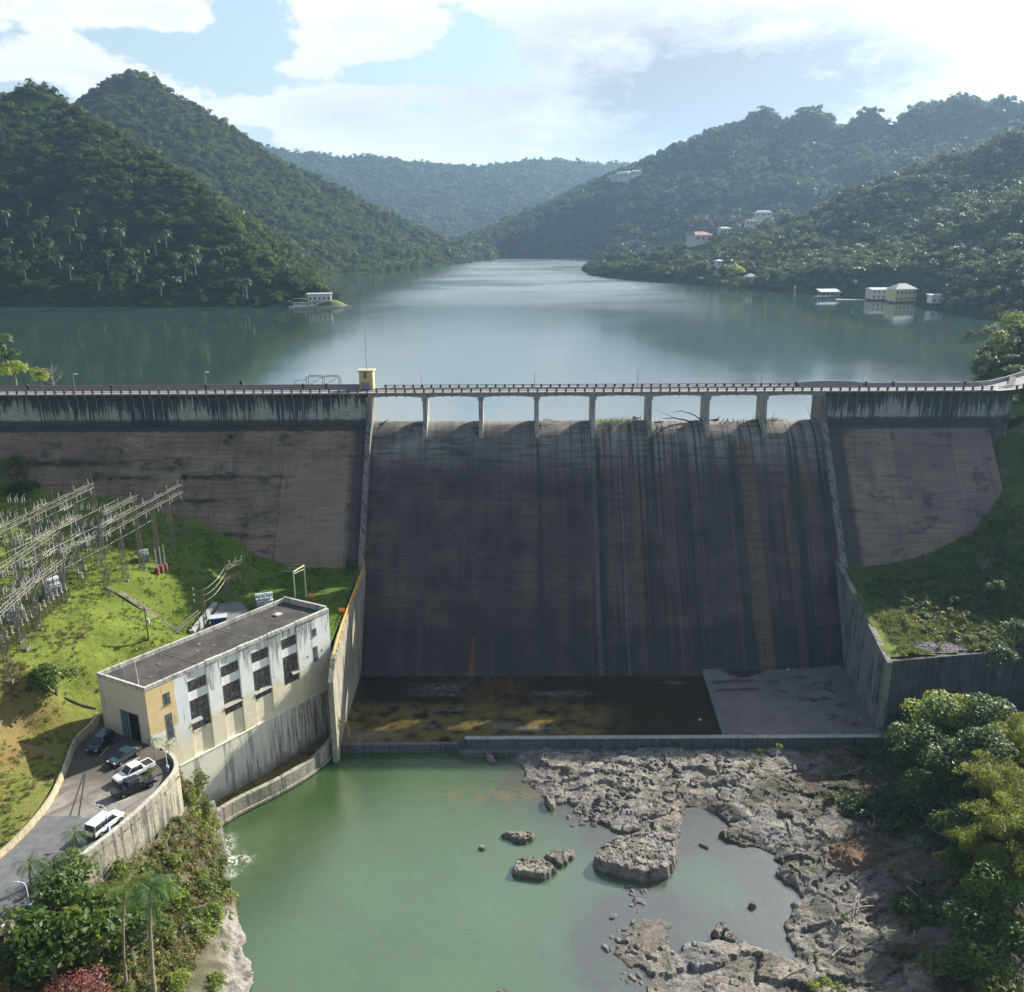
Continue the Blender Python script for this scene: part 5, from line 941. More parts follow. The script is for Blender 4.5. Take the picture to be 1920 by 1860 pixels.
p = onsheet(900, 30, 110, 64, 131, zV, lambda X, Y: (soilf(X, Y) > .35) & (fbm(X*.2, Y*.2, 3, 10) > .5) & (zV(X, Y) > WATER+.8), .03); scatter('twig_litter', p, .3+1.0*rng.random(len(p))**2, STK)
M['stone'] = mat('loose_stone', lambda q, b: q.mix(q.mr(q.noise(q.pos(), 1.5, 6, .7), .35, .65), (.06, .055, .052), (.19, .17, .145)))
def stone(seed, sub=2, flat_=.6, rough=.35, m=None):
    import bmesh
    bm = bmesh.new(); bmesh.ops.create_icosphere(bm, subdivisions=sub, radius=1); r = np.random.default_rng(seed)
    V = np.array([v.co for v in bm.verts]); Fc = [[v.index for v in f.verts] for f in bm.faces]; bm.free()
    for k in range(9):        # cut flat facets
        nn = nrmz(r.normal(0, 1, 3)); d = .55+.3*r.random(); s_ = V@nn; V = V-np.outer(np.maximum(0, s_-d), nn)
    V = V*(1+rough*(fbm(V[:, 0]*1.7+seed, V[:, 1]*1.7+V[:, 2]*1.3, 4, seed)-.5))[:, None]*np.array((1+.4*r.random(), .8, flat_)); return mesh_from('rock', V, Fc, m or M['stone'])
ST = [stone(600+i) for i in range(5)]
p = onsheet(2300, -5, 75, 66, 131, zV, lambda X, Y: (zV(X, Y) > WATER-.1) & (fbm(X*.25, Y*.25, 3, 12)+.12*(Y > 123) > .53), .02); scatter('rubble', p, .08+.30*rng.random(len(p))**3, ST)
M['purple'] = mat('purple_rubble', lambda q, b: q.mix(q.mr(q.noise(q.pos(), 4, 6, .7), .4, .6), (.07, .05, .065), (.26, .21, .24)))
ST2 = [stone(620+i, 1, m=M['purple']) for i in range(4)]
p = onsheet(9000, 64, 90, 134, 146, zT, lambda X, Y: tsel(X, Y) & (rub(X, Y)+.3*(fbm(X*.6, Y*.6, 3, 3)-.5) > .45), .03); scatter('rubble', p, .12+.16*rng.random(len(p)), ST2)
# ---------------------------------------------------------------- single trees
def tree(name, label, cat, base, H, R_, nl, m, seed, leaf=.32, dens=26, group=None, trunk_h=None, limbs=5, shape=None, crown_off=(0, 0)):
    r = np.random.default_rng(seed); t = thing(name, base, label, cat, group); th = trunk_h or H*.45
    lobes = shape or [((c[0]+crown_off[0], c[1]+crown_off[1], c[2]+th*.75), q_) for c, q_ in lobeset(nl, R_, H-th*.75-R_*.25, r)]
    V, Fc = cloud(lobes, dens, leaf, r); o = bpy.data.objects.new('crown', mesh_from('crown', V, Fc, m)); col.objects.link(o); o.parent = t
    tm = MB(); tm.tube([(0, 0, -.6), (.05*H*.2, 0, th*.5), (crown_off[0]*.5, crown_off[1]*.5, th)], [.05*H, .035*H, .028*H], 7)
    for c, q_ in sorted(lobes, key=lambda k: -k[1])[:limbs]: a = np.array((crown_off[0]*.5, crown_off[1]*.5, th*.95)); b_ = np.array(c); tm.tube([a, (a+b_)/2+np.array((0, 0, -.1*H*.2)), b_], [.022*H, .014*H, .006*H], 5)
    obj('trunk', tm, M['bark'], t, local=True); return t
def palm(label, base, H, L, seed, nf=14, lean=(0, 0), group=None, m=None, nl=12, cat='palm tree', r0=.16, droop=1.0, wide=.07):
    r = np.random.default_rng(seed); t = thing('palm_tree', base, label, cat, group)
    m_ = MB(); top = np.array((lean[0], lean[1], H)); m_.tube([(0, 0, -.5), (lean[0]*.15, lean[1]*.15, H*.35), (lean[0]*.5, lean[1]*.5, H*.7), top], [r0*1.25, r0, r0*.85, r0*.7], 8); obj('trunk', m_, M['palmtrunk'], t, local=True)
    V, Fc = palmcrown(r, nf, L, nl, droop=droop, wide=wide); o = bpy.data.objects.new('crown', mesh_from('crown', V+top, Fc, m or M['leafP'])); col.objects.link(o); o.parent = t
    return t
# left bank trees
b = g(106, 1302, 0); p = g(106, 1302, -23.7); tree('round_tree', 'dark round broadleaf tree alone on the sunny grass slope left of the powerhouse', 'tree', (p[0], p[1], gL(p[0], p[1])), 6.0, 3.1, 12, M['leafD'], 1, leaf=.26, dens=85, trunk_h=1.0)
def bt(name, label, cat, px_, py_, **k):
    p = place(px_, py_, k['H']*.66, zB); return tree(name, label, cat, (p[0], p[1], p[2]-.2), **k)
bt('broadleaf_tree', 'big leafy tree with pale broad leaves above the road at lower left', 'tree', 165, 1720, H=10, R_=4.6, nl=14, m=M['leafB'], seed=2, leaf=.40, dens=34, trunk_h=5)
bt('broadleaf_tree', 'dark leafy tree hiding the road edge at the far lower left', 'tree', 85, 1760, H=8.5, R_=4.2, nl=11, m=M['leafD'], seed=3, leaf=.34, dens=38, trunk_h=4)
bt('broadleaf_tree', 'dense green tree between the pale leaved tree and the royal palm', 'tree', 240, 1745, H=7.5, R_=3.2, nl=11, m=M['leafD'], seed=23, leaf=.32, dens=38, trunk_h=3)
bt('broadleaf_tree', 'dark tree filling the gap under the lower left palms', 'tree', 130, 1650, H=5.5, R_=2.8, nl=10, m=M['leafD'], seed=24, leaf=.3, dens=38, trunk_h=2)
bt('flowering_tree', 'tree covered in red and pink bloom at the bottom left corner', 'tree', 150, 1862, H=6.4, R_=4.0, nl=12, m=M['leafR'], seed=4, leaf=.15, dens=60, trunk_h=2.5, limbs=12)
for a_, b_, R_, lb in [(140, 1628, 2.3, 'leafy tree covering the end of the parking wall'), (98, 1672, 2.5, 'leafy tree covering the outer road edge below the roadside palms'), (50, 1722, 2.6, 'leafy tree covering the road edge beside the carport roof')]: bt('roadside_tree', lb, 'tree', a_, b_, H=6.5, R_=R_, nl=10, m=M['leafD'], seed=a_, leaf=.28, dens=44, trunk_h=2.5)
bt('slender_tree', 'pale forked slender tree leaning over the lower left roof', 'tree', 22, 1735, H=8, R_=2.4, nl=5, m=M['leafB'], seed=5, leaf=.3, dens=16, trunk_h=6)
p = g(294, 1905, -38.2); q1 = gy(282, 1668, p[1]+.5); palm('tall royal palm with a long bare trunk at the bottom of the shrubby bank', (p[0], p[1], -38.5), q1[2]+38.5, 3.4, 11, nf=20, lean=(q1[0]-p[0], .5), nl=28, wide=.035, r0=.24, m=leafmat('royal_palm_leaves', [(.03, .08, .02), (.07, .17, .035), (.15, .30, .05)], .4, .5))
p = g(238, 1860, -37.5); q1 = gy(236, 1660, p[1]+.5); palm('yellow green coconut palm just left of the tall royal palm', (p[0], p[1], -37.8), q1[2]+37.8, 3.0, 12, nf=13, lean=(q1[0]-p[0], .4), nl=26, wide=.035, m=M['leafB'], droop=.6)
p = g(140, 1640, -32.3); q1 = gy(140, 1562, p[1]); palm('small feathery palm between road and parking wall end', (p[0], p[1], -32.5), q1[2]+32.5, 2.2, 13, nf=12, lean=(q1[0]-p[0], 0), nl=16)
p = g(62, 1690, -31); q1 = gy(56, 1618, p[1]); palm('small palm with a thin pale trunk beside the road lamp', (p[0], p[1], -31), q1[2]+31, 2.1, 14, nf=12, lean=(q1[0]-p[0], 0), nl=16)
p = g(115, 1700, -33); q1 = gy(112, 1620, p[1]); palm('dusty blue palm tangled between the two roadside palms', (p[0], p[1], -33), q1[2]+33, 2.6, 15, nf=14, nl=16, m=M['leafD'])
p = g(172, 1640, -32); q1 = gy(172, 1600, p[1]); palm('low blue green palm against the end of the parking wall', (p[0], p[1], -33), q1[2]+33, 2.2, 16, nf=14, nl=16, m=M['leafD'])
p = g(291, 1422, LOT); palm('slim young palm at the powerhouse corner, left of the pair', (p[0], p[1], LOT-.1), 3.0, 1.35, 17, nf=10, nl=12, r0=.07)
p = g(318, 1424, LOT); palm('slim young palm at the powerhouse corner, right of the pair', (p[0], p[1], LOT-.1), 2.3, 1.15, 18, nf=9, nl=12, r0=.06)
p = g(284, 1462, LOT); palm('bushy potted palm beside the white pickup windscreen end', (p[0], p[1], LOT-.1), 1.7, 1.3, 19, nf=10, nl=10, r0=.06, m=M['leafB'])
p = g(266, 1478, LOT); palm('low leafy palm between the white and the black pickup', (p[0], p[1], LOT-.1), 1.5, 1.1, 20, nf=9, nl=10, r0=.05, m=M['leafB'])
p = g(181, 1572, LOT); palm('small yellow palm behind the parapet near the white van', (p[0], p[1], LOT-.1), 1.6, 1.1, 21, nf=9, nl=10, r0=.05, m=M['leafB'])
p = g(636, 1352, -37.5); tree('small_tree', 'dark bush growing from the wall at the powerhouse right corner', 'bush', (p[0], p[1]-.3, -38.6), 2.5, 1.1, 6, M['leafD'], 22, leaf=.17, dens=90, trunk_h=.5)
# shrubs singled out on the bank
for (a, b_, z, R_, mm, lb, nm) in [(372, 1472, -34.0, 1.9, 'mixed', 'brownish dry shrub in the corner between powerhouse and parking wall', 'shrub'), (392, 1520, -37.5, 1.7, 'leafD', 'dark green shrub below the brownish one by the bank wall', 'shrub'), (425, 1720, -42.4, 1.1, 'leafB', 'bright lime shrub on the rock at the pool edge, upper one', 'shrub'), (418, 1790, -42.3, 1.3, 'leafB', 'bright lime shrub on the rock at the pool edge, lower one', 'shrub'), (437, 1680, -42.6, .8, 'leafB', 'small lime shrub at the end of the narrow bank wall', 'shrub'), (330, 1850, -38, 1.8, 'leafB', 'bright green shrub at the bottom beside the royal palm trunk', 'shrub'), (400, 1850, -41, 1.6, 'leafB', 'bright green shrub at the bottom left of the pale rock', 'shrub')]:
    p = g(a, b_, z); tree(nm, lb, 'shrub', (p[0], p[1], z-.7), R_*1.5, R_, 7, M[mm], int(a+b_), leaf=.2, dens=70, trunk_h=.4)
# dam foot plants on the left
for (a, b_, Y, R_, lb) in [(40, 905, 174.5, 4.2, 'dark tree mass against the far left foot of the dam'), (20, 870, 178, 3.2, 'dark green tree higher on the far left dam face'), (183, 893, 171, 1.4, 'dark climbing bush on the dam face behind the switchyard'), (347, 895, 172.5, 1.1, 'small dark bush clinging to the dam face right of the tall gantry'), (432, 818, 183, .7, 'small shrub sprouting from the upper dam face'), (655, 1062, 165.5, 1.5, 'dark bush at the dam foot beside the left divider wall')]:
    p = gy(a, b_, Y); tree('tree' if R_ > 2 else 'bush', lb, 'tree' if R_ > 2 else 'bush', (p[0], p[1], p[2]-R_*1.1), R_*2.0, R_, 8, M['leafD'], int(a*3+b_), leaf=.26, dens=45, trunk_h=R_*.5)
# trees at the left lake shore, next to the dam
for (a, b_, Y, H, R_, mm, lb) in [(8, 650, 205, 9, 3.4, 'leafP', 'tall palmlike tree at the left edge behind the dam'), (25, 690, 203, 6, 4.2, 'leafB', 'bright leafy tree at the left edge behind the dam road'), (75, 705, 201, 4, 2.8, 'leafB', 'yellow green shrubby tree behind the dam road, right of the bright one')]:
    p = gy(a, b_, Y); tree('lakeside_tree', lb, 'tree', (p[0], p[1], p[2]-H*.6), H, R_, 9, M[mm], int(a+b_), leaf=.34, dens=34, trunk_h=H*.35)
def dead(label, base, H, seed, name='dead_tree', spread=.5, n=9, cat='dead tree', m='dead', r0=.09, grp=None):
    r = np.random.default_rng(seed); t = thing(name, base, label, cat, grp); m_ = MB(); m_.tube([(0, 0, -.3), (.1, 0, H*.5), (.05*H, 0, H)], [r0, r0*.6, r0*.2], 6)
    for i in range(n): z = H*(.2+.7*r.random()); a = r.random()*6.283; L = H*spread*(1-.5*z/H)*(.6+.6*r.random()); d = np.array((math.cos(a)*L, math.sin(a)*L, L*.6)); o_ = np.array((.05*z, 0, z)); m_.tube([o_, o_+d*.5+np.array((0, 0, L*.1)), o_+d], [r0*.45, r0*.3, r0*.12], 4); m_.tube([o_+d*.5, o_+d*.8+r.normal(0, L*.25, 3)], [r0*.25, r0*.1], 4)
    obj('branch', m_, M[m], t, local=True); return t
p = gy(100, 728, 200); dead('bare grey twiggy tree behind the dam road near the left lamp', (p[0], p[1], p[2]-.5), 5.5, 31, spread=.6, n=16, r0=.12)
# right lake shore shrubs
for (a, b_, Y, H, R_, mm, lb) in [(1905, 600, 235, 8, 4.2, 'leafB', 'bushy tree on the right lake shore above the road bend'), (1872, 640, 228, 6.0, 3.0, 'mixed', 'yellowish shrubby tree at the right water edge'), (1852, 672, 222, 4, 2.4, 'mixed', 'low yellow scrub nearest the lake behind the right wing'), (1900, 690, 212, 3.5, 2.4, 'leafD', 'dark scrub on the cut bank beside the bending road')]:
    p = gy(a, b_, Y); tree('lakeside_tree', lb, 'tree', (p[0], p[1], p[2]-H*.6), H, R_, 9, M[mm], int(a+b_), leaf=.3, dens=30, trunk_h=H*.35)
# right bank: dark trees, bamboo
RT_ = [(1690, 1385, 0, 6, 3.0, 'leafD', 'dark leafy tree right at the foot of the training wall end'), (1830, 1700, 0, 7, 3.6, 'leafD', 'dark green tree low in the bottom right, left of the scrubby one'), (1880, 1660, 0, 8, 4.0, 'leafD', 'deep green tree under the drooping bamboo at the lower right'), (1800, 1610, 0, 5, 2.8, 'leafD', 'small dark tree beside the leaf litter under the bamboo'), (1850, 1790, 0, 5, 3.0, 'leafD', 'bushy dark tree above the bottom right corner'), (1770, 1800, 0, 3.5, 2.4, 'mixed', 'low olive bush tree at the bottom of the right bank'), (1742, 1288, 0, 13, 4.2, 'leafB', 'bright tree crown covering the left half of the black cross wall'), (1805, 1268, 0, 13, 4.2, 'leafB', 'bright tree crown covering the middle of the black cross wall'), (1765, 1330, 0, 13, 5.2, 'leafB', 'tallest bright tree in front of the black wall, its top level with the wall'), (1835, 1290, 0, 11, 4.8, 'leafB', 'sunlit yellow green tree top rising over the far end of the cross wall'), (1900, 1260, 0, 11, 5.0, 'leafB', 'leafy tree top above the cross wall at the right edge'), (1712, 1345, 0, 9, 3.2, 'leafD', 'dark tree against the outer side of the training wall'), (1860, 1350, 0, 12, 5, 'leafD', 'dense dark tree between the tallest dark tree and the bamboo'), (1700, 1430, 0, 4.5, 2.4, 'leafD', 'low dark shrub tree near the right end of the sill'), (1760, 1360, 0, 10, 5.0, 'leafD', 'largest dark tree of the right bank in front of the black wall'), (1840, 1400, 0, 10, 4.6, 'leafD', 'tall dark tree behind the large bamboo clump'), (1790, 1540, 0, 5.5, 3.0, 'leafD', 'low shaded tree under the left edge of the bamboo'), (1900, 1750, 0, 6, 3.4, 'leafD', 'dark scrubby tree low on the right edge'), (1880, 1840, 0, 5, 3.0, 'mixed', 'olive scrub tree in the bottom right corner'), (1800, 1420, 0, 9.5, 4.6, 'leafD', 'dark tall tree in the middle of the right bank'), (1850, 1560, 0, 8, 4.2, 'leafD', 'black green tree behind the drooping bamboo'), (1735, 1470, 0, 6.5, 3.4, 'leafD', 'shaded tree below the rounded dark tree near the leaf litter'), (1820, 1255, 0, 8, 4.4, 'leafB', 'sunlit crown at the top of the right bank beside the cross wall end'), (1900, 1290, 0, 9, 4.6, 'leafD', 'dark crown behind the upper bamboo at the right edge'), (1690, 1330, 0, 6.5, 2.6, 'leafD', 'dark tree pressed into the corner of training wall and cross wall'), (1865, 1100, 0, 3.5, 2.2, 'leafD', 'round dark shrub tree on the right slope below the white leaved one'), (1740, 1400, 141.0-14, 9.5, 4.6, 'leafD', 'rounded dark tree under the black cross wall, left one'), (1795, 1300, 130, 9, 4.4, 'leafB', 'bright topped tree rising against the black cross wall'), (1690, 1400, 130, 5, 2.4, 'leafD', 'dark shrubby tree at the foot of the right training wall'), (1850, 1340, 128, 8, 4.0, 'leafD', 'dark tree between the bright topped tree and the bamboo'), (1905, 1180, 140, 5, 2.8, 'leafD', 'leafy tree above the cross wall at the right edge'), (1780, 1480, 117, 7, 3.6, 'leafD', 'deep shaded tree in front of the rounded dark tree'), (1880, 1225, 136, 5, 2.4, 'leafP', 'silvery leafed tree at the end of the cross wall'), (1735, 1300, 132.3, 5, 3.2, 'leafB', 'sunlit leafy tree overlapping the corner of the black cross wall')]
for i, (a, b_, Y, H, R_, mm, lb) in enumerate(RT_):
    zf = zT if b_ < 1245 else zV; p = place(a, b_, H*.62, zf); tree('bank_tree', lb, 'tree', (p[0], p[1], p[2]-.3), H, R_, 13, M[mm], 700+i, leaf=.27, dens=52, trunk_h=H*.3)
p = place(1845, 1062, 1.5, zT); dead('small tree with bare white leaves on the shaded right slope', (p[0], p[1], p[2]), 3.0, 33, name='white_shrub', cat='shrub', spread=.7, n=18, r0=.08)
def bamboo(label, base, H, R_, seed, n=13):
    r = np.random.default_rng(seed); t = thing('bamboo_clump', base, label, 'bamboo', 'drooping bamboo clumps on the right bank'); cm = MB(); Ps, Ns = [], []
    for i in range(n):
        a = 6.283*i/n+r.normal(0, .2); out = R_*(.35+.65*r.random()); h = H*(.62+.4*r.random()); d = np.array((math.cos(a), math.sin(a), 0)); pts = []
        for u in np.linspace(0, 1, 14): pts.append(d*(.3+out*(u**1.9))+np.array((0, 0, h*(1.28*u-.62*u**3.2))))
        cm.tube(pts[:12], [.06]*8+[.04]*4, 4)
        k = 760; u = .25+.75*r.random(k)**.8; ii = np.clip((u*13).astype(int), 0, 12); f_ = (u*13-ii)[:, None]; A = np.array(pts); c = A[ii]*(1-f_)+A[ii+1]*f_
        rad = (1.15*np.sin(np.pi*np.clip(u, 0, .97))**.5+.15)[:, None]; dd = nrmz(r.normal(0, 1, (k, 3))); Ps.append(c+dd*rad*(.55+.45*r.random((k, 1)))*np.array((1, 1, .75))); Ns.append(dd+np.array((0, 0, .5)))
    Pn = np.concatenate(Ps); V, Fc = leaves(Pn, .15*(.7+.6*r.random(len(Pn))), np.concatenate(Ns), r, .3)
    o = bpy.data.objects.new('foliage', mesh_from('foliage', V, Fc, M['leafY'])); col.objects.link(o); o.parent = t; obj('culm', cm, M['palmtrunk'], t, local=True)
for a, b_, Y, H, R_, sd_, lb in [(1850, 1440, 0, 9, 4.4, 46, 'feathery bamboo clump leaning left above the dark trees'), (1900, 1540, 0, 12, 5.6, 47, 'tallest bamboo clump at the right edge, below the bright tipped ones'), (1905, 1380, 118, 12, 4.6, 41, 'bright yellow tipped bamboo clump nearest the cross wall'), (1875, 1480, 108, 12, 5.4, 42, 'large drooping bamboo clump in the middle of the right edge'), (1925, 1600, 100, 12, 5.2, 43, 'dark drooping bamboo clump low on the right edge'), (1850, 1590, 103, 9.5, 5.0, 44, 'low bamboo plume reaching left over the leaf litter'), (1940, 1300, 124, 11, 4, 45, 'upper bamboo clump at the right edge behind the bright tipped one')]:
    p = place(a, b_, H*.5, zV); bamboo(lb, (p[0], p[1], p[2]-.3), H, R_, sd_, 20)
# palms standing out on the left lake hill and by the right shore
pal = []
V, Fc = palmcrown(np.random.default_rng(3), 12, 3.9, 6, wide=.8); pc = mesh_from('crown', V+np.array((0, 0, 8.)), Fc, M['leafP'])
tb = MB().tube([(0, 0, 0), (.1, 0, 4), (0, 0, 8)], [.2, .16, .13], 5); ptm = mesh_from('trunk', np.concatenate(tb.v), tb.f, mat('pale_trunk', c=(.22, .21, .18)))
k = 0
for a, b_, Y in [(345, 502, 500), (365, 470, 510), (247, 490, 505), (240, 470, 512), (90, 458, 515), (100, 470, 510), (60, 440, 520), (75, 425, 525), (128, 432, 520), (150, 445, 518), (190, 430, 520), (200, 480, 505), (255, 505, 500), (330, 478, 510), (365, 490, 505), (183, 520, 498), (455, 530, 495), (462, 535, 494), (270, 470, 512), (30, 470, 515), (15, 450, 520), (290, 455, 516), (170, 340, 580), (110, 480, 508), (45, 500, 502), (130, 500, 500), (300, 530, 497), (225, 440, 520), (310, 440, 522), (10, 400, 535), (50, 380, 545), (140, 400, 538), (1585, 522, 620), (1570, 528, 622), (1598, 525, 618), (1745, 520, 545), (1760, 515, 548), (1735, 525, 545), (1820, 500, 520), (1480, 490, 660), (1530, 480, 650)]:
    p = gy(a, b_, Y); right = a > 1000
    zt = max(float(lookup(np.array([p[0]]), np.array([Y*1.]))[0]), .5)
    t = thing('hill_palm', (p[0], p[1], p[2]-7), 'tall palm with pale trunk rising from the right lake shore trees' if right else 'tall palm standing out of the forest on the left lake hill', 'palm tree', 'palms on the right lake shore' if right else 'palms on the left lake hill')
    for nm, me in (('trunk', ptm), ('crown', pc)): o = bpy.data.objects.new(nm, me); col.objects.link(o); o.parent = t
    t.rotation_euler.z = k*1.7; s_ = .9+.35*((k*37) % 10)/10; t.scale = (s_, s_, s_); k += 1
# ---------------------------------------------------------------- powerhouse
A0 = np.array((-50.52, 110.02, 0.)); U_ = np.array((.6013, .7990, 0.)); N0 = np.array((.7990, -.6013, 0.)); N_ = N0+U_*.16; ZZ = np.array((0, 0, 1.))
def fp(s, d, z): return A0+U_*s+N_*d+ZZ*z      # s along the pool face, d out of it, z height
def fbox(m, s0, s1, d0, d1, z0, z1): return m.obox(fp(s0, d0, z0), U_*(s1-s0), N_*(d1-d0), ZZ*(z1-z0))
BW, BL, ZR = 9.5, 33.3, -20.0
def phmat():
    def f(q, b):
        v = q.pos(); sz = q.sep(v); z = sz[2]; rel = q.vm('SUBTRACT', v, tuple(A0)); s = q.vm('DOT_PRODUCT', rel, tuple(U_)); d = q.vm('DOT_PRODUCT', rel, tuple(N_))
        n = q.noise(v, .6, 6, .65)
        white = q.mix(q.mr(n, .35, .65), (.72, .73, .69), (.80, .80, .76)); cream = q.mix(q.mr(n, .35, .65), (.68, .60, .43), (.76, .69, .52)); ochre = q.mix(q.mr(n, .3, .7), (.68, .50, .25), (.74, .56, .31))
        c = q.mix(q.mr(q.m('ADD', z, q.m('MULTIPLY', q.m('SUBTRACT', n, .5), 2.5)), -29.2, -27.6), cream, white)
        endm = q.mr(d, -.35, -.25, 1, 0)       # end face paint
        c = q.mix(endm, c, (.66, .57, .42)); 
        oc = q.m('MULTIPLY', q.m('MULTIPLY', q.mr(q.m('ADD', s, q.m('MULTIPLY', q.m('SUBTRACT', n, .5), .8)), 4.35, 4.55, 1, 0), q.mr(q.m('ADD', z, q.m('MULTIPLY', n, 1.5)), -27.0, -26.7)), q.m('SUBTRACT', 1, endm)); c = q.mix(oc, c, ochre)
        bl = q.m('MULTIPLY', q.rect(s, z, 4.5, 6.4, -31, -20.2, .4), .4); c = q.mix(bl, c, (.62, .68, .76))
        # black run-off from the roof edge
        st = q.noise(q.comb(q.m('MULTIPLY', s, 2.2), q.m('MULTIPLY', d, .7), q.m('MULTIPLY', z, .16)), 1, 7, .72); blot = q.noise(q.comb(q.m('MULTIPLY', s, .35), 3, q.m('MULTIPLY', z, .1)), 1, 3)
        pil = q.m('ADD', q.m('ADD', q.rect(s, z, 9.75, 12.05, -25, -20, .1), q.rect(s, z, 15.35, 17.6, -26, -20, .1)), q.m('ADD', q.rect(s, z, 20.95, 23.3, -29, -20, .1), q.rect(s, z, 26.5, 30.2, -30, -20, .2)))
        lev = q.m('ADD', q.m('MULTIPLY', q.mr(z, -27, -20, -.06, .10), q.mr(s, 4.3, 8)), q.m('MULTIPLY', pil, .09))
        c = q.mix(q.m('MULTIPLY', q.mr(q.m('ADD', q.m('ADD', st, lev), q.m('MULTIPLY', q.m('SUBTRACT', blot, .5), .22)), .58, .72), .85), c, (.15, .145, .14))
        up_ = q.m('MULTIPLY', pil, q.mr(q.m('ADD', z, q.m('MULTIPLY', q.m('SUBTRACT', st, .5), 9)), -23.0, -20.5)); c = q.mix(q.m('MULTIPLY', up_, .5), c, (.30, .30, .31))
        # heavily stained plinth
        lowm = q.mr(z, -34.35, -34.3, 1, 0)
        L = q.mix(n, (.66, .62, .50), (.74, .71, .60)); pt = q.noise(q.comb(q.m('MULTIPLY', s, .55), 0, q.m('MULTIPLY', z, .06)), 1, 4, .6)
        grey = q.mr(q.m('ADD', q.m('MULTIPLY', pt, .75), q.m('MULTIPLY', st, .35)), .56, .63); L = q.mix(q.m('MULTIPLY', grey, .7), L, (.20, .19, .18))
        rust = q.m('MULTIPLY', q.mr(q.noise(q.comb(q.m('MULTIPLY', s, 1.4), 7, q.m('MULTIPLY', z, .10)), 1, 6, .7), .46, .58), q.mr(q.m('SUBTRACT', s, q.m('MULTIPLY', z, .9)), 44, 62)); L = q.mix(q.m('MULTIPLY', rust, .8), L, (.20, .10, .075))
        L = q.mix(q.m('MULTIPLY', q.mr(q.m('ADD', z, q.m('MULTIPLY', n, 5)), -38.4, -40.4), .6), L, (.30, .20, .16))
        c = q.mix(lowm, c, L)
        fade = q.m('MULTIPLY', q.mr(q.noise(q.vm('MULTIPLY', v, (3, 3, 9)), 1, 3), .5, .6), q.m('MULTIPLY', endm, q.rect(q.m('MULTIPLY', d, -1), z, 3, 6.4, -24.2, -23, .2))); c = q.mix(q.m('MULTIPLY', fade, .3), c, (.5, .5, .5))
        q.put(b.inputs['Normal'], q.bump(q.noise(v, 3, 6, .7), .3, .05)); b.inputs['Roughness'].default_value = .8; return c
    return mat('stained_paint', f)
PM = phmat(); ph = thing('powerhouse', fp(16, -5, -43), 'long cream powerhouse with dark flat roof and stained lower wall', 'building')
BAY = [(6.45, 9.75), (12.05, 15.35), (17.6, 20.95), (23.3, 26.5)]; PIL = [(4.35, 6.45), (9.75, 12.05), (15.35, 17.6), (20.95, 23.3), (26.5, 33.3)]
WU, WL = (-23.8, -22.1), (-30.05, -25.2); dW = -.30
m = MB(); fbox(m, 0, BL, -BW, -.9, -44, -20.7)      # core
fbox(m, 0, 4.35, -.9, 0, -44, -20.5)
for s0, s1 in BAY:     # recessed bay wall built round its window openings
    fbox(m, s0, s1, -.9, dW, -44, WL[0]); fbox(m, s0, s1, -.9, dW, WL[1], WU[0]); fbox(m, s0, s1, -.9, dW, WU[1], -20.5)
fbox(m, 0, BL, -.9, .10, -44, -34.3)
wallo = obj('wall', m, PM, ph)
m = MB()
for s0, s1 in PIL: fbox(m, s0, s1, -.9, .003, -34.3, -20.5)
obj('pilaster', m, PM, ph)
m = MB(); fbox(m, .1, BL, -.9, .16, -34.30, -34.12); obj('ledge', m, PM, ph)
par = concrete('parapet_cap', (.46, .44, .38), (.62, .60, .52), dark=(.08, .08, .08), streak=.6, lines=0)
m = MB(); z0, z1 = -20.7, -20.0
fbox(m, 0, BL, -.35, .06, z0+.2, z1); fbox(m, 0, BL, -BW-.05, -BW+.3, z0, z1); fbox(m, -.05, .3, -BW+.3, -.35, z0, z1); fbox(m, BL-.3, BL+.05, -BW+.3, -.35, z0, z1+.35)
for s0, s1 in PIL[1:]: fbox(m, s0, min(s1, BL), -.36, .12, z0+.2, z1+.07)
obj('parapet', m, par, ph)
rm = mat('roof_tar', lambda q, b: q.mix(q.m('MULTIPLY', q.mr(q.noise(q.pos(), .7, 7, .72), .56, .66), q.mr(q.vm('DOT_PRODUCT', q.vm('SUBTRACT', q.pos(), tuple(A0)), tuple(N_)), -7.4, -9.2)), q.mix(q.mr(q.noise(q.pos(), .35, 7, .68), .35, .68), (.042, .039, .036), (.085, .076, .068)), (.09, .11, .03)))
m = MB(); m.add([fp(.3, -.35, -20.62), fp(BL-.3, -.35, -20.62), fp(BL-.3, -BW+.3, -20.62), fp(.3, -BW+.3, -20.62)], [(0, 1, 2, 3)]); obj('roof', m, rm, ph)
m = MB()
for s_ in (9.5, 19.5, 26.5): fbox(m, s_, s_+.07, -BW+.35, -.4, -20.615, -20.56)
obj('roof_seam', m, mat('seam_grey', c=(.20, .19, .17)), ph)
def glassmat(q, b):
    v = q.pos(); rel = q.vm('SUBTRACT', v, tuple(A0)); s = q.vm('DOT_PRODUCT', rel, tuple(U_)); z = q.sep(v)[2]
    cell = q.comb(q.m('FLOOR', q.m('MULTIPLY', s, 1.9)), 0, q.m('FLOOR', q.m('MULTIPLY', z, 2.0))); n = q.n('ShaderNodeTexWhiteNoise'); q.put(n.inputs[0], cell)
    b.inputs['Roughness'].default_value = .15; b.inputs['Specular IOR Level'].default_value = .5; return q.ramp(n.outputs[0], [(.0, (.055, .06, .06)), (.55, (.095, .10, .10)), (.8, (.12, .13, .125)), (.97, (.2, .2, .19))])
GM = mat('dirty_glass', glassmat); FR = mat('rusty_frame', c=(.13, .075, .06), rough=.7); gm2 = mat('louvre_grey', c=(.15, .155, .15), rough=.6)
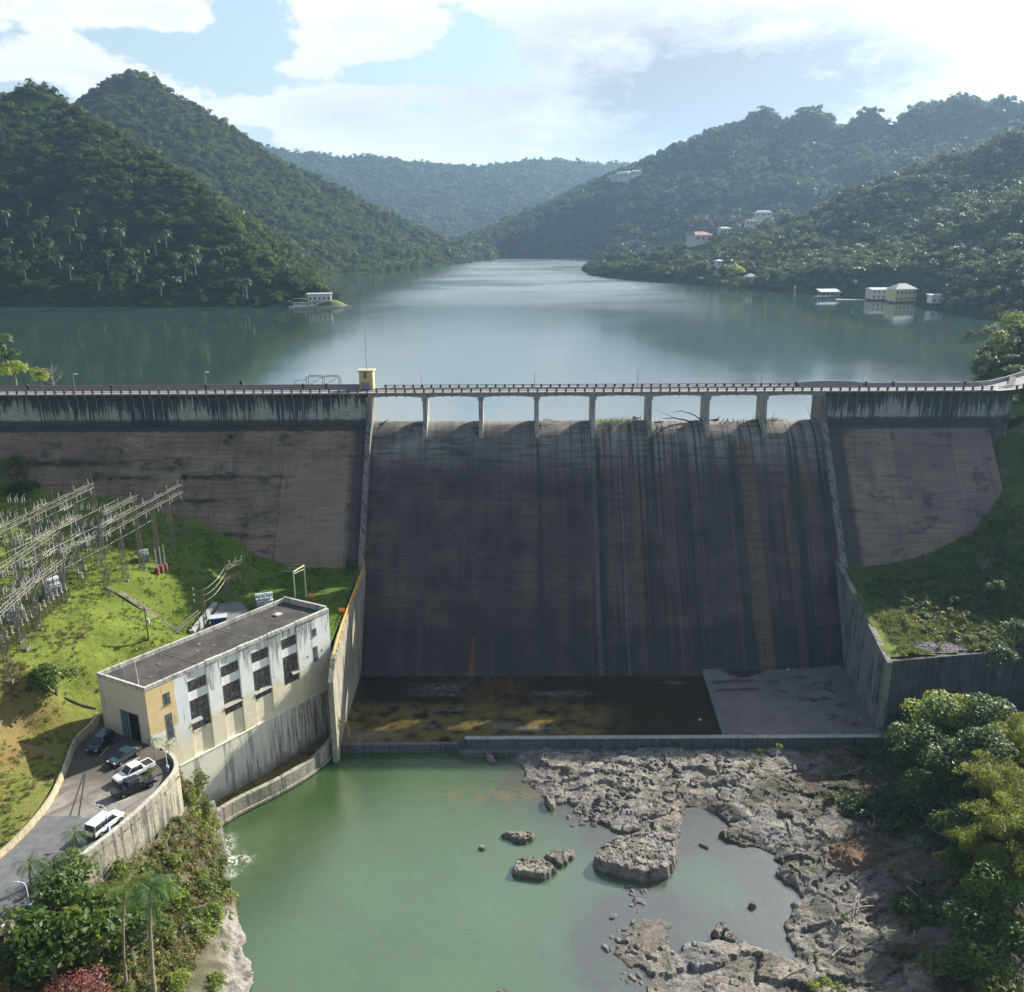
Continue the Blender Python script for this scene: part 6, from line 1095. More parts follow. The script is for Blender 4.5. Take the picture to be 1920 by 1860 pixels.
def window(s0, s1, z0, z1, nv, nh, hop=0):
    w_ = MB()
    for k in range(nv+1): s_ = s0+(s1-s0)*k/nv; wd = .07 if (k*2 == nv) else .03; fbox(w_, max(s0, s_-wd), min(s1, s_+wd), dW-.06, dW+(.02 if wd > .05 else 0), z0, z1)
    for k in range(nh+1): z_ = z0+(z1-z0)*k/nh; fbox(w_, s0, s1, dW-.055, dW-.01, max(z0, z_-.03), min(z1, z_+.03))
    wo = obj('window', w_, FR, ph); gl = MB(); fbox(gl, s0, s1, dW-.16, dW-.08, z0, z1); obj('pane', gl, GM, wo)
    if hop: hb_ = MB(); a = s0+(s1-s0)*hop[0]; b_ = s0+(s1-s0)*hop[1]; zz = z0+hop[2]; hb_.obox(fp(a, dW, zz+.5), U_*(b_-a), N_*.45-ZZ*.42, ZZ*.05); obj('open_sash', hb_, mat('pale_sash', c=(.34, .33, .28)), wo)
    return wo
for i, (s0, s1) in enumerate(BAY): window(s0, s1-.03, WU[0], WU[1], 4, 3); window(s0, s1-.03, WL[0], WL[1], 4, 8, [(0, .55, 1.3), (0, .95, 1.2), (0, .95, 1.0), (.55, .98, 1.3)][i])
m = MB()
for s0, s1, z0, z1 in ((2.55, 3.6, -23.85, -22.15), (2.5, 3.55, -29.2, -25.4), (29.55, 30.45, -23.6, -22.4), (29.5, 30.45, -28.1, -25.6)):
    w_ = MB(); fbox(w_, s0, s1, .004, .03, z0, z1); w2 = obj('window', w_, GM, ph); fb = MB(); fbox(fb, (s0+s1)/2-.03, (s0+s1)/2+.03, .03, .05, z0, z1)
    for zz in np.arange(z0+.5, z1, .55): fbox(fb, s0, s1, .031, .048, zz-.025, zz+.025)
    fbox(fb, s0-.06, s1+.06, .004, .1, z0-.1, z0); obj('window_frame', fb, gm2, w2)
# big door in the end wall facing the parking area: opening with a half-open folding leaf
dm = mat('door_void', c=(.015, .014, .014)); m = MB()
m.obox(fp(-.02, -5.55, -29), -U_*.001, N_*3.55, ZZ*4.2); 
m = MB(); m.obox(fp(-.006, -5.5, -29), U_*.005, N_*3.5, ZZ*4.2); do = obj('door', m, dm, ph)
m = MB()
for k in range(6): m.obox(fp(-.04-.12*(k % 2), -5.5+.31*k, -28.95), -U_*.05, N_*.29, ZZ*4.1)
obj('folding_leaf', m, mat('teal_grey_metal', c=(.16, .23, .25), rough=.45), do)
m = MB()
for a, b_, c_, d_ in ((-5.62, .12, -29, 4.3), (-2.0, .12, -29, 4.3)): m.obox(fp(-.03, a, c_), -U_*.04, N_*b_, ZZ*d_)
m.obox(fp(-.03, -5.62, -24.8), -U_*.04, N_*3.74, ZZ*.1); obj('door_frame', m, mat('frame_teal', c=(.20, .26, .27)), do)
m = MB(); m.tube([fp(.9, -4.9, -20), fp(.9, -4.9, -18)], .03, 4); m.tube([fp(.6, -1.8, -20.6), fp(.5, -1.9, -16.4)], [.05, .03], 5); obj('antenna', m, mat('white_pole', c=(.6, .6, .6)), ph)
r9 = np.random.default_rng(8); m = MB()
for j in range(16): s_, d_ = r9.uniform(1, 32), r9.uniform(-8.8, -.9); q_ = fp(s_, d_, -20.6); m.obox(q_, U_*r9.uniform(.1, .7), N_*r9.uniform(.08, .3), ZZ*r9.uniform(.03, .15))
obj('roof_debris', m, M['dead'], ph)
m = MB(); fbox(m, 27.8, 28.9, -6.2, -5.2, -20.6, -20.35); fbox(m, 28.1, 28.2, -6, -5.9, -20.35, -19.9); obj('roof_vent', m, par, ph)
# ---------------------------------------------------------------- vehicles
gl_ = mat('car_glass', c=(.02, .025, .03), rough=.08, spec=.7); ty = mat('tyre', c=(.02, .02, .02), rough=.9); hub = mat('hub', c=(.35, .35, .36), rough=.35, metal=.6); lampm = mat('head_lamp', c=(.6, .6, .58), rough=.15); taill = mat('tail_lamp', c=(.35, .02, .02), rough=.2); blk = mat('bumper_black', c=(.03, .03, .03))
def paint(n, c): return mat(n, c=c, rough=.25, spec=.6)
def loft(secs):      # cross-sections: (x, halfwidth bottom, halfwidth top, z bottom, z top)
    m = MB(); V = []
    for x_, wb_, wt, z0_, z1_ in secs:
        zz = (z1_-z0_); V += [(x_, -wb_*.93, z0_), (x_, -wb_, z0_+zz*.3), (x_, -wb_, z0_+zz*.7), (x_, -wt, z1_-zz*.04), (x_, -wt*.8, z1_), (x_, wt*.8, z1_), (x_, wt, z1_-zz*.04), (x_, wb_, z0_+zz*.7), (x_, wb_, z0_+zz*.3), (x_, wb_*.93, z0_)]
    k = 10; n = len(secs); F_ = [(i*k+j, (i+1)*k+j, (i+1)*k+(j+1) % k, i*k+(j+1) % k) for i in range(n-1) for j in range(k)]
    m.add(V, F_+[tuple(range(k)), tuple(range((n-1)*k, n*k))[::-1]]); return m
def vehicle(kind, px_, py_, head, pnt, label, cat, zz=LOT):
    p = g(px_, py_, zz); t = thing({'pickup': 'pickup_truck', 'suv': 'parked_car', 'sedan': 'parked_car', 'van': 'parked_van'}[kind], (p[0], p[1], zz+.03), label, cat, 'vehicles parked beside the powerhouse', head); W = .9
    if kind == 'pickup':
        b_ = loft([(-2.65, .84, .82, .5, .98), (-2.6, .88, .86, .42, 1.02), (-.95, .92, .88, .4, 1.04), (.9, .92, .88, .4, 1.04), (1.2, .92, .86, .4, 1.06), (2.3, .88, .8, .42, .98), (2.62, .8, .72, .5, .88)]); cab = [(-.95, .86, .80, 1.0, 1.1), (-.8, .86, .70, 1.0, 1.68), (.15, .86, .70, 1.0, 1.72), (.55, .86, .68, 1.0, 1.66), (1.25, .86, .80, 1.0, 1.08)]; wx_ = (-1.65, 1.75)
    elif kind == 'van':
        b_ = loft([(-2.3, .84, .84, .45, 1.0), (-2.25, .88, .86, .4, 1.05), (1.1, .9, .88, .38, 1.05), (2.1, .86, .8, .4, .98), (2.35, .78, .7, .48, .85)]); cab = [(-2.22, .86, .82, 1.0, 1.1), (-2.1, .86, .74, 1.0, 1.8), (.3, .86, .74, 1.0, 1.84), (.6, .86, .72, 1.0, 1.78), (1.25, .86, .8, 1.0, 1.08)]; wx_ = (-1.45, 1.5)
    elif kind == 'suv':
        b_ = loft([(-2.2, .8, .8, .5, 1.0), (-2.1, .88, .86, .4, 1.06), (1.0, .9, .86, .38, 1.04), (2.0, .86, .78, .4, .96), (2.25, .76, .68, .48, .84)]); cab = [(-2.1, .84, .8, 1.0, 1.1), (-1.8, .84, .7, 1.0, 1.64), (.1, .84, .7, 1.0, 1.7), (.45, .84, .68, 1.0, 1.64), (1.15, .84, .78, 1.0, 1.06)]; wx_ = (-1.35, 1.4)
    else:
        b_ = loft([(-2.2, .78, .76, .45, .88), (-2.1, .86, .8, .36, .94), (-1.3, .89, .84, .34, .96), (.9, .89, .84, .34, .94), (1.95, .85, .76, .36, .84), (2.25, .75, .66, .44, .72)]); cab = [(-1.75, .82, .74, .9, .96), (-1.0, .82, .64, .9, 1.36), (0, .82, .64, .9, 1.42), (.35, .82, .62, .9, 1.36), (1.15, .82, .74, .9, .94)]; wx_ = (-1.35, 1.4)
    obj('body', b_, pnt, t, local=True, bevel=.03, smooth=False)
    c_ = loft(cab); co = obj('cabin', c_, gl_, t, local=True)
    m = MB(); x0, x1 = cab[1][0], cab[3][0]; zt = max(k[4] for k in cab); hw = cab[2][2]
    m.box(x0-.02, x1+.02, -hw-.03, hw+.03, zt-.06, zt+.03)
    for sx_, (xa, za, xb, zb) in ((1, (x1, zt, cab[4][0], cab[4][4])), (1, (x0, zt, cab[0][0], cab[0][4])), (1, ((x0+x1)/2, zt, (x0+x1)/2, cab[0][4]-.05))):
        for sd_ in (-1, 1): m.bar((xa, sd_*(hw+.01), za-.03), (xb, sd_*(cab[0][2]+.03), zb-.05), .09)
    obj('roof', m, pnt, t, local=True)
    if kind == 'pickup': m = MB().box(-2.5, -1.05, -.74, .74, 1.02, 1.035); obj('load_bed', m, blk, t, local=True); m = MB().box(-2.62, -.98, -.9, -.76, 1.0, 1.12).box(-2.62, -.98, .76, .9, 1.0, 1.12).box(-2.64, -2.52, -.76, .76, 1.0, 1.12); obj('bed_rail', m, pnt, t, local=True)
    wm_ = MB().tube([(0, -.12, 0), (0, .12, 0)], .36, 14); hm_ = MB().tube([(0, -.135, 0), (0, .135, 0)], .19, 10); wme = None
    for xx in wx_:
        for sd_ in (-1, 1):
            wo = obj('wheel', wm_, ty, t, local=True); wo.location = (xx, sd_*.84, .36); obj('rim', hm_, hub, wo, local=True)
    for sd_ in (-1, 1):
        xe = b_.v[0][-1][0] if False else {'pickup': 2.63, 'van': 2.36, 'suv': 2.26, 'sedan': 2.26}[kind]
        m = MB().box(xe-.16, xe-.0, sd_*.62-.14, sd_*.62+.14, .66, .84); obj('headlight', m, lampm, t, local=True)
        m = MB().box(-xe-.03+.0, -xe+.10, sd_*.72-.1, sd_*.72+.1, .66, .92); obj('tail_light', m, taill, t, local=True)
    m = MB().box(xe-.1, xe+.06, -.8, .8, .38, .58).box(-xe-.06, -xe+.1, -.8, .8, .38, .58); pass
    for sg_, nm_ in ((1, xe), (-1, -xe)):
        m = MB().box(min(nm_-.1*sg_, nm_+.06*sg_), max(nm_-.1*sg_, nm_+.06*sg_), -.8, .8, .38, .58); obj('bumper', m, blk, t, local=True)
    return t
def heading(a, b_): p, r_ = g(*a, LOT), g(*b_, LOT); return math.atan2(r_[1]-p[1], r_[0]-p[0])
vehicle('suv', 190, 1400, heading((205, 1385), (182, 1407)), paint('dark_blue_paint', (.02, .03, .045)), 'dark car parked farthest up beside the powerhouse wall, left of the door', 'car')
vehicle('sedan', 234, 1424, heading((255, 1405), (212, 1432)), paint('dark_teal_paint', (.025, .05, .06)), 'dark teal car in the shade just below the big door', 'car')
vehicle('pickup', 252, 1455, heading((285, 1440), (228, 1468)), paint('white_paint', (.78, .79, .80)), 'white pickup parked facing the road between the teal car and the black pickup', 'pickup truck')
vehicle('pickup', 252, 1482, heading((215, 1490), (275, 1466)), paint('black_paint', (.018, .02, .024)), 'black pickup parked against the parapet with its bed to the road', 'pickup truck')
vehicle('van', 198, 1553, heading((178, 1567), (213, 1540)), paint('white_van_paint', (.78, .79, .80)), 'white van parked along the parapet near the asphalt edge', 'van')
# ---------------------------------------------------------------- lamps beside the road
lpn = mat('lamp_pole_paint', c=(.62, .66, .70), rough=.4)
for (a, b_), lb in [((314, 1440), 'pale curved street lamp on the round corner of the parking wall'), ((203, 1552), 'pale curved street lamp rising beside the white van'), ((56, 1700), 'pale curved street lamp by the road among the lower left trees')]:
    p = g(a, b_, LOT+.5); t = thing('street_lamp', p, lb, 'street lamp', 'street lamps along the parking wall'); m = MB().tube([(0, 0, -.6), (0, 0, 2.6), (-.15, 0, 2.95), (-.5, 0, 3.15), (-.8, 0, 3.15)], [.07, .055, .05, .045, .04], 6); obj('pole', m, lpn, t, local=True)
    m = MB().tube([(-.7, 0, 3.13), (-1.25, 0, 3.08)], [.12, .08], 6); obj('lamp_head', m, lpn, t, local=True); m = MB().box(-.16, .16, -.16, .16, -.6, .35); obj('base', m, mat('pale_blue_base', c=(.35, .48, .62)), t, local=True)
# dark open-frame roof at the lower left edge
p = g(8, 1745, -31); t = thing('carport', (p[0], p[1], -34), 'dark sloped metal carport roof at the left edge below the road', 'carport'); m = MB(); m.obox((p[0]-4, p[1]-2.2, -30.6), (6, 3.2, -.3), (1.4, -2.2, -.5), (0, 0, .12)); obj('roof', m, mat('dark_sheet', c=(.05, .055, .06), rough=.4), t)
m = MB(); m.bar((p[0]-4, p[1]-2.2, -30.4), (p[0]+2, p[1]+1, -30.7), .3); 
for k in (0, .33, .66, 1): a = np.array((p[0]-4+6*k, p[1]-2.2+3.2*k, -30.4-.3*k)); m.bar(a, a+(1.4, -2.2, -.5), .12); m.bar(a, (a[0], a[1], -35), .1)
obj('frame', m, mat('pale_frame', c=(.5, .52, .54), rough=.4), t)
# ---------------------------------------------------------------- switchyard
ST_ = mat('lattice_steel', c=(.20, .19, .135), rough=.6, metal=.1); INS = mat('insulator', c=(.28, .27, .28), rough=.35); INW = mat('pale_insulator', c=(.30, .31, .32), rough=.4); TRG = mat('transformer_grey', c=(.42, .46, .47), rough=.45)
def column(H, w0=.8, w1=.4, mast=1.8):
    m = MB(); n = max(4, int(H/1.1))
    for sx_, sy_ in ((-1, -1), (1, -1), (1, 1), (-1, 1)): m.bar((sx_*w0/2, sy_*w0/2, 0), (sx_*w1/2, sy_*w1/2, H), .08)
    for k in range(n):
        a, b_ = k/n, (k+1)/n; wa, wb2 = (w0+(w1-w0)*a)/2, (w0+(w1-w0)*b_)/2; s_ = 1 if k % 2 else -1
        for sd_ in (-1, 1): m.bar((-s_*wa, sd_*wa, a*H), (s_*wb2, sd_*wb2, b_*H), .055); m.bar((sd_*wa, -s_*wa, a*H), (sd_*wb2, s_*wb2, b_*H), .055)
    if mast: m.bar((0, 0, H), (0, 0, H+mast), .13); m.bar((-w1/2, 0, H), (0, 0, H+mast*.7), .06); m.bar((w1/2, 0, H), (0, 0, H+mast*.7), .06)
    m.box(-w0*.7, w0*.7, -w0*.7, w0*.7, -.5, .12); return m
def truss(a, b_, h=.9, w=.7):
    a, b_ = np.array(a, float), np.array(b_, float); m = MB(); L = np.linalg.norm(b_-a); d = (b_-a)/L; sd_ = np.cross(d, ZZ)*w/2; n = int(L/1.0)
    for o_ in (sd_, -sd_):
        for dz in (0, -h): m.bar(a+o_+ZZ*dz, b_+o_+ZZ*dz, .06)
        for k in range(n): p, r_ = a+(b_-a)*k/n, a+(b_-a)*(k+1)/n; z0, z1 = (0, -h) if k % 2 else (-h, 0); m.bar(p+o_+ZZ*z0, r_+o_+ZZ*z1, .05)
    for k in range(n+1): p = a+(b_-a)*k/n; m.bar(p+sd_, p-sd_, .05); m.bar(p+sd_-ZZ*h, p-sd_-ZZ*h, .05)
    return m
def insul(H=.9, r0=.11, k=5):      # stacked discs
    m = MB(); z = 0; pts, rs = [], []
    for i in range(k): pts += [(0, 0, z), (0, 0, z+H/k*.5), (0, 0, z+H/k*.55)]; rs += [r0*.45, r0*.45, r0]; z += H/k
    m.tube(pts+[(0, 0, H)], rs+[r0*.4], 7); return m
def ghgt(X, Y): return gL(X, Y)
def gantry(label, a, b_, zt, n, mast, deep=.9, legs2=True):
    a, b_ = np.array(a, float), np.array(b_, float); z0 = ghgt(a[0], a[1]); t = thing('switchyard_gantry', (a[0], a[1], z0), label, 'steel gantry', 'lattice gantries of the switchyard')
    obj('truss', truss((*a, zt), (*b_, zt), deep), ST_, t)
    for k in range(n):
        p = a+(b_-a)*k/(n-1); zg = ghgt(p[0], p[1]); cm_ = column(max(1.5, zt-zg-.0), mast=mast if k % 1 == 0 else 0); V = [v+np.array((p[0], p[1], zg)) for v in cm_.v]; cm_.v = V; obj('column', cm_, ST_, t)
    first = None
    for k in range(int(n*2.2)):
        u = (k+.5)/int(n*2.2); p = a+(b_-a)*u; im = insul(1.1, .13, 6)
        if first is None: first = obj('insulator', im, INS, t, local=True); c = first
        else: c = dup(first, parent=t, ch=[])
        c.location = tuple(np.array((p[0]+.3*(-1)**k, p[1], zt-deep-1.15))-np.array(t.location))
        if k % 2 == 0: c2 = dup(first, parent=t, ch=[]); c2.location = tuple(np.array((p[0], p[1], zt+.02))-np.array(t.location))
    return t
pt = lambda x_, y_, z_: tuple(g(x_, y_, z_)[:2])
gantry('long tall lattice gantry nearest the powerhouse with masts on top', pt(186, 992, -7), pt(338, 905, -6.5), -6.8, 6, 2.0, 1.5)
gantry('rear left lattice gantry running towards the dam foot', pt(-30, 1002, -5.2), pt(172, 906, -5.2), -5.2, 6, 2.2, .8)
gantry('middle lattice gantry ending above the transformers', pt(-10, 1068, -7.2), pt(106, 990, -7.2), -7.2, 4, 0, .7)
gantry('low lattice gantry inside the crowded part of the switchyard', pt(20, 1118, -10.5), pt(112, 1050, -10.5), -10.5, 4, 0, .5)
gantry('low gantry between the middle gantry and the tall one', pt(108, 1035, -11), pt(175, 1000, -10.5), -10.8, 3, 0, .35)
gantry('short rear gantry in the shade of the dam foot', pt(190, 960, -9), pt(262, 925, -9), -9, 3, 1.2, .6)
gantry('crowded low gantry at the left edge of the switchyard', pt(-40, 1180, -10), pt(60, 1090, -10), -10, 4, 0, .5)
0 and gantry('inner gantry behind the middle gantry', pt(10, 1015, -8.5), pt(100, 970, -8.5), -8.5, 4, 1.0, .5)
gantry('rear inner gantry of the switchyard', pt(60, 1010, -9.5), pt(150, 965, -9.5), -9.5, 3, 0, .5)
# bus bars
wirem = mat('wire', c=(.15, .155, .15), rough=.5, metal=.4)
def wire(name, label, a, b_, sag, r=.03, cat='cable', grp=None, n=14):
    a, b_ = np.array(a, float), np.array(b_, float); m = MB(); m.tube([a+(b_-a)*t-ZZ*sag*4*t*(1-t) for t in np.linspace(0, 1, n)], r, 4); return tag(obj(name, m, wirem), label, cat, grp)
for k, (x_, z_) in enumerate([(-75.3, -9.2), (-79, -8.2), (-84, -7.5), (-72.5, -12)]):
    wire('bus_bar', 'straight pale bus bar running through the switchyard', (x_-4, 118, z_), (x_+5, 160, z_), .4, .03, 'bus bar', 'bus bars of the switchyard')
# disconnectors: post insulators in threes on small frames
def switch_unit(label='small frame with three disconnector insulators in the switchyard'):
    t = thing('disconnector', (0, 0, 0), label, 'disconnector', 'disconnectors of the switchyard'); m = MB(); m.bar((-1.4, 0, 0), (-1.4, 0, 3.2), .12); m.bar((1.4, 0, 0), (1.4, 0, 3.2), .12); m.bar((-1.7, -.4, 3.2), (1.7, -.4, 3.2), .12); m.bar((-1.7, .4, 3.2), (1.7, .4, 3.2), .12); m.bar((-1.4, 0, 1), (1.4, 0, 3), .05)
    obj('frame', m, ST_, t, local=True); im = insul(.9, .12, 5); f_ = None
    for x_ in (-1.3, 0, 1.3):
        for y_ in (-.4, .4):
            c = obj('insulator', im, INW, t, local=True) if f_ is None else dup(f_, parent=t, ch=[]); f_ = f_ or c; c.location = (x_, y_, 3.25)
    m = MB()
    for x_ in (-1.3, 0, 1.3): m.bar((x_, -.45, 4.2), (x_+.2, .6, 4.75), .06)
    obj('blade', m, wirem, t, local=True); return t
su = switch_unit(); k = 0; kk = kids(su)
r_ = np.random.default_rng(77)
for X_ in (-75, -78, -81, -84.5, -88.5, -93):
    for Y_ in np.arange(113, 162, 3.0):
        if ptest(np.array([[X_, Y_, -14.]]), 0, 0)[0] and r_.random() < .86:
            z_ = ghgt(X_, Y_); c = su if k == 0 else dup(su, ch=kk); k += 1; c.location = (X_+r_.normal(0, .3), Y_, z_+(0 if r_.random() < .6 else 1.6)); c.rotation_euler.z = (0 if r_.random() < .7 else 1.57)
print('disconnectors', k)
# row of stanchions with pale heads along the yard edge
t = thing('stanchion', (0, 0, 0), 'rusty yellow stanchion with pale insulator head along the yard edge', 'stanchion', 'stanchions along the yard edge'); m = MB(); 
for sx_, sy_ in ((-1, -1), (1, -1), (1, 1), (-1, 1)): m.bar((sx_*.2, sy_*.2, 0), (sx_*.16, sy_*.16, 1.9), .07)
for z_ in (.3, .9, 1.5): m.bar((-.2, -.2, z_), (.2, -.2, z_+.4), .04); m.bar((.2, .2, z_), (.2, -.2, z_+.4), .04)
m.box(-.25, .25, -.25, .25, 1.9, 2.0); obj('stand', m, mat('rusty_yellow', c=(.26, .22, .11)), t, local=True); i1 = obj('insulator', insul(.8, .17, 4), INW, t, local=True); i1.location = (0, 0, 2.0); m = MB().tube([(0, 0, 2.75), (0, 0, 3.0)], .16, 8); obj('cap', m, INW, t, local=True); kk2 = kids(t); k = 0
E0, E1 = g(8, 1224, -17.6), g(126, 1126, -17.5)
for j in range(15): p = E0+(E1-E0)*j/14; c = t if k == 0 else dup(t, ch=kk2); k += 1; c.location = (p[0], p[1], ghgt(p[0], p[1])-.1)
for (a, b_) in [(20, 1190), (45, 1168), (68, 1150), (90, 1135), (35, 1182), (150, 1096), (163, 1090), (157, 1103)]: p = g(a, b_, -17.4); c = dup(t, ch=kk2); c.location = (p[0], p[1], ghgt(p[0], p[1]))
def transformer(label, loc, rz, s_=1.0):
    t = thing('transformer', loc, label, 'transformer', None, rz); t.scale = (s_,)*3
    m = MB().box(-1.3, 1.3, -.8, .8, .3, 2.3).box(-1.4, 1.4, -.9, .9, 2.3, 2.42); obj('tank', m, TRG, t, local=True, bevel=.05)
    m = MB(); [m.box(-1.2+.26*i, -1.1+.26*i, sy_*1.15-.3, sy_*1.15+.3, .5, 2.1) for i in range(10) for sy_ in (-1, 1)]; obj('radiator', m, TRG, t, local=True)
    m = MB().tube([(-1.5, .2, 3.1), (-1.45, .2, 3.1), (1.4, .2, 3.1), (1.45, .2, 3.1)], [.3, .42, .42, .3], 12); m.box(-.9, -.8, .1, .3, 2.4, 2.8).box(.8, .9, .1, .3, 2.4, 2.8); obj('conservator', m, mat('pale_tank', c=(.55, .60, .60), rough=.4), t, local=True)
    for x_ in (-.8, 0, .8): o = obj('bushing', insul(1.0, .14, 6), INW, t, local=True); o.location = (x_, -.5, 2.4); o.rotation_euler = (.25, 0, 0)
    m = MB().box(-1.5, 1.5, -1, 1, 0, .3); obj('plinth', m, M['conc'], t, local=True); return t
p = g(498, 1147, -25.5); transformer('pale grey transformer with a round oil tank behind the powerhouse roof', (p[0], p[1], -25.6), .35, 1.05)
p = g(100, 1122, -17.3); transformer('white grey transformer at the near end of the crowded switchyard', (p[0], p[1], ghgt(p[0], p[1])), 1.0, .95)
p = g(28, 1165, -17.3); transformer('grey transformer under the crowded low gantry', (p[0], p[1], ghgt(p[0], p[1])), 1.0, .9)
p = g(270, 1047, -17.6); transformer('small breaker tank beside the foot of the tall gantry', (p[0], p[1], ghgt(p[0], p[1])), .6, .62)
for a, b_, lb in [(294, 1065, 'left of three'), (302, 1060, 'middle of three'), (309, 1056, 'right of three')]:
    p = g(a, b_, -18.4); zg = ghgt(p[0], p[1]); t = thing('surge_post', (p[0], p[1], zg), 'dark surge post on a rust red base, '+lb, 'surge post'); m = MB().box(-.35, .35, -.35, .35, -.3, 1.1); obj('base', m, mat('rust_base', c=(.20, .07, .05)), t, local=True); o = obj('insulator', insul(3.6, .15, 12), INS, t, local=True); o.location = (0, 0, 1.1)
# small gantry, crossarm pole, portal and ramp behind the powerhouse
a = np.array(g(428, 1130, -25.5)[:2]); b_ = np.array(g(462, 1115, -25.5)[:2]); t = thing('small_gantry', (a[0], a[1], -25.4), 'small lattice gantry with insulators between the dam foot and powerhouse roof', 'steel gantry')
for q_, H in ((a, 7.0), (b_, 7.4)): cm_ = column(H, .7, .45, 1.2 if H > 7.2 else .4); cm_.v = [v+np.array((q_[0], q_[1], -25.4)) for v in cm_.v]; obj('column', cm_, ST_, t)
obj('truss', truss((*a, -18.4), (*b_, -18.2), .6, .5), ST_, t); obj('truss', truss((*a, -20.6), (*b_, -20.6), .4, .4), ST_, t)
for k in range(6): q_ = a+(b_-a)*(k+.5)/6; o = obj('insulator', insul(.8, .13, 4), INW, t, local=True); o.location = tuple(np.array((q_[0], q_[1], -18.3+(0 if k % 2 else -3.6)))-np.array(t.location))
p = g(386, 1176, -25.8); t = thing('crossarm_pole', (p[0], p[1], -26), 'lattice pole with three short crossarms behind the powerhouse roof', 'pole'); cm_ = column(7.2, .5, .35, 0); obj('pole', cm_, ST_, t, local=True)
for z_ in (4.9, 6.0, 7.1): m = MB().bar((-1.5, 0, z_), (.3, 0, z_), .12); obj('crossarm', m, ST_, t, local=True); o = obj('insulator', insul(.5, .14, 3), INW, t, local=True); o.location = (-1.5, 0, z_); 
for i, z_ in enumerate((-19.2, -20.3, -21.4)): wire('bus_cable', 'sagging bare cable from the crossarm pole to the small gantry', (p[0], p[1], z_+.3), (a[0], a[1], z_+.6), .7, .035, 'cable', 'cables between pole and small gantry')
p1, p2_ = g(312, 1204, -25.2), g(375, 1152, -22.2); t = thing('pipe_rack', (p1[0], p1[1], -26), 'long cream double beam sloping up behind the powerhouse roof', 'steel beam'); m = MB(); d = np.cross(nrmz(p2_-p1), ZZ)*.5
for o_ in (d, -d): m.bar(p1+o_+ZZ*.6, p2_+o_+ZZ*.6, .22)
for u in np.linspace(.05, .95, 5): q_ = p1+(p2_-p1)*u; m.bar(q_+d+ZZ*.6, q_-d+ZZ*.6, .1); m.bar(q_+ZZ*.6, (q_[0], q_[1], -27), .12)
obj('beam', m, mat('cream_steel', c=(.50, .46, .32)), t)
p1, p2_ = g(365, 1190, -25.6), g(408, 1130, -25.0); t = thing('ramp_wall', (p1[0], p1[1], -27), 'pale flat concrete ramp wall behind the powerhouse roof', 'wall'); m = MB().wall([p1, p2_], -24.9, -27, .9, 1); obj('wall', m, M['light'], t)
pv = [g(*q_, -25.55) for q_ in [(395, 1175), (425, 1132), (470, 1135), (440, 1165), (470, 1150), (455, 1185)]]; tag(obj('yard_slab', flat([g(*q_, -25.45)[:2] for q_ in [(385, 1185), (412, 1132), (452, 1130), (470, 1152), (440, 1178)]], -25.3), M['deck']), kind='structure')
p = g(411, 1172, -25.5); t = thing('dumpster', (p[0], p[1], -25.4), 'blue dumpster with a grey lid behind the powerhouse roof', 'dumpster', None, .3); m = MB().extr([(-1.2, .2), (1.2, .2), (1.35, 1.5), (-1.35, 1.5)], 'y', -.8, .8); obj('body', m, mat('blue_paint', c=(.02, .06, .20), rough=.5), t, local=True); m = MB().box(-1.45, 1.45, -.9, .9, 1.5, 1.6); obj('lid', m, mat('grey_lid', c=(.45, .47, .50)), t, local=True); m = MB().box(-1.3, -.9, -.85, -.8, .2, .5).box(.9, 1.3, -.85, -.8, .2, .5); obj('foot', m, M['yellow'], t, local=True)
a_, b2 = g(555, 1136, -25.4), g(570, 1133, -25.4); t = thing('portal_frame', a_, 'cream goalpost frame with three side arms on the lawn by the dam foot', 'steel frame'); d = (b2-a_); d[2] = 0; m = MB(); cs = [np.zeros(3), np.array((1.2, 3.2, 0))]
for c_ in cs: m.bar(c_, c_+ZZ*6.6, .2)
m.bar(cs[0]+ZZ*6.6, cs[1]+ZZ*6.6, .22); m.bar(cs[0]+ZZ*6.2, cs[1]+ZZ*5.9, .1)
for c_ in (cs[0], (cs[0]+cs[1])/2, cs[1]): m.bar(c_+ZZ*6.75, c_+np.array((-2.0, 0, 6.75)), .07)
obj('frame', m, mat('cream_post', c=(.50, .48, .33)), t, local=True)
om = mat('orange_plastic', c=(.75, .27, .03), rough=.5)
for a__, b__, lb in [(585, 1124, 'orange box on the lawn beside the goalpost frame'), (641, 1146, 'orange low crate on the lawn beside the yellow railing')]: p = g(a__, b__, -25.6); t = tag(obj('orange_crate', MB().box(-.55, .55, -.4, .4, 0, .6).box(-.6, .6, -.45, .45, .5, .56), om, local=True, bevel=.04), lb, 'crate'); t.location = (p[0], p[1], gL(p[0], p[1]))
p = g(278, 1194, -22.2); t = thing('utility_pole', (p[0], p[1], gL(p[0], p[1])), 'dark wooden utility pole with small grey box on the lawn', 'utility pole'); m = MB().tube([(0, 0, -.4), (0, 0, 5.6)], [.13, .09], 7); m.bar((-.6, 0, 5.2), (.6, 0, 5.2), .1); obj('pole', m, mat('wood_pole', c=(.10, .085, .07)), t, local=True); m = MB().box(.1, .5, -.2, .2, 3.0, 3.7); obj('box', m, TRG, t, local=True)
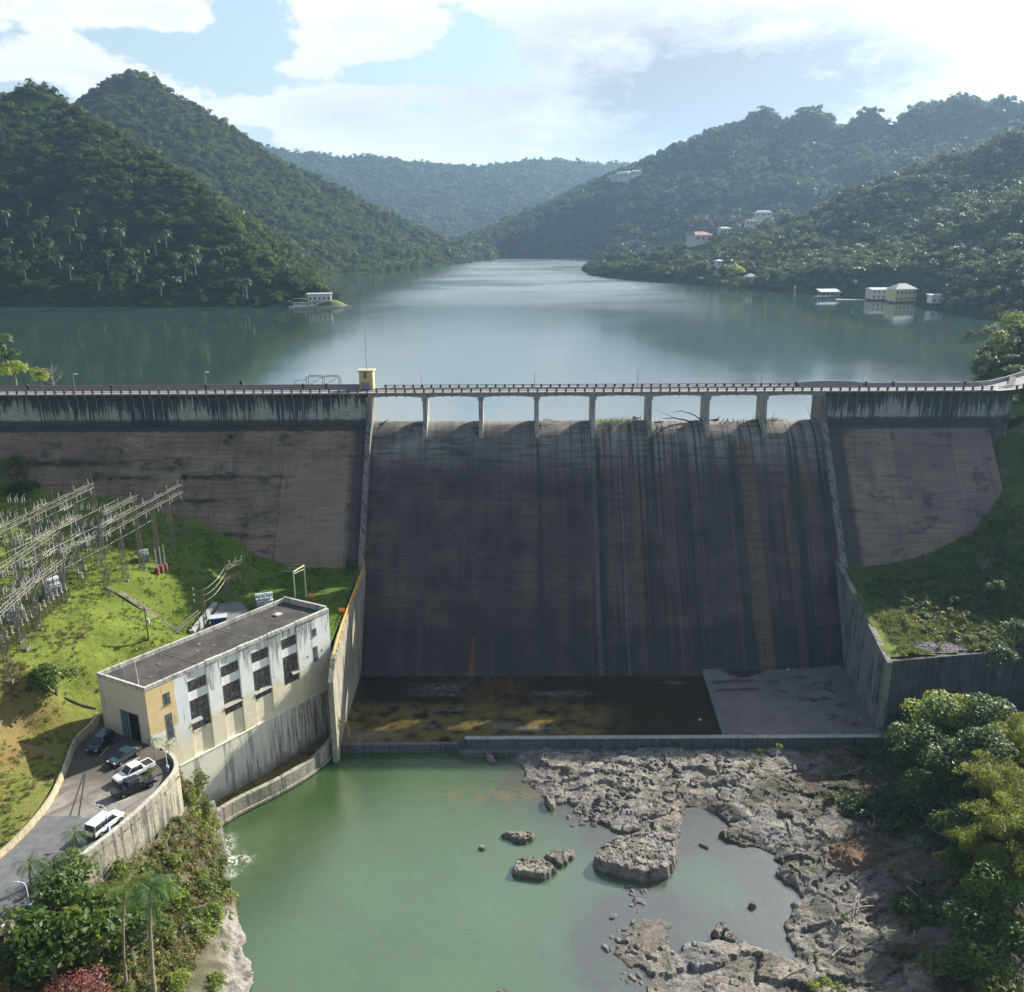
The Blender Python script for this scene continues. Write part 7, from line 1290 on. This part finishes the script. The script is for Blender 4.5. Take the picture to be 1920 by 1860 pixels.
# stair run down the lawn
s0, s1 = g(200, 1096, -17.6), g(332, 1182, -25.4); t = thing('hillside_stairs', (s0[0], s0[1], -18), 'narrow concrete stair flight with dark pipe running down the lawn', 'stairs'); m = MB(); n = 34; dd = (s1-s0)/n; sd_ = nrmz(np.cross(dd, ZZ))
def gz(p_): return np.array((p_[0], p_[1], gL(p_[0], p_[1])))
for k in range(n): q_ = gz(s0+dd*k); m.obox(q_-sd_*.6-ZZ*.3, sd_*1.2, np.array((dd[0], dd[1], 0))*.75, ZZ*.42)
obj('step', m, concrete('old_step', (.20, .17, .13), (.30, .26, .2), streak=.3, lines=0), t); m = MB()
m.tube([gz(s0+dd*k)-sd_*-.95+ZZ*.25 for k in range(0, n, 3)]+[gz(s1)+sd_*.95+ZZ*.25], .16, 5); obj('pipe', m, mat('dark_pipe', c=(.04, .035, .03)), t)
m = MB(); w0, w1 = gz(g(120, 1296, -23.5)), gz(g(182, 1338, -28)); m.tube([w0+ZZ*.05, gz((w0+w1)/2)+ZZ*.05, w1+ZZ*.1], .14, 5); tag(obj('drain_pipe', m, mat('old_pipe', c=(.12, .11, .08))), 'thin drain pipe from the round tree down to the powerhouse corner', 'pipe')
# long power lines crossing in front of the spillway
for i, (y0, y1, Y0, Y1) in enumerate([(945, 950, 160, 170), (1012, 1000, 158, 160), (1052, 1020, 155, 160), (1062, 1035, 152, 158), (1092, 1060, 150, 155), (1105, 1085, 148, 150), (1205, 1150, 145, 150), (868, 840, 150, 175)]):
    a = gy(330 if i < 6 else 440, [905, 940, 935, 990, 1000, 1010, 1090, 890][i], Y0); b_ = gy(1990, y1-60, Y1); mid = gy(1100, y0, (Y0+Y1)/2); sag = ((a+b_)/2)[2]-mid[2]
    wire('power_line', ['topmost', 'second', 'third', 'fourth', 'fifth', 'sixth', 'lowest', 'highest far'][i]+' thin power line crossing in front of the spillway', a, b_, max(.5, sag), .013, 'power line', None, 30)
for i in range(5): a = (-66.5-i*.3, 158-i*3, -8); wire('feeder_line', 'thin feeder wire dropping from the tall gantry to the small gantry', a, tuple(g(430+i*4, 1072+i*7, -19.5)), 1.2, .02, 'wire', 'feeder wires below the tall gantry')
# ---------------------------------------------------------------- rocks in the pool
def slab(label, px_poly, zt, seed, rim=.6, tilt=(0, 0), group=None, name='boulder', amp=.22):
    P_ = [tuple(g(*p, WATER+zt*.5)[:2]) for p in px_poly]; P_ = np.array(P_); c = P_.mean(0); x0, y0 = P_.min(0)-.4; x1, y1 = P_.max(0)+.4; st = .11 if max(x1-x0, y1-y0) < 7 else .16
    X, Y = np.meshgrid(np.arange(x0, x1, st), np.arange(y0, y1, st)); jx = (fbm(X*1.3, Y*1.3, 3, seed)-.5)*.7; jy = (fbm(X*1.3+4, Y*1.3, 3, seed+1)-.5)*.7; d = sdist(X+jx, Y+jy, [tuple(q_) for q_ in P_])
    f1, f2, ci = worley(X*.55+jx*2, Y*.75+jy*2, seed); f1b, f2b, cb_ = worley(X*1.6, Y*1.9+jx, seed+3)
    Z = WATER-.5+(zt+.5+(X-c[0])*tilt[0]+(Y-c[1])*tilt[1])*sstep(-.1, rim, d)+((ci-.5)*amp+(fbm(X*1.5, Y*1.5, 4, seed+2)-.5)*amp*1.4+(cb_-.5)*.14-.22*(1-sstep(0, .1, f2-f1)))*sstep(.0, .9, d)
    return tag(obj(name, MB().grid(X, Y, Z, d > -.25), M['rock'], smooth=False), label, 'rock', group)
slab('large flat topped boulder with a dark undercut front in the middle of the pool', [(1110, 1612), (1122, 1592), (1150, 1574), (1200, 1562), (1274, 1566), (1273, 1600), (1266, 1620), (1254, 1640), (1205, 1648), (1145, 1634), (1113, 1622)], 1.6, 1, .5, (0, -.02))
slab('elongated low rock in the green water, uppermost of the islands', [(936, 1562), (958, 1556), (1000, 1558), (1010, 1570), (990, 1582), (960, 1576)], .75, 2, .5)
slab('broad flat rock island with a dark front edge', [(957, 1636), (968, 1612), (1002, 1606), (1036, 1620), (1046, 1632), (1022, 1646), (965, 1640)], .95, 3, .4)
slab('pointed rock island touching the broad flat one', [(1016, 1602), (1048, 1592), (1079, 1594), (1076, 1610), (1050, 1628), (1036, 1616)], .7, 4, .4)
slab('small pale rock left of the uppermost island', [(894, 1590), (904, 1583), (917, 1586), (913, 1593), (900, 1595)], .45, 5, .35)
slab('rounded pale boulder at the edge of the lagoon', [(1332, 1748), (1345, 1727), (1362, 1733), (1372, 1748), (1350, 1758)], 1.1, 6, .4)
slab('slanting boulder just right of the rounded pale one', [(1350, 1756), (1370, 1742), (1388, 1762), (1383, 1772), (1366, 1768)], .8, 7, .4)
slab('small dark rock beneath the rounded pale boulder', [(1347, 1768), (1360, 1764), (1364, 1774), (1352, 1778)], .5, 8, .3)
slab('small pale peaked rock alone in the right lagoon', [(1396, 1698), (1408, 1688), (1420, 1697), (1410, 1703)], .6, 9, .3)
slab('thin dark rock lying in the upper part of the right lagoon', [(1307, 1580), (1316, 1578), (1333, 1590), (1328, 1593)], .35, 10, .25)
slab('dark upright rock at the tip of the rocky shore below the sill', [(911, 1420), (914, 1413), (923, 1415), (930, 1425), (920, 1427)], 1.0, 11, .3)
slab('dark slab at the left edge of the rocky shore', [(1019, 1497), (1026, 1488), (1042, 1496), (1042, 1513), (1034, 1516)], 1.1, 12, .3)
slab('mottled rock cut off by the bottom edge of the picture', [(928, 1862), (932, 1852), (950, 1850), (965, 1860), (955, 1872), (935, 1874)], .6, 13, .4)
slab('dark dome rock at the bottom in front of the lower shore', [(1362, 1858), (1366, 1842), (1380, 1838), (1392, 1850), (1386, 1862)], 1.5, 14, .4)
r_ = np.random.default_rng(5); k = 0
for cx, cy, sx_, sy_, n_, s0_, s1_ in [(1115, 1530, 40, 16, 42, .25, .75), (1200, 1450, 60, 30, 46, .2, .7), (1195, 1690, 16, 22, 45, .15, .5), (1170, 1760, 22, 30, 34, .18, .6), (1150, 1500, 50, 20, 26, .3, .9), (1360, 1440, 40, 20, 20, .2, .6), (1180, 1835, 22, 14, 18, .2, .6), (1480, 1450, 60, 40, 24, .2, .6)]:
    for j in range(n_):
        a, b_ = cx+r_.normal(0, sx_*.6), cy+r_.normal(0, sy_*.6); p = g(a, b_, WATER); z_ = float(zV(np.array([p[0]]), np.array([p[1]]))[0]); s_ = s0_+(s1_-s0_)*r_.random()**2.5
        o = bpy.data.objects.new('rock', ST[j % 5]); col.objects.link(o); o.location = (p[0], p[1], max(z_, WATER-.1)+s_*.15); o.scale = (s_, s_, s_); o.rotation_euler = (r_.normal(0, .2), r_.normal(0, .2), r_.random()*6); tag(o, 'loose angular grey rock lying on the rocky shore or in the shallows', 'rock', 'loose rocks along the rocky shore')
# ---------------------------------------------------------------- driftwood
def logmesh(m, a, b_, r0, r1, seed, bend=.1):
    r2 = np.random.default_rng(seed); a, b_ = np.array(a, float), np.array(b_, float); L = np.linalg.norm(b_-a); m.tube([a+(b_-a)*t+r2.normal(0, bend*L*.3, 3)*math.sin(math.pi*t) for t in np.linspace(0, 1, 6)], list(np.linspace(r0, r1, 6)), 6); return m
DK = mat('dark_driftwood', c=(.06, .05, .045))
def drift(label, segs, mm=None, name='driftwood'):
    m = MB(); [logmesh(m, a, b_, r0, r1, i+len(segs)) for i, (a, b_, r0, r1) in enumerate(segs)]; return tag(obj(name, m, mm or M['dead']), label, 'driftwood')
gyp = lambda a, b_, Y=188.6: gy(a, b_, Y)
drift('dark bare branching tree trunk stranded on the crest between two piers', [(gyp(1328, 795), gyp(1300, 792), .28, .2), (gyp(1300, 792), gyp(1262, 783), .22, .12), (gyp(1262, 783), gyp(1242, 786), .12, .05), (gyp(1318, 790), gyp(1302, 778), .18, .12), (gyp(1302, 778), gyp(1277, 770), .12, .08), (gyp(1277, 770), gyp(1264, 773), .08, .04), (gyp(1262, 783), gyp(1230, 768), .06, .02)], DK)
drift('dark log ending behind the sixth pier on the crest', [(gyp(1330, 790, 189.6), gyp(1347, 786, 189.6), .3, .2), (gyp(1347, 786, 189.6), gyp(1348, 780, 189.6), .12, .05)], DK)
drift('heap of tangled branches hanging over the crest beside the fourth pier', [(gyp(1150, 800, 187.5), gyp(1196, 788, 187.5), .2, .14), (gyp(1160, 796, 187), gyp(1200, 783, 187), .16, .1), (gyp(1170, 795, 186.5), gyp(1176, 818, 185.6), .12, .06), (gyp(1190, 792, 186.5), gyp(1186, 806, 186), .1, .05), (gyp(1120, 796, 187), gyp(1165, 792, 187), .12, .08), (gyp(1200, 788, 187), gyp(1202, 778, 187), .1, .04)]+[(gyp(1118+r_.random()*40, 790+r_.random()*8, 187), gyp(1118+r_.random()*42, 796+r_.random()*16, 186.4), .07, .03) for j in range(40)])
drift('leaning pale forked branch at the right end of the crest', [(gyp(1533, 808, 186), gyp(1522, 785, 188), .16, .1), (gyp(1522, 785, 188), gyp(1512, 762, 188), .09, .03), (gyp(1524, 786, 188), gyp(1530, 772, 188), .05, .02)])
drift('pale logs lodged at the left end of the crest', [(gyp(702, 798), gyp(728, 787), .16, .1), (gyp(716, 796), gyp(724, 790), .2, .16), (gyp(728, 800), gyp(729, 792), .18, .1)])
drift('two pale sticks hanging over the crest beside the first pier', [(gyp(770, 806, 187), gyp(778, 793, 188.6), .12, .08), (gyp(764, 808, 187), gyp(772, 795, 188.6), .1, .06)])
drift('twig tangle trapped against the third pier', [(gyp(1005+r_.random()*10, 788+r_.random()*10, 187.8), gyp(1010+r_.random()*12, 795+r_.random()*18, 186.8), .06, .03) for j in range(26)]+[(gyp(1018, 787), gyp(1044, 790), .14, .08)])
drift('twig tangle trapped against the seventh pier', [(gyp(1440, 796), gyp(1468, 793), .12, .08), (gyp(1445, 792), gyp(1452, 772), .07, .03), (gyp(1405, 795), gyp(1420, 785), .16, .08), (gyp(1410, 790), gyp(1414, 777), .07, .03)]+[(gyp(1408+r_.random()*50, 792+r_.random()*6), gyp(1400+r_.random()*60, 784+r_.random()*12), .05, .02) for j in range(16)], DK)
drift('low row of broken wood on the crest between the sixth and seventh piers', [(gyp(1352+i*6, 792), gyp(1354+i*6+r_.normal(0, 3), 786+r_.normal(0, 2)), .14, .08) for i in range(10)])
drift('small dark log lying across the crest near the fifth pier', [(gyp(1226, 792), gyp(1246, 790), .12, .08), (gyp(1058, 790), gyp(1075, 791), .1, .08)][:1], DK)
for (a, b_, n_, s_, mt_, lb) in [(1160, 786, 16, .8, 'blade', 'patch of grass growing on the driftwood heap at the crest'), (1012, 790, 9, .6, 'dry', 'dry grass tuft against the third pier on the crest'), (1446, 784, 10, .7, 'dry', 'yellow grass tuft growing beside the seventh pier'), (803, 792, 5, .5, 'dry', 'tiny dry tuft beside the first pier')]:
    m = MB(); r2 = np.random.default_rng(a)
    V_, F_ = [], []; kk_ = 0
    for i in range(n_*14):
        o_ = np.array((r2.normal(0, .16*n_), r2.normal(0, .35), 0)); d = np.array((r2.normal(0, .5), r2.normal(0, .4), 1.)); h = s_*(.5+r2.random()); sd_ = np.array((.05, .02, 0)); V_ += [o_-sd_, o_+sd_, o_+d*h+sd_*.3, o_+d*h-sd_*.3]; F_.append((kk_, kk_+1, kk_+2, kk_+3)); kk_ += 4
    p = gyp(a, b_+6); o = bpy.data.objects.new('grass_tuft', mesh_from('grass_tuft', np.array(V_), np.array(F_), M[mt_])); col.objects.link(o); o.location = tuple(p); tag(o, lb, 'grass tuft')
p = gyp(1190, 790); tree('small_plant', 'small leafy green plant rising from the driftwood heap on the crest', 'plant', (p[0], p[1], p[2]-.3), 1.6, .7, 5, M['leafP'], 9, leaf=.2, dens=60, trunk_h=.3)
def gv(a, b_): 
    p = g(a, b_, -42); z_ = float(zV(np.array([p[0]]), np.array([p[1]]))[0]); p = g(a, b_, z_); return np.array((p[0], p[1], float(zV(np.array([p[0]]), np.array([p[1]]))[0])+.2))
for i, (pa, pb, r0, lb) in enumerate([((1478, 1540), (1484, 1568), .13, 'pale upright pair of sticks on the rocks right of the lagoon'), ((1640, 1520), (1638, 1555), .1, 'pale stick standing near the leafy bank edge'), ((1560, 1795), (1590, 1770), .12, 'long thin pale pole on the dark mud at the lagoon edge'), ((1470, 1835), (1525, 1808), .1, 'long pale stick at the lower shore end'), ((1462, 1475), (1500, 1492), .12, 'bent brown branch lying on the upper rocks'), ((1620, 1440), (1560, 1456), .12, 'fallen branch near the sill end'), ((1730, 1650), (1660, 1620), .1, 'long thin branch pointing to the leaf pile'), ((1780, 1825), (1695, 1838), .12, 'bleached forked branch at the bottom right'), ((1640, 1690), (1595, 1705), .13, 'crossed pale poles above the dark mud, upper one'), ((1610, 1680), (1598, 1722), .11, 'crossed pale poles above the dark mud, lower one'), ((1700, 1660), (1745, 1700), .1, 'thin pale pole on the shaded bank'), ((1555, 1725), (1572, 1742), .14, 'curved pale stick beside the green tuft')]):
    a, b_ = gv(*pa), gv(*pb); segs = [(a, b_, r0, r0*.5)]
    if i in (0, 7, 9): segs.append((a+(.1, 0, .1), b_+(.5, .2, .3), r0*.8, r0*.4))
    if i in (4, 5, 6): segs += [((a+b_)/2, (a+b_)/2+(.8, .9, .5), r0*.6, r0*.2), (a*.3+b_*.7, a*.3+b_*.7+(-.3, .8, .4), r0*.5, r0*.2)]
    drift(lb, segs, name='fallen_branch')
ga = lambda a, b_: g(a, b_, -41.35)
for i, (a, b_, n_, lb) in enumerate([(1486, 1254, 3, 'pale branch bundle near the top of the dry apron'), (1512, 1262, 4, 'tangle of branches right of the pale bundle on the apron'), (1474, 1299, 2, 'short brown stick on the left of the apron'), (1536, 1288, 4, 'brown branch pile below the training wall foot'), (1560, 1296, 4, 'ring of broken twigs at the right of the apron'), (1530, 1313, 9, 'long dark heap of sticks in the middle of the apron'), (1581, 1323, 3, 'small dark debris near the wall on the apron'), (1598, 1354, 3, 'dark stump close to the sill end of the apron'), (1562, 1343, 2, 'thin dark stick near the lower right of the apron'), (1276, 1285, 2, 'white plastic scrap floating at the basin edge')]):
    p = ga(a, b_); segs = []
    for j in range(n_*2): o_ = p+np.array((r_.normal(0, .25*n_**.7), r_.normal(0, .35), .12)); segs.append((o_, o_+np.array((r_.normal(0, .9), r_.normal(0, .5), .1)), .09, .04))
    if i == 9: continue
    drift(lb, segs, M['dead'] if i in (0, 1, 3) else DK, 'washed_branch')
# brown leaf mound on the right bank
c_ = gv(1600, 1610); X, Y = np.meshgrid(np.arange(-5, 5, .25), np.arange(-4.5, 4.5, .25)); rr = np.hypot(X/4.4, Y/4.0)+.3*(fbm(X*.5, Y*.5, 3, 4)-.5); Zm = c_[2]-.8+2.2*np.clip(1-rr**2, -.2, 1)+(fbm(X*2, Y*2, 4, 5)-.5)*.5
def moundmat(q, b): v = q.pos(); q.put(b.inputs['Normal'], q.bump(q.noise(v, 6, 6, .8), 1, .3)); return q.ramp(q.noise(v, 3, 7, .8), [(.35, (.06, .035, .022)), (.5, (.17, .095, .06)), (.65, (.27, .16, .10))])
tag(obj('leaf_mound', MB().grid(X+c_[0], Y+c_[1], Zm, rr < 1.08), mat('brown_leaves', moundmat)), 'round mound of brown dead leaves on the right bank', 'leaf mound')
# yellow green tufts on the rocks
for i, (a, b_, s_, mt_, lb) in enumerate([(1425, 1412, .7, 'leafY', 'yellow green tuft on the rocks below the sill, left one'), (1458, 1405, .8, 'leafY', 'yellow green tuft on the rocks below the sill, right one'), (1410, 1436, .6, 'leafY', 'small yellow tuft under the left sill tuft'), (1265, 1398, .9, 'leafD', 'dark green bush growing at the foot of the sill'), (1628, 1503, .9, 'leafB', 'green tuft at the edge of the leafy bank'), (1560, 1852, 1.4, 'leafB', 'bright grassy tuft at the bottom edge of the picture'), (1525, 1858, 1.0, 'leafY', 'yellow grassy tuft at the bottom edge left of the bright one'), (1582, 1728, .8, 'leafD', 'dark green tuft on the mud beside the lagoon'), (1682, 1228, .8, 'leafB', 'fresh green shrub on the terrace corner above the black wall'), (1765, 1222, .9, 'mixed', 'yellow shrub on the terrace edge beside the purple rubble')]):
    if i in (8, 9): p = g(a, b_, -28.7); p = np.array((p[0], p[1]+.6, -28.7))
    else: p = gv(a, b_)
    tree('tuft_bush', lb, 'bush', (p[0], p[1], p[2]-.3), s_*1.6, s_, 6, M[mt_], 50+i, leaf=.16, dens=90, trunk_h=.3)
for i in range(5): 
    p = [(1478, 1257, .25), (1612, 1348, .12), (1312, 1350, .16), (1112, 1246, .12), (844, 1245, .12)][i]; q_ = g(p[0], p[1], -41.5); o = obj('plastic_scrap', MB().box(-p[2], p[2], -p[2], p[2], 0, p[2]).box(-p[2]*.5, p[2]*1.3, -p[2]*.6, p[2]*.4, 0, p[2]*.6), mat('white_plastic', c=(.7, .72, .72)), local=True); o.location = tuple(q_+np.array((0, 0, .0))); tag(o, 'tiny white plastic scrap lying in the spillway basin', 'litter', 'plastic scraps in the basin')
# ---------------------------------------------------------------- houses round the lake
def house(name, label, px_, py_, z, w_, d_, h, wall, roof, rz=0, storeys=1, rt='hip', posts=False, grp=None, pitch=.35):
    p = g(px_, py_, max(z, .2)); t = thing(name, (p[0], p[1], z), label, 'house', grp, rz)
    m = MB().box(-w_/2, w_/2, -d_/2, d_/2, 0 if not posts else .6, h); obj('wall', m, wall, t, local=True)
    e = .7; m = MB(); hr = d_*pitch
    if rt == 'hip': m.add([(-w_/2-e, -d_/2-e, h), (w_/2+e, -d_/2-e, h), (w_/2+e, d_/2+e, h), (-w_/2-e, d_/2+e, h), (-w_/2+d_/2, 0, h+hr), (w_/2-d_/2, 0, h+hr)], [(0, 1, 5, 4), (1, 2, 5), (2, 3, 4, 5), (3, 0, 4), (0, 3, 2, 1)])
    elif rt == 'flat': m.box(-w_/2-e, w_/2+e, -d_/2-e, d_/2+e, h, h+.35)
    else: m.add([(-w_/2-e, -d_/2-e, h), (w_/2+e, -d_/2-e, h), (w_/2+e, d_/2+e, h), (-w_/2-e, d_/2+e, h), (-w_/2-e, 0, h+hr), (w_/2+e, 0, h+hr)], [(0, 1, 5, 4), (2, 3, 4, 5), (1, 2, 5), (3, 0, 4), (0, 3, 2, 1)])
    obj('roof', m, roof, t, local=True); nW = max(2, int(w_/2.4))
    for s_ in range(storeys):
        z0 = h/storeys*s_+.9 if not posts else .6+(h-.6)/storeys*s_+.8
        for k in range(nW): xx = -w_/2+w_*(k+.5)/nW; m = MB().box(xx-.5, xx+.5, -d_/2-.06, -d_/2+.02, z0, z0+1.2); obj('window', m, dkw, t, local=True)
    if posts:
        for k in range(5): m = MB().box(-w_/2+w_*k/4-.12, -w_/2+w_*k/4+.12, -d_/2-.1, -d_/2+.14, -2.5, .6); obj('stilt', m, M['conc'], t, local=True)
    return t
dkw = mat('dark_window', c=(.03, .035, .04), rough=.2); wW = mat('white_wall', c=(.62, .62, .60)); yW = mat('yellow_wall', c=(.60, .50, .26)); pW = mat('pink_white_wall', c=(.56, .50, .50)); mR = mat('metal_roof', c=(.55, .60, .64), rough=.35); gR = mat('grey_roof', c=(.42, .44, .45)); rR = mat('red_brown_roof', c=(.22, .12, .09))
house('lake_house', 'yellow two storey lake house with hipped grey roof', 1688, 566, .3, 13, 8, 7.2, yW, gR, .25, 2, 'hip', True)
house('boathouse', 'pink and white boathouse beside the yellow lake house', 1645, 562, .3, 11, 8, 6.0, pW, mR, .1, 2, 'gable', True, pitch=.12)
house('small_house', 'small white lake house with wide flat roof on the right shore', 1758, 570, 1.6, 9, 7, 4.6, wW, mat('pale_flat_roof', c=(.66, .66, .62)), -.1, 1, 'flat', True)
house('shore_house', 'long low pale roofed house behind the boathouse', 1628, 542, 4.5, 16, 8, 4.0, wW, mR, -.3, 1, 'gable', False, pitch=.2)
house('shed', 'brown roofed shed behind the yellow lake house', 1668, 532, 8, 9, 7, 3.6, wW, rR, .2, 1, 'gable', False, pitch=.6)
p = g(1552, 556, .2); t = thing('floating_dock', (p[0], p[1], 0), 'floating boat dock with a pale blue sheet roof', 'dock'); m = MB().box(-7.5, 8, -3, 3, .1, .5); obj('deck', m, M['conc'], t, local=True); m = MB().add([(-5.5, -3, 3.2), (7, -3, 3.2), (6, 3, 4.6), (-6.5, 3, 4.6), (-5.5, -3, 3.05), (7, -3, 3.05), (6, 3, 4.45), (-6.5, 3, 4.45)], [(0, 1, 2, 3), (4, 7, 6, 5), (0, 4, 5, 1), (1, 5, 6, 2), (2, 6, 7, 3), (3, 7, 4, 0)]); obj('roof', m, mat('blue_white_roof', c=(.62, .72, .80), rough=.3), t, local=True)
for sx_ in (-5, 0, 6):
    for sy_ in (-2.6, 2.6): m = MB().box(sx_-.1, sx_+.1, sy_-.1, sy_+.1, .5, 3.3 if sy_ < 0 else 4.4); obj('post', m, wW, t, local=True)
p = g(1595, 562, .2); t = tag(obj('swim_platform', MB().box(-8, 8, -1.6, 1.6, .05, .45).box(-8.1, 8.1, -1.7, 1.7, .35, .47), mat('pale_deck', c=(.55, .54, .50)), local=True), 'pale floating platform in front of the lakeside trees', 'dock'); t.location = (p[0], p[1], 0); t.rotation_euler.z = -.25
p = g(1590, 553, .8); t = thing('fence', (p[0], p[1], .4), 'yellow balustrade under the bright palms on the right shore', 'fence'); m = MB(); [m.box(-11+i*.9, -10.8+i*.9, -.1, .1, 0, 2.2) for i in range(25)]; m.box(-11, 11.4, -.15, .15, 2.2, 2.5); m.box(-11.2, 11.4, -.3, .3, -1, .1); obj('rail', m, yW, t, local=True)
for i, (a, b_, Y, H, R_, lb) in enumerate([(1587, 528, 640, 11, 6.0, 'bright lime palm-like tree rising behind the yellow balustrade'), (1745, 527, 585, 11, 6.5, 'wide crowned tree between the yellow house and the white house'), (1378, 505, 640, 10, 7.0, 'yellow blossoming tree on the right shore beside the white house')]):
    p = gy(a, b_, Y); tree('shore_tree', lb, 'tree', (p[0], p[1], max(.3, p[2]-H*.6)), H, R_, 10, M['leafY' if i == 2 else 'leafB' if i == 0 else 'leafP'], 900+i, leaf=.7, dens=9, trunk_h=H*.4)
t = house('shore_house', 'white house with rounded roof between shoreline trees right of centre', 1406, 536, 1, 7, 6, 6.5, mat('blue_white_wall', c=(.55, .62, .64)), gR, .1, 2, 'hip', False)
house('point_house', 'white lake house with balcony on the tip of the left point', 600, 566, 3.0, 12, 6, 4.2, mat('grey_white_wall', c=(.42, .42, .41)), gR, .15, 1, 'flat', True)
p = g(626, 575, .3); X, Y = np.meshgrid(np.arange(-14, 12, .8), np.arange(-7, 8, .8)); rr = np.hypot(X/12.5, Y/6.5); Zm = 3.6*np.clip(1-rr, -.2, 1)**.8 if False else 3.8*sstep(1.05, .2, rr)-.3
tag(obj('point_bank', MB().grid(X+p[0]-3, Y+p[1]+4, Zm, rr < 1.12), mat('point_grass', c=(.15, .18, .05)), smooth=True), kind='structure')
m = MB().wall([(p[0]-24, p[1]-1.2), (p[0]-8, p[1]-3.2), (p[0]+3, p[1]-2.2), (p[0]+9, p[1]+2)], .9, -1, .5, -1); tag(obj('quay_wall', m, M['light']), 'pale low quay wall round the tip of the left point', 'wall')
t = thing('balcony_rail', (p[0]-14, p[1]+1, 1.2), 'white balustrade in front of the house on the left point', 'balustrade'); m = MB(); [m.box(-8+i*1.1, -7.8+i*1.1, -.1, .1, 0, 1.3) for i in range(16)]; m.box(-8, 9, -.12, .12, 1.3, 1.5); m.box(-8, 9, -.12, .12, 3.3, 3.45); m.box(-8, 9, -.3, .3, -.6, 0); obj('rail', m, wW, t, local=True)
FH = [(1168, 405, 1450, 26, 'white house high on the hazy right hill, largest of three'), (1146, 408, 1460, 14, 'small white house left of the largest hazy hill house'), (1190, 406, 1440, 14, 'small white house right of the largest hazy hill house'), (1431, 402, 1050, 18, 'pale house in the trees above the pink one'), (1408, 418, 1000, 12, 'little pale house below the upper tree house'), (1425, 440, 900, 20, 'pink pale house in the middle of the right slope'), (1356, 458, 860, 10, 'small white walled house above the shoreline trees'), (1310, 464, 850, 22, 'low white houses row behind the shoreline trees'), (1345, 545-25, 700, 6, 'tiny white hut at the water line')]
for i, (a, b_, Y, w_, lb) in enumerate(FH):
    p = gy(a, b_, Y); zt = float(lookup(np.array([p[0]]), np.array([Y*1.]))[0]); d_ = w_*.5; h_ = max(5, w_*.28); t = thing('hill_house', (p[0], p[1], max(p[2]-h_*.6, zt+2.2)), lb, 'house', None, .2*(i-4)); m = MB().box(-w_/2, w_/2, -d_/2, d_/2, -12, h_); obj('wall', m, pW if i == 5 else wW, t, local=True); hh_ = d_*.28; m = MB().add([(-w_/2-1, -d_/2-1, h_), (w_/2+1, -d_/2-1, h_), (w_/2+1, d_/2+1, h_), (-w_/2-1, d_/2+1, h_), (-w_/2+d_*.4, 0, h_+hh_), (w_/2-d_*.4, 0, h_+hh_)], [(0, 1, 5, 4), (1, 2, 5), (2, 3, 4, 5), (3, 0, 4), (0, 3, 2, 1)]); obj('roof', m, (gR, rR, mR)[i % 3], t, local=True)
    for k in range(3): xx = -w_/2+w_*(k+.5)/3; m = MB().box(xx-w_*.06, xx+w_*.06, -d_/2-.08, -d_/2, h_*.35, h_*.7); obj('window', m, dkw, t, local=True)
p = g(1489, 558, .1); t = thing('channel_post', (p[0], p[1], 0), 'reddish channel marker post standing in the right of the lake', 'post'); m = MB().tube([(0, 0, -1), (0, 0, 6)], .7, 8); obj('post', m, mat('brown_post', c=(.25, .16, .13)), t, local=True); m = MB().tube([(0, 0, 6), (0, 0, 7)], [.5, .3], 8); obj('cap', m, wW, t, local=True)
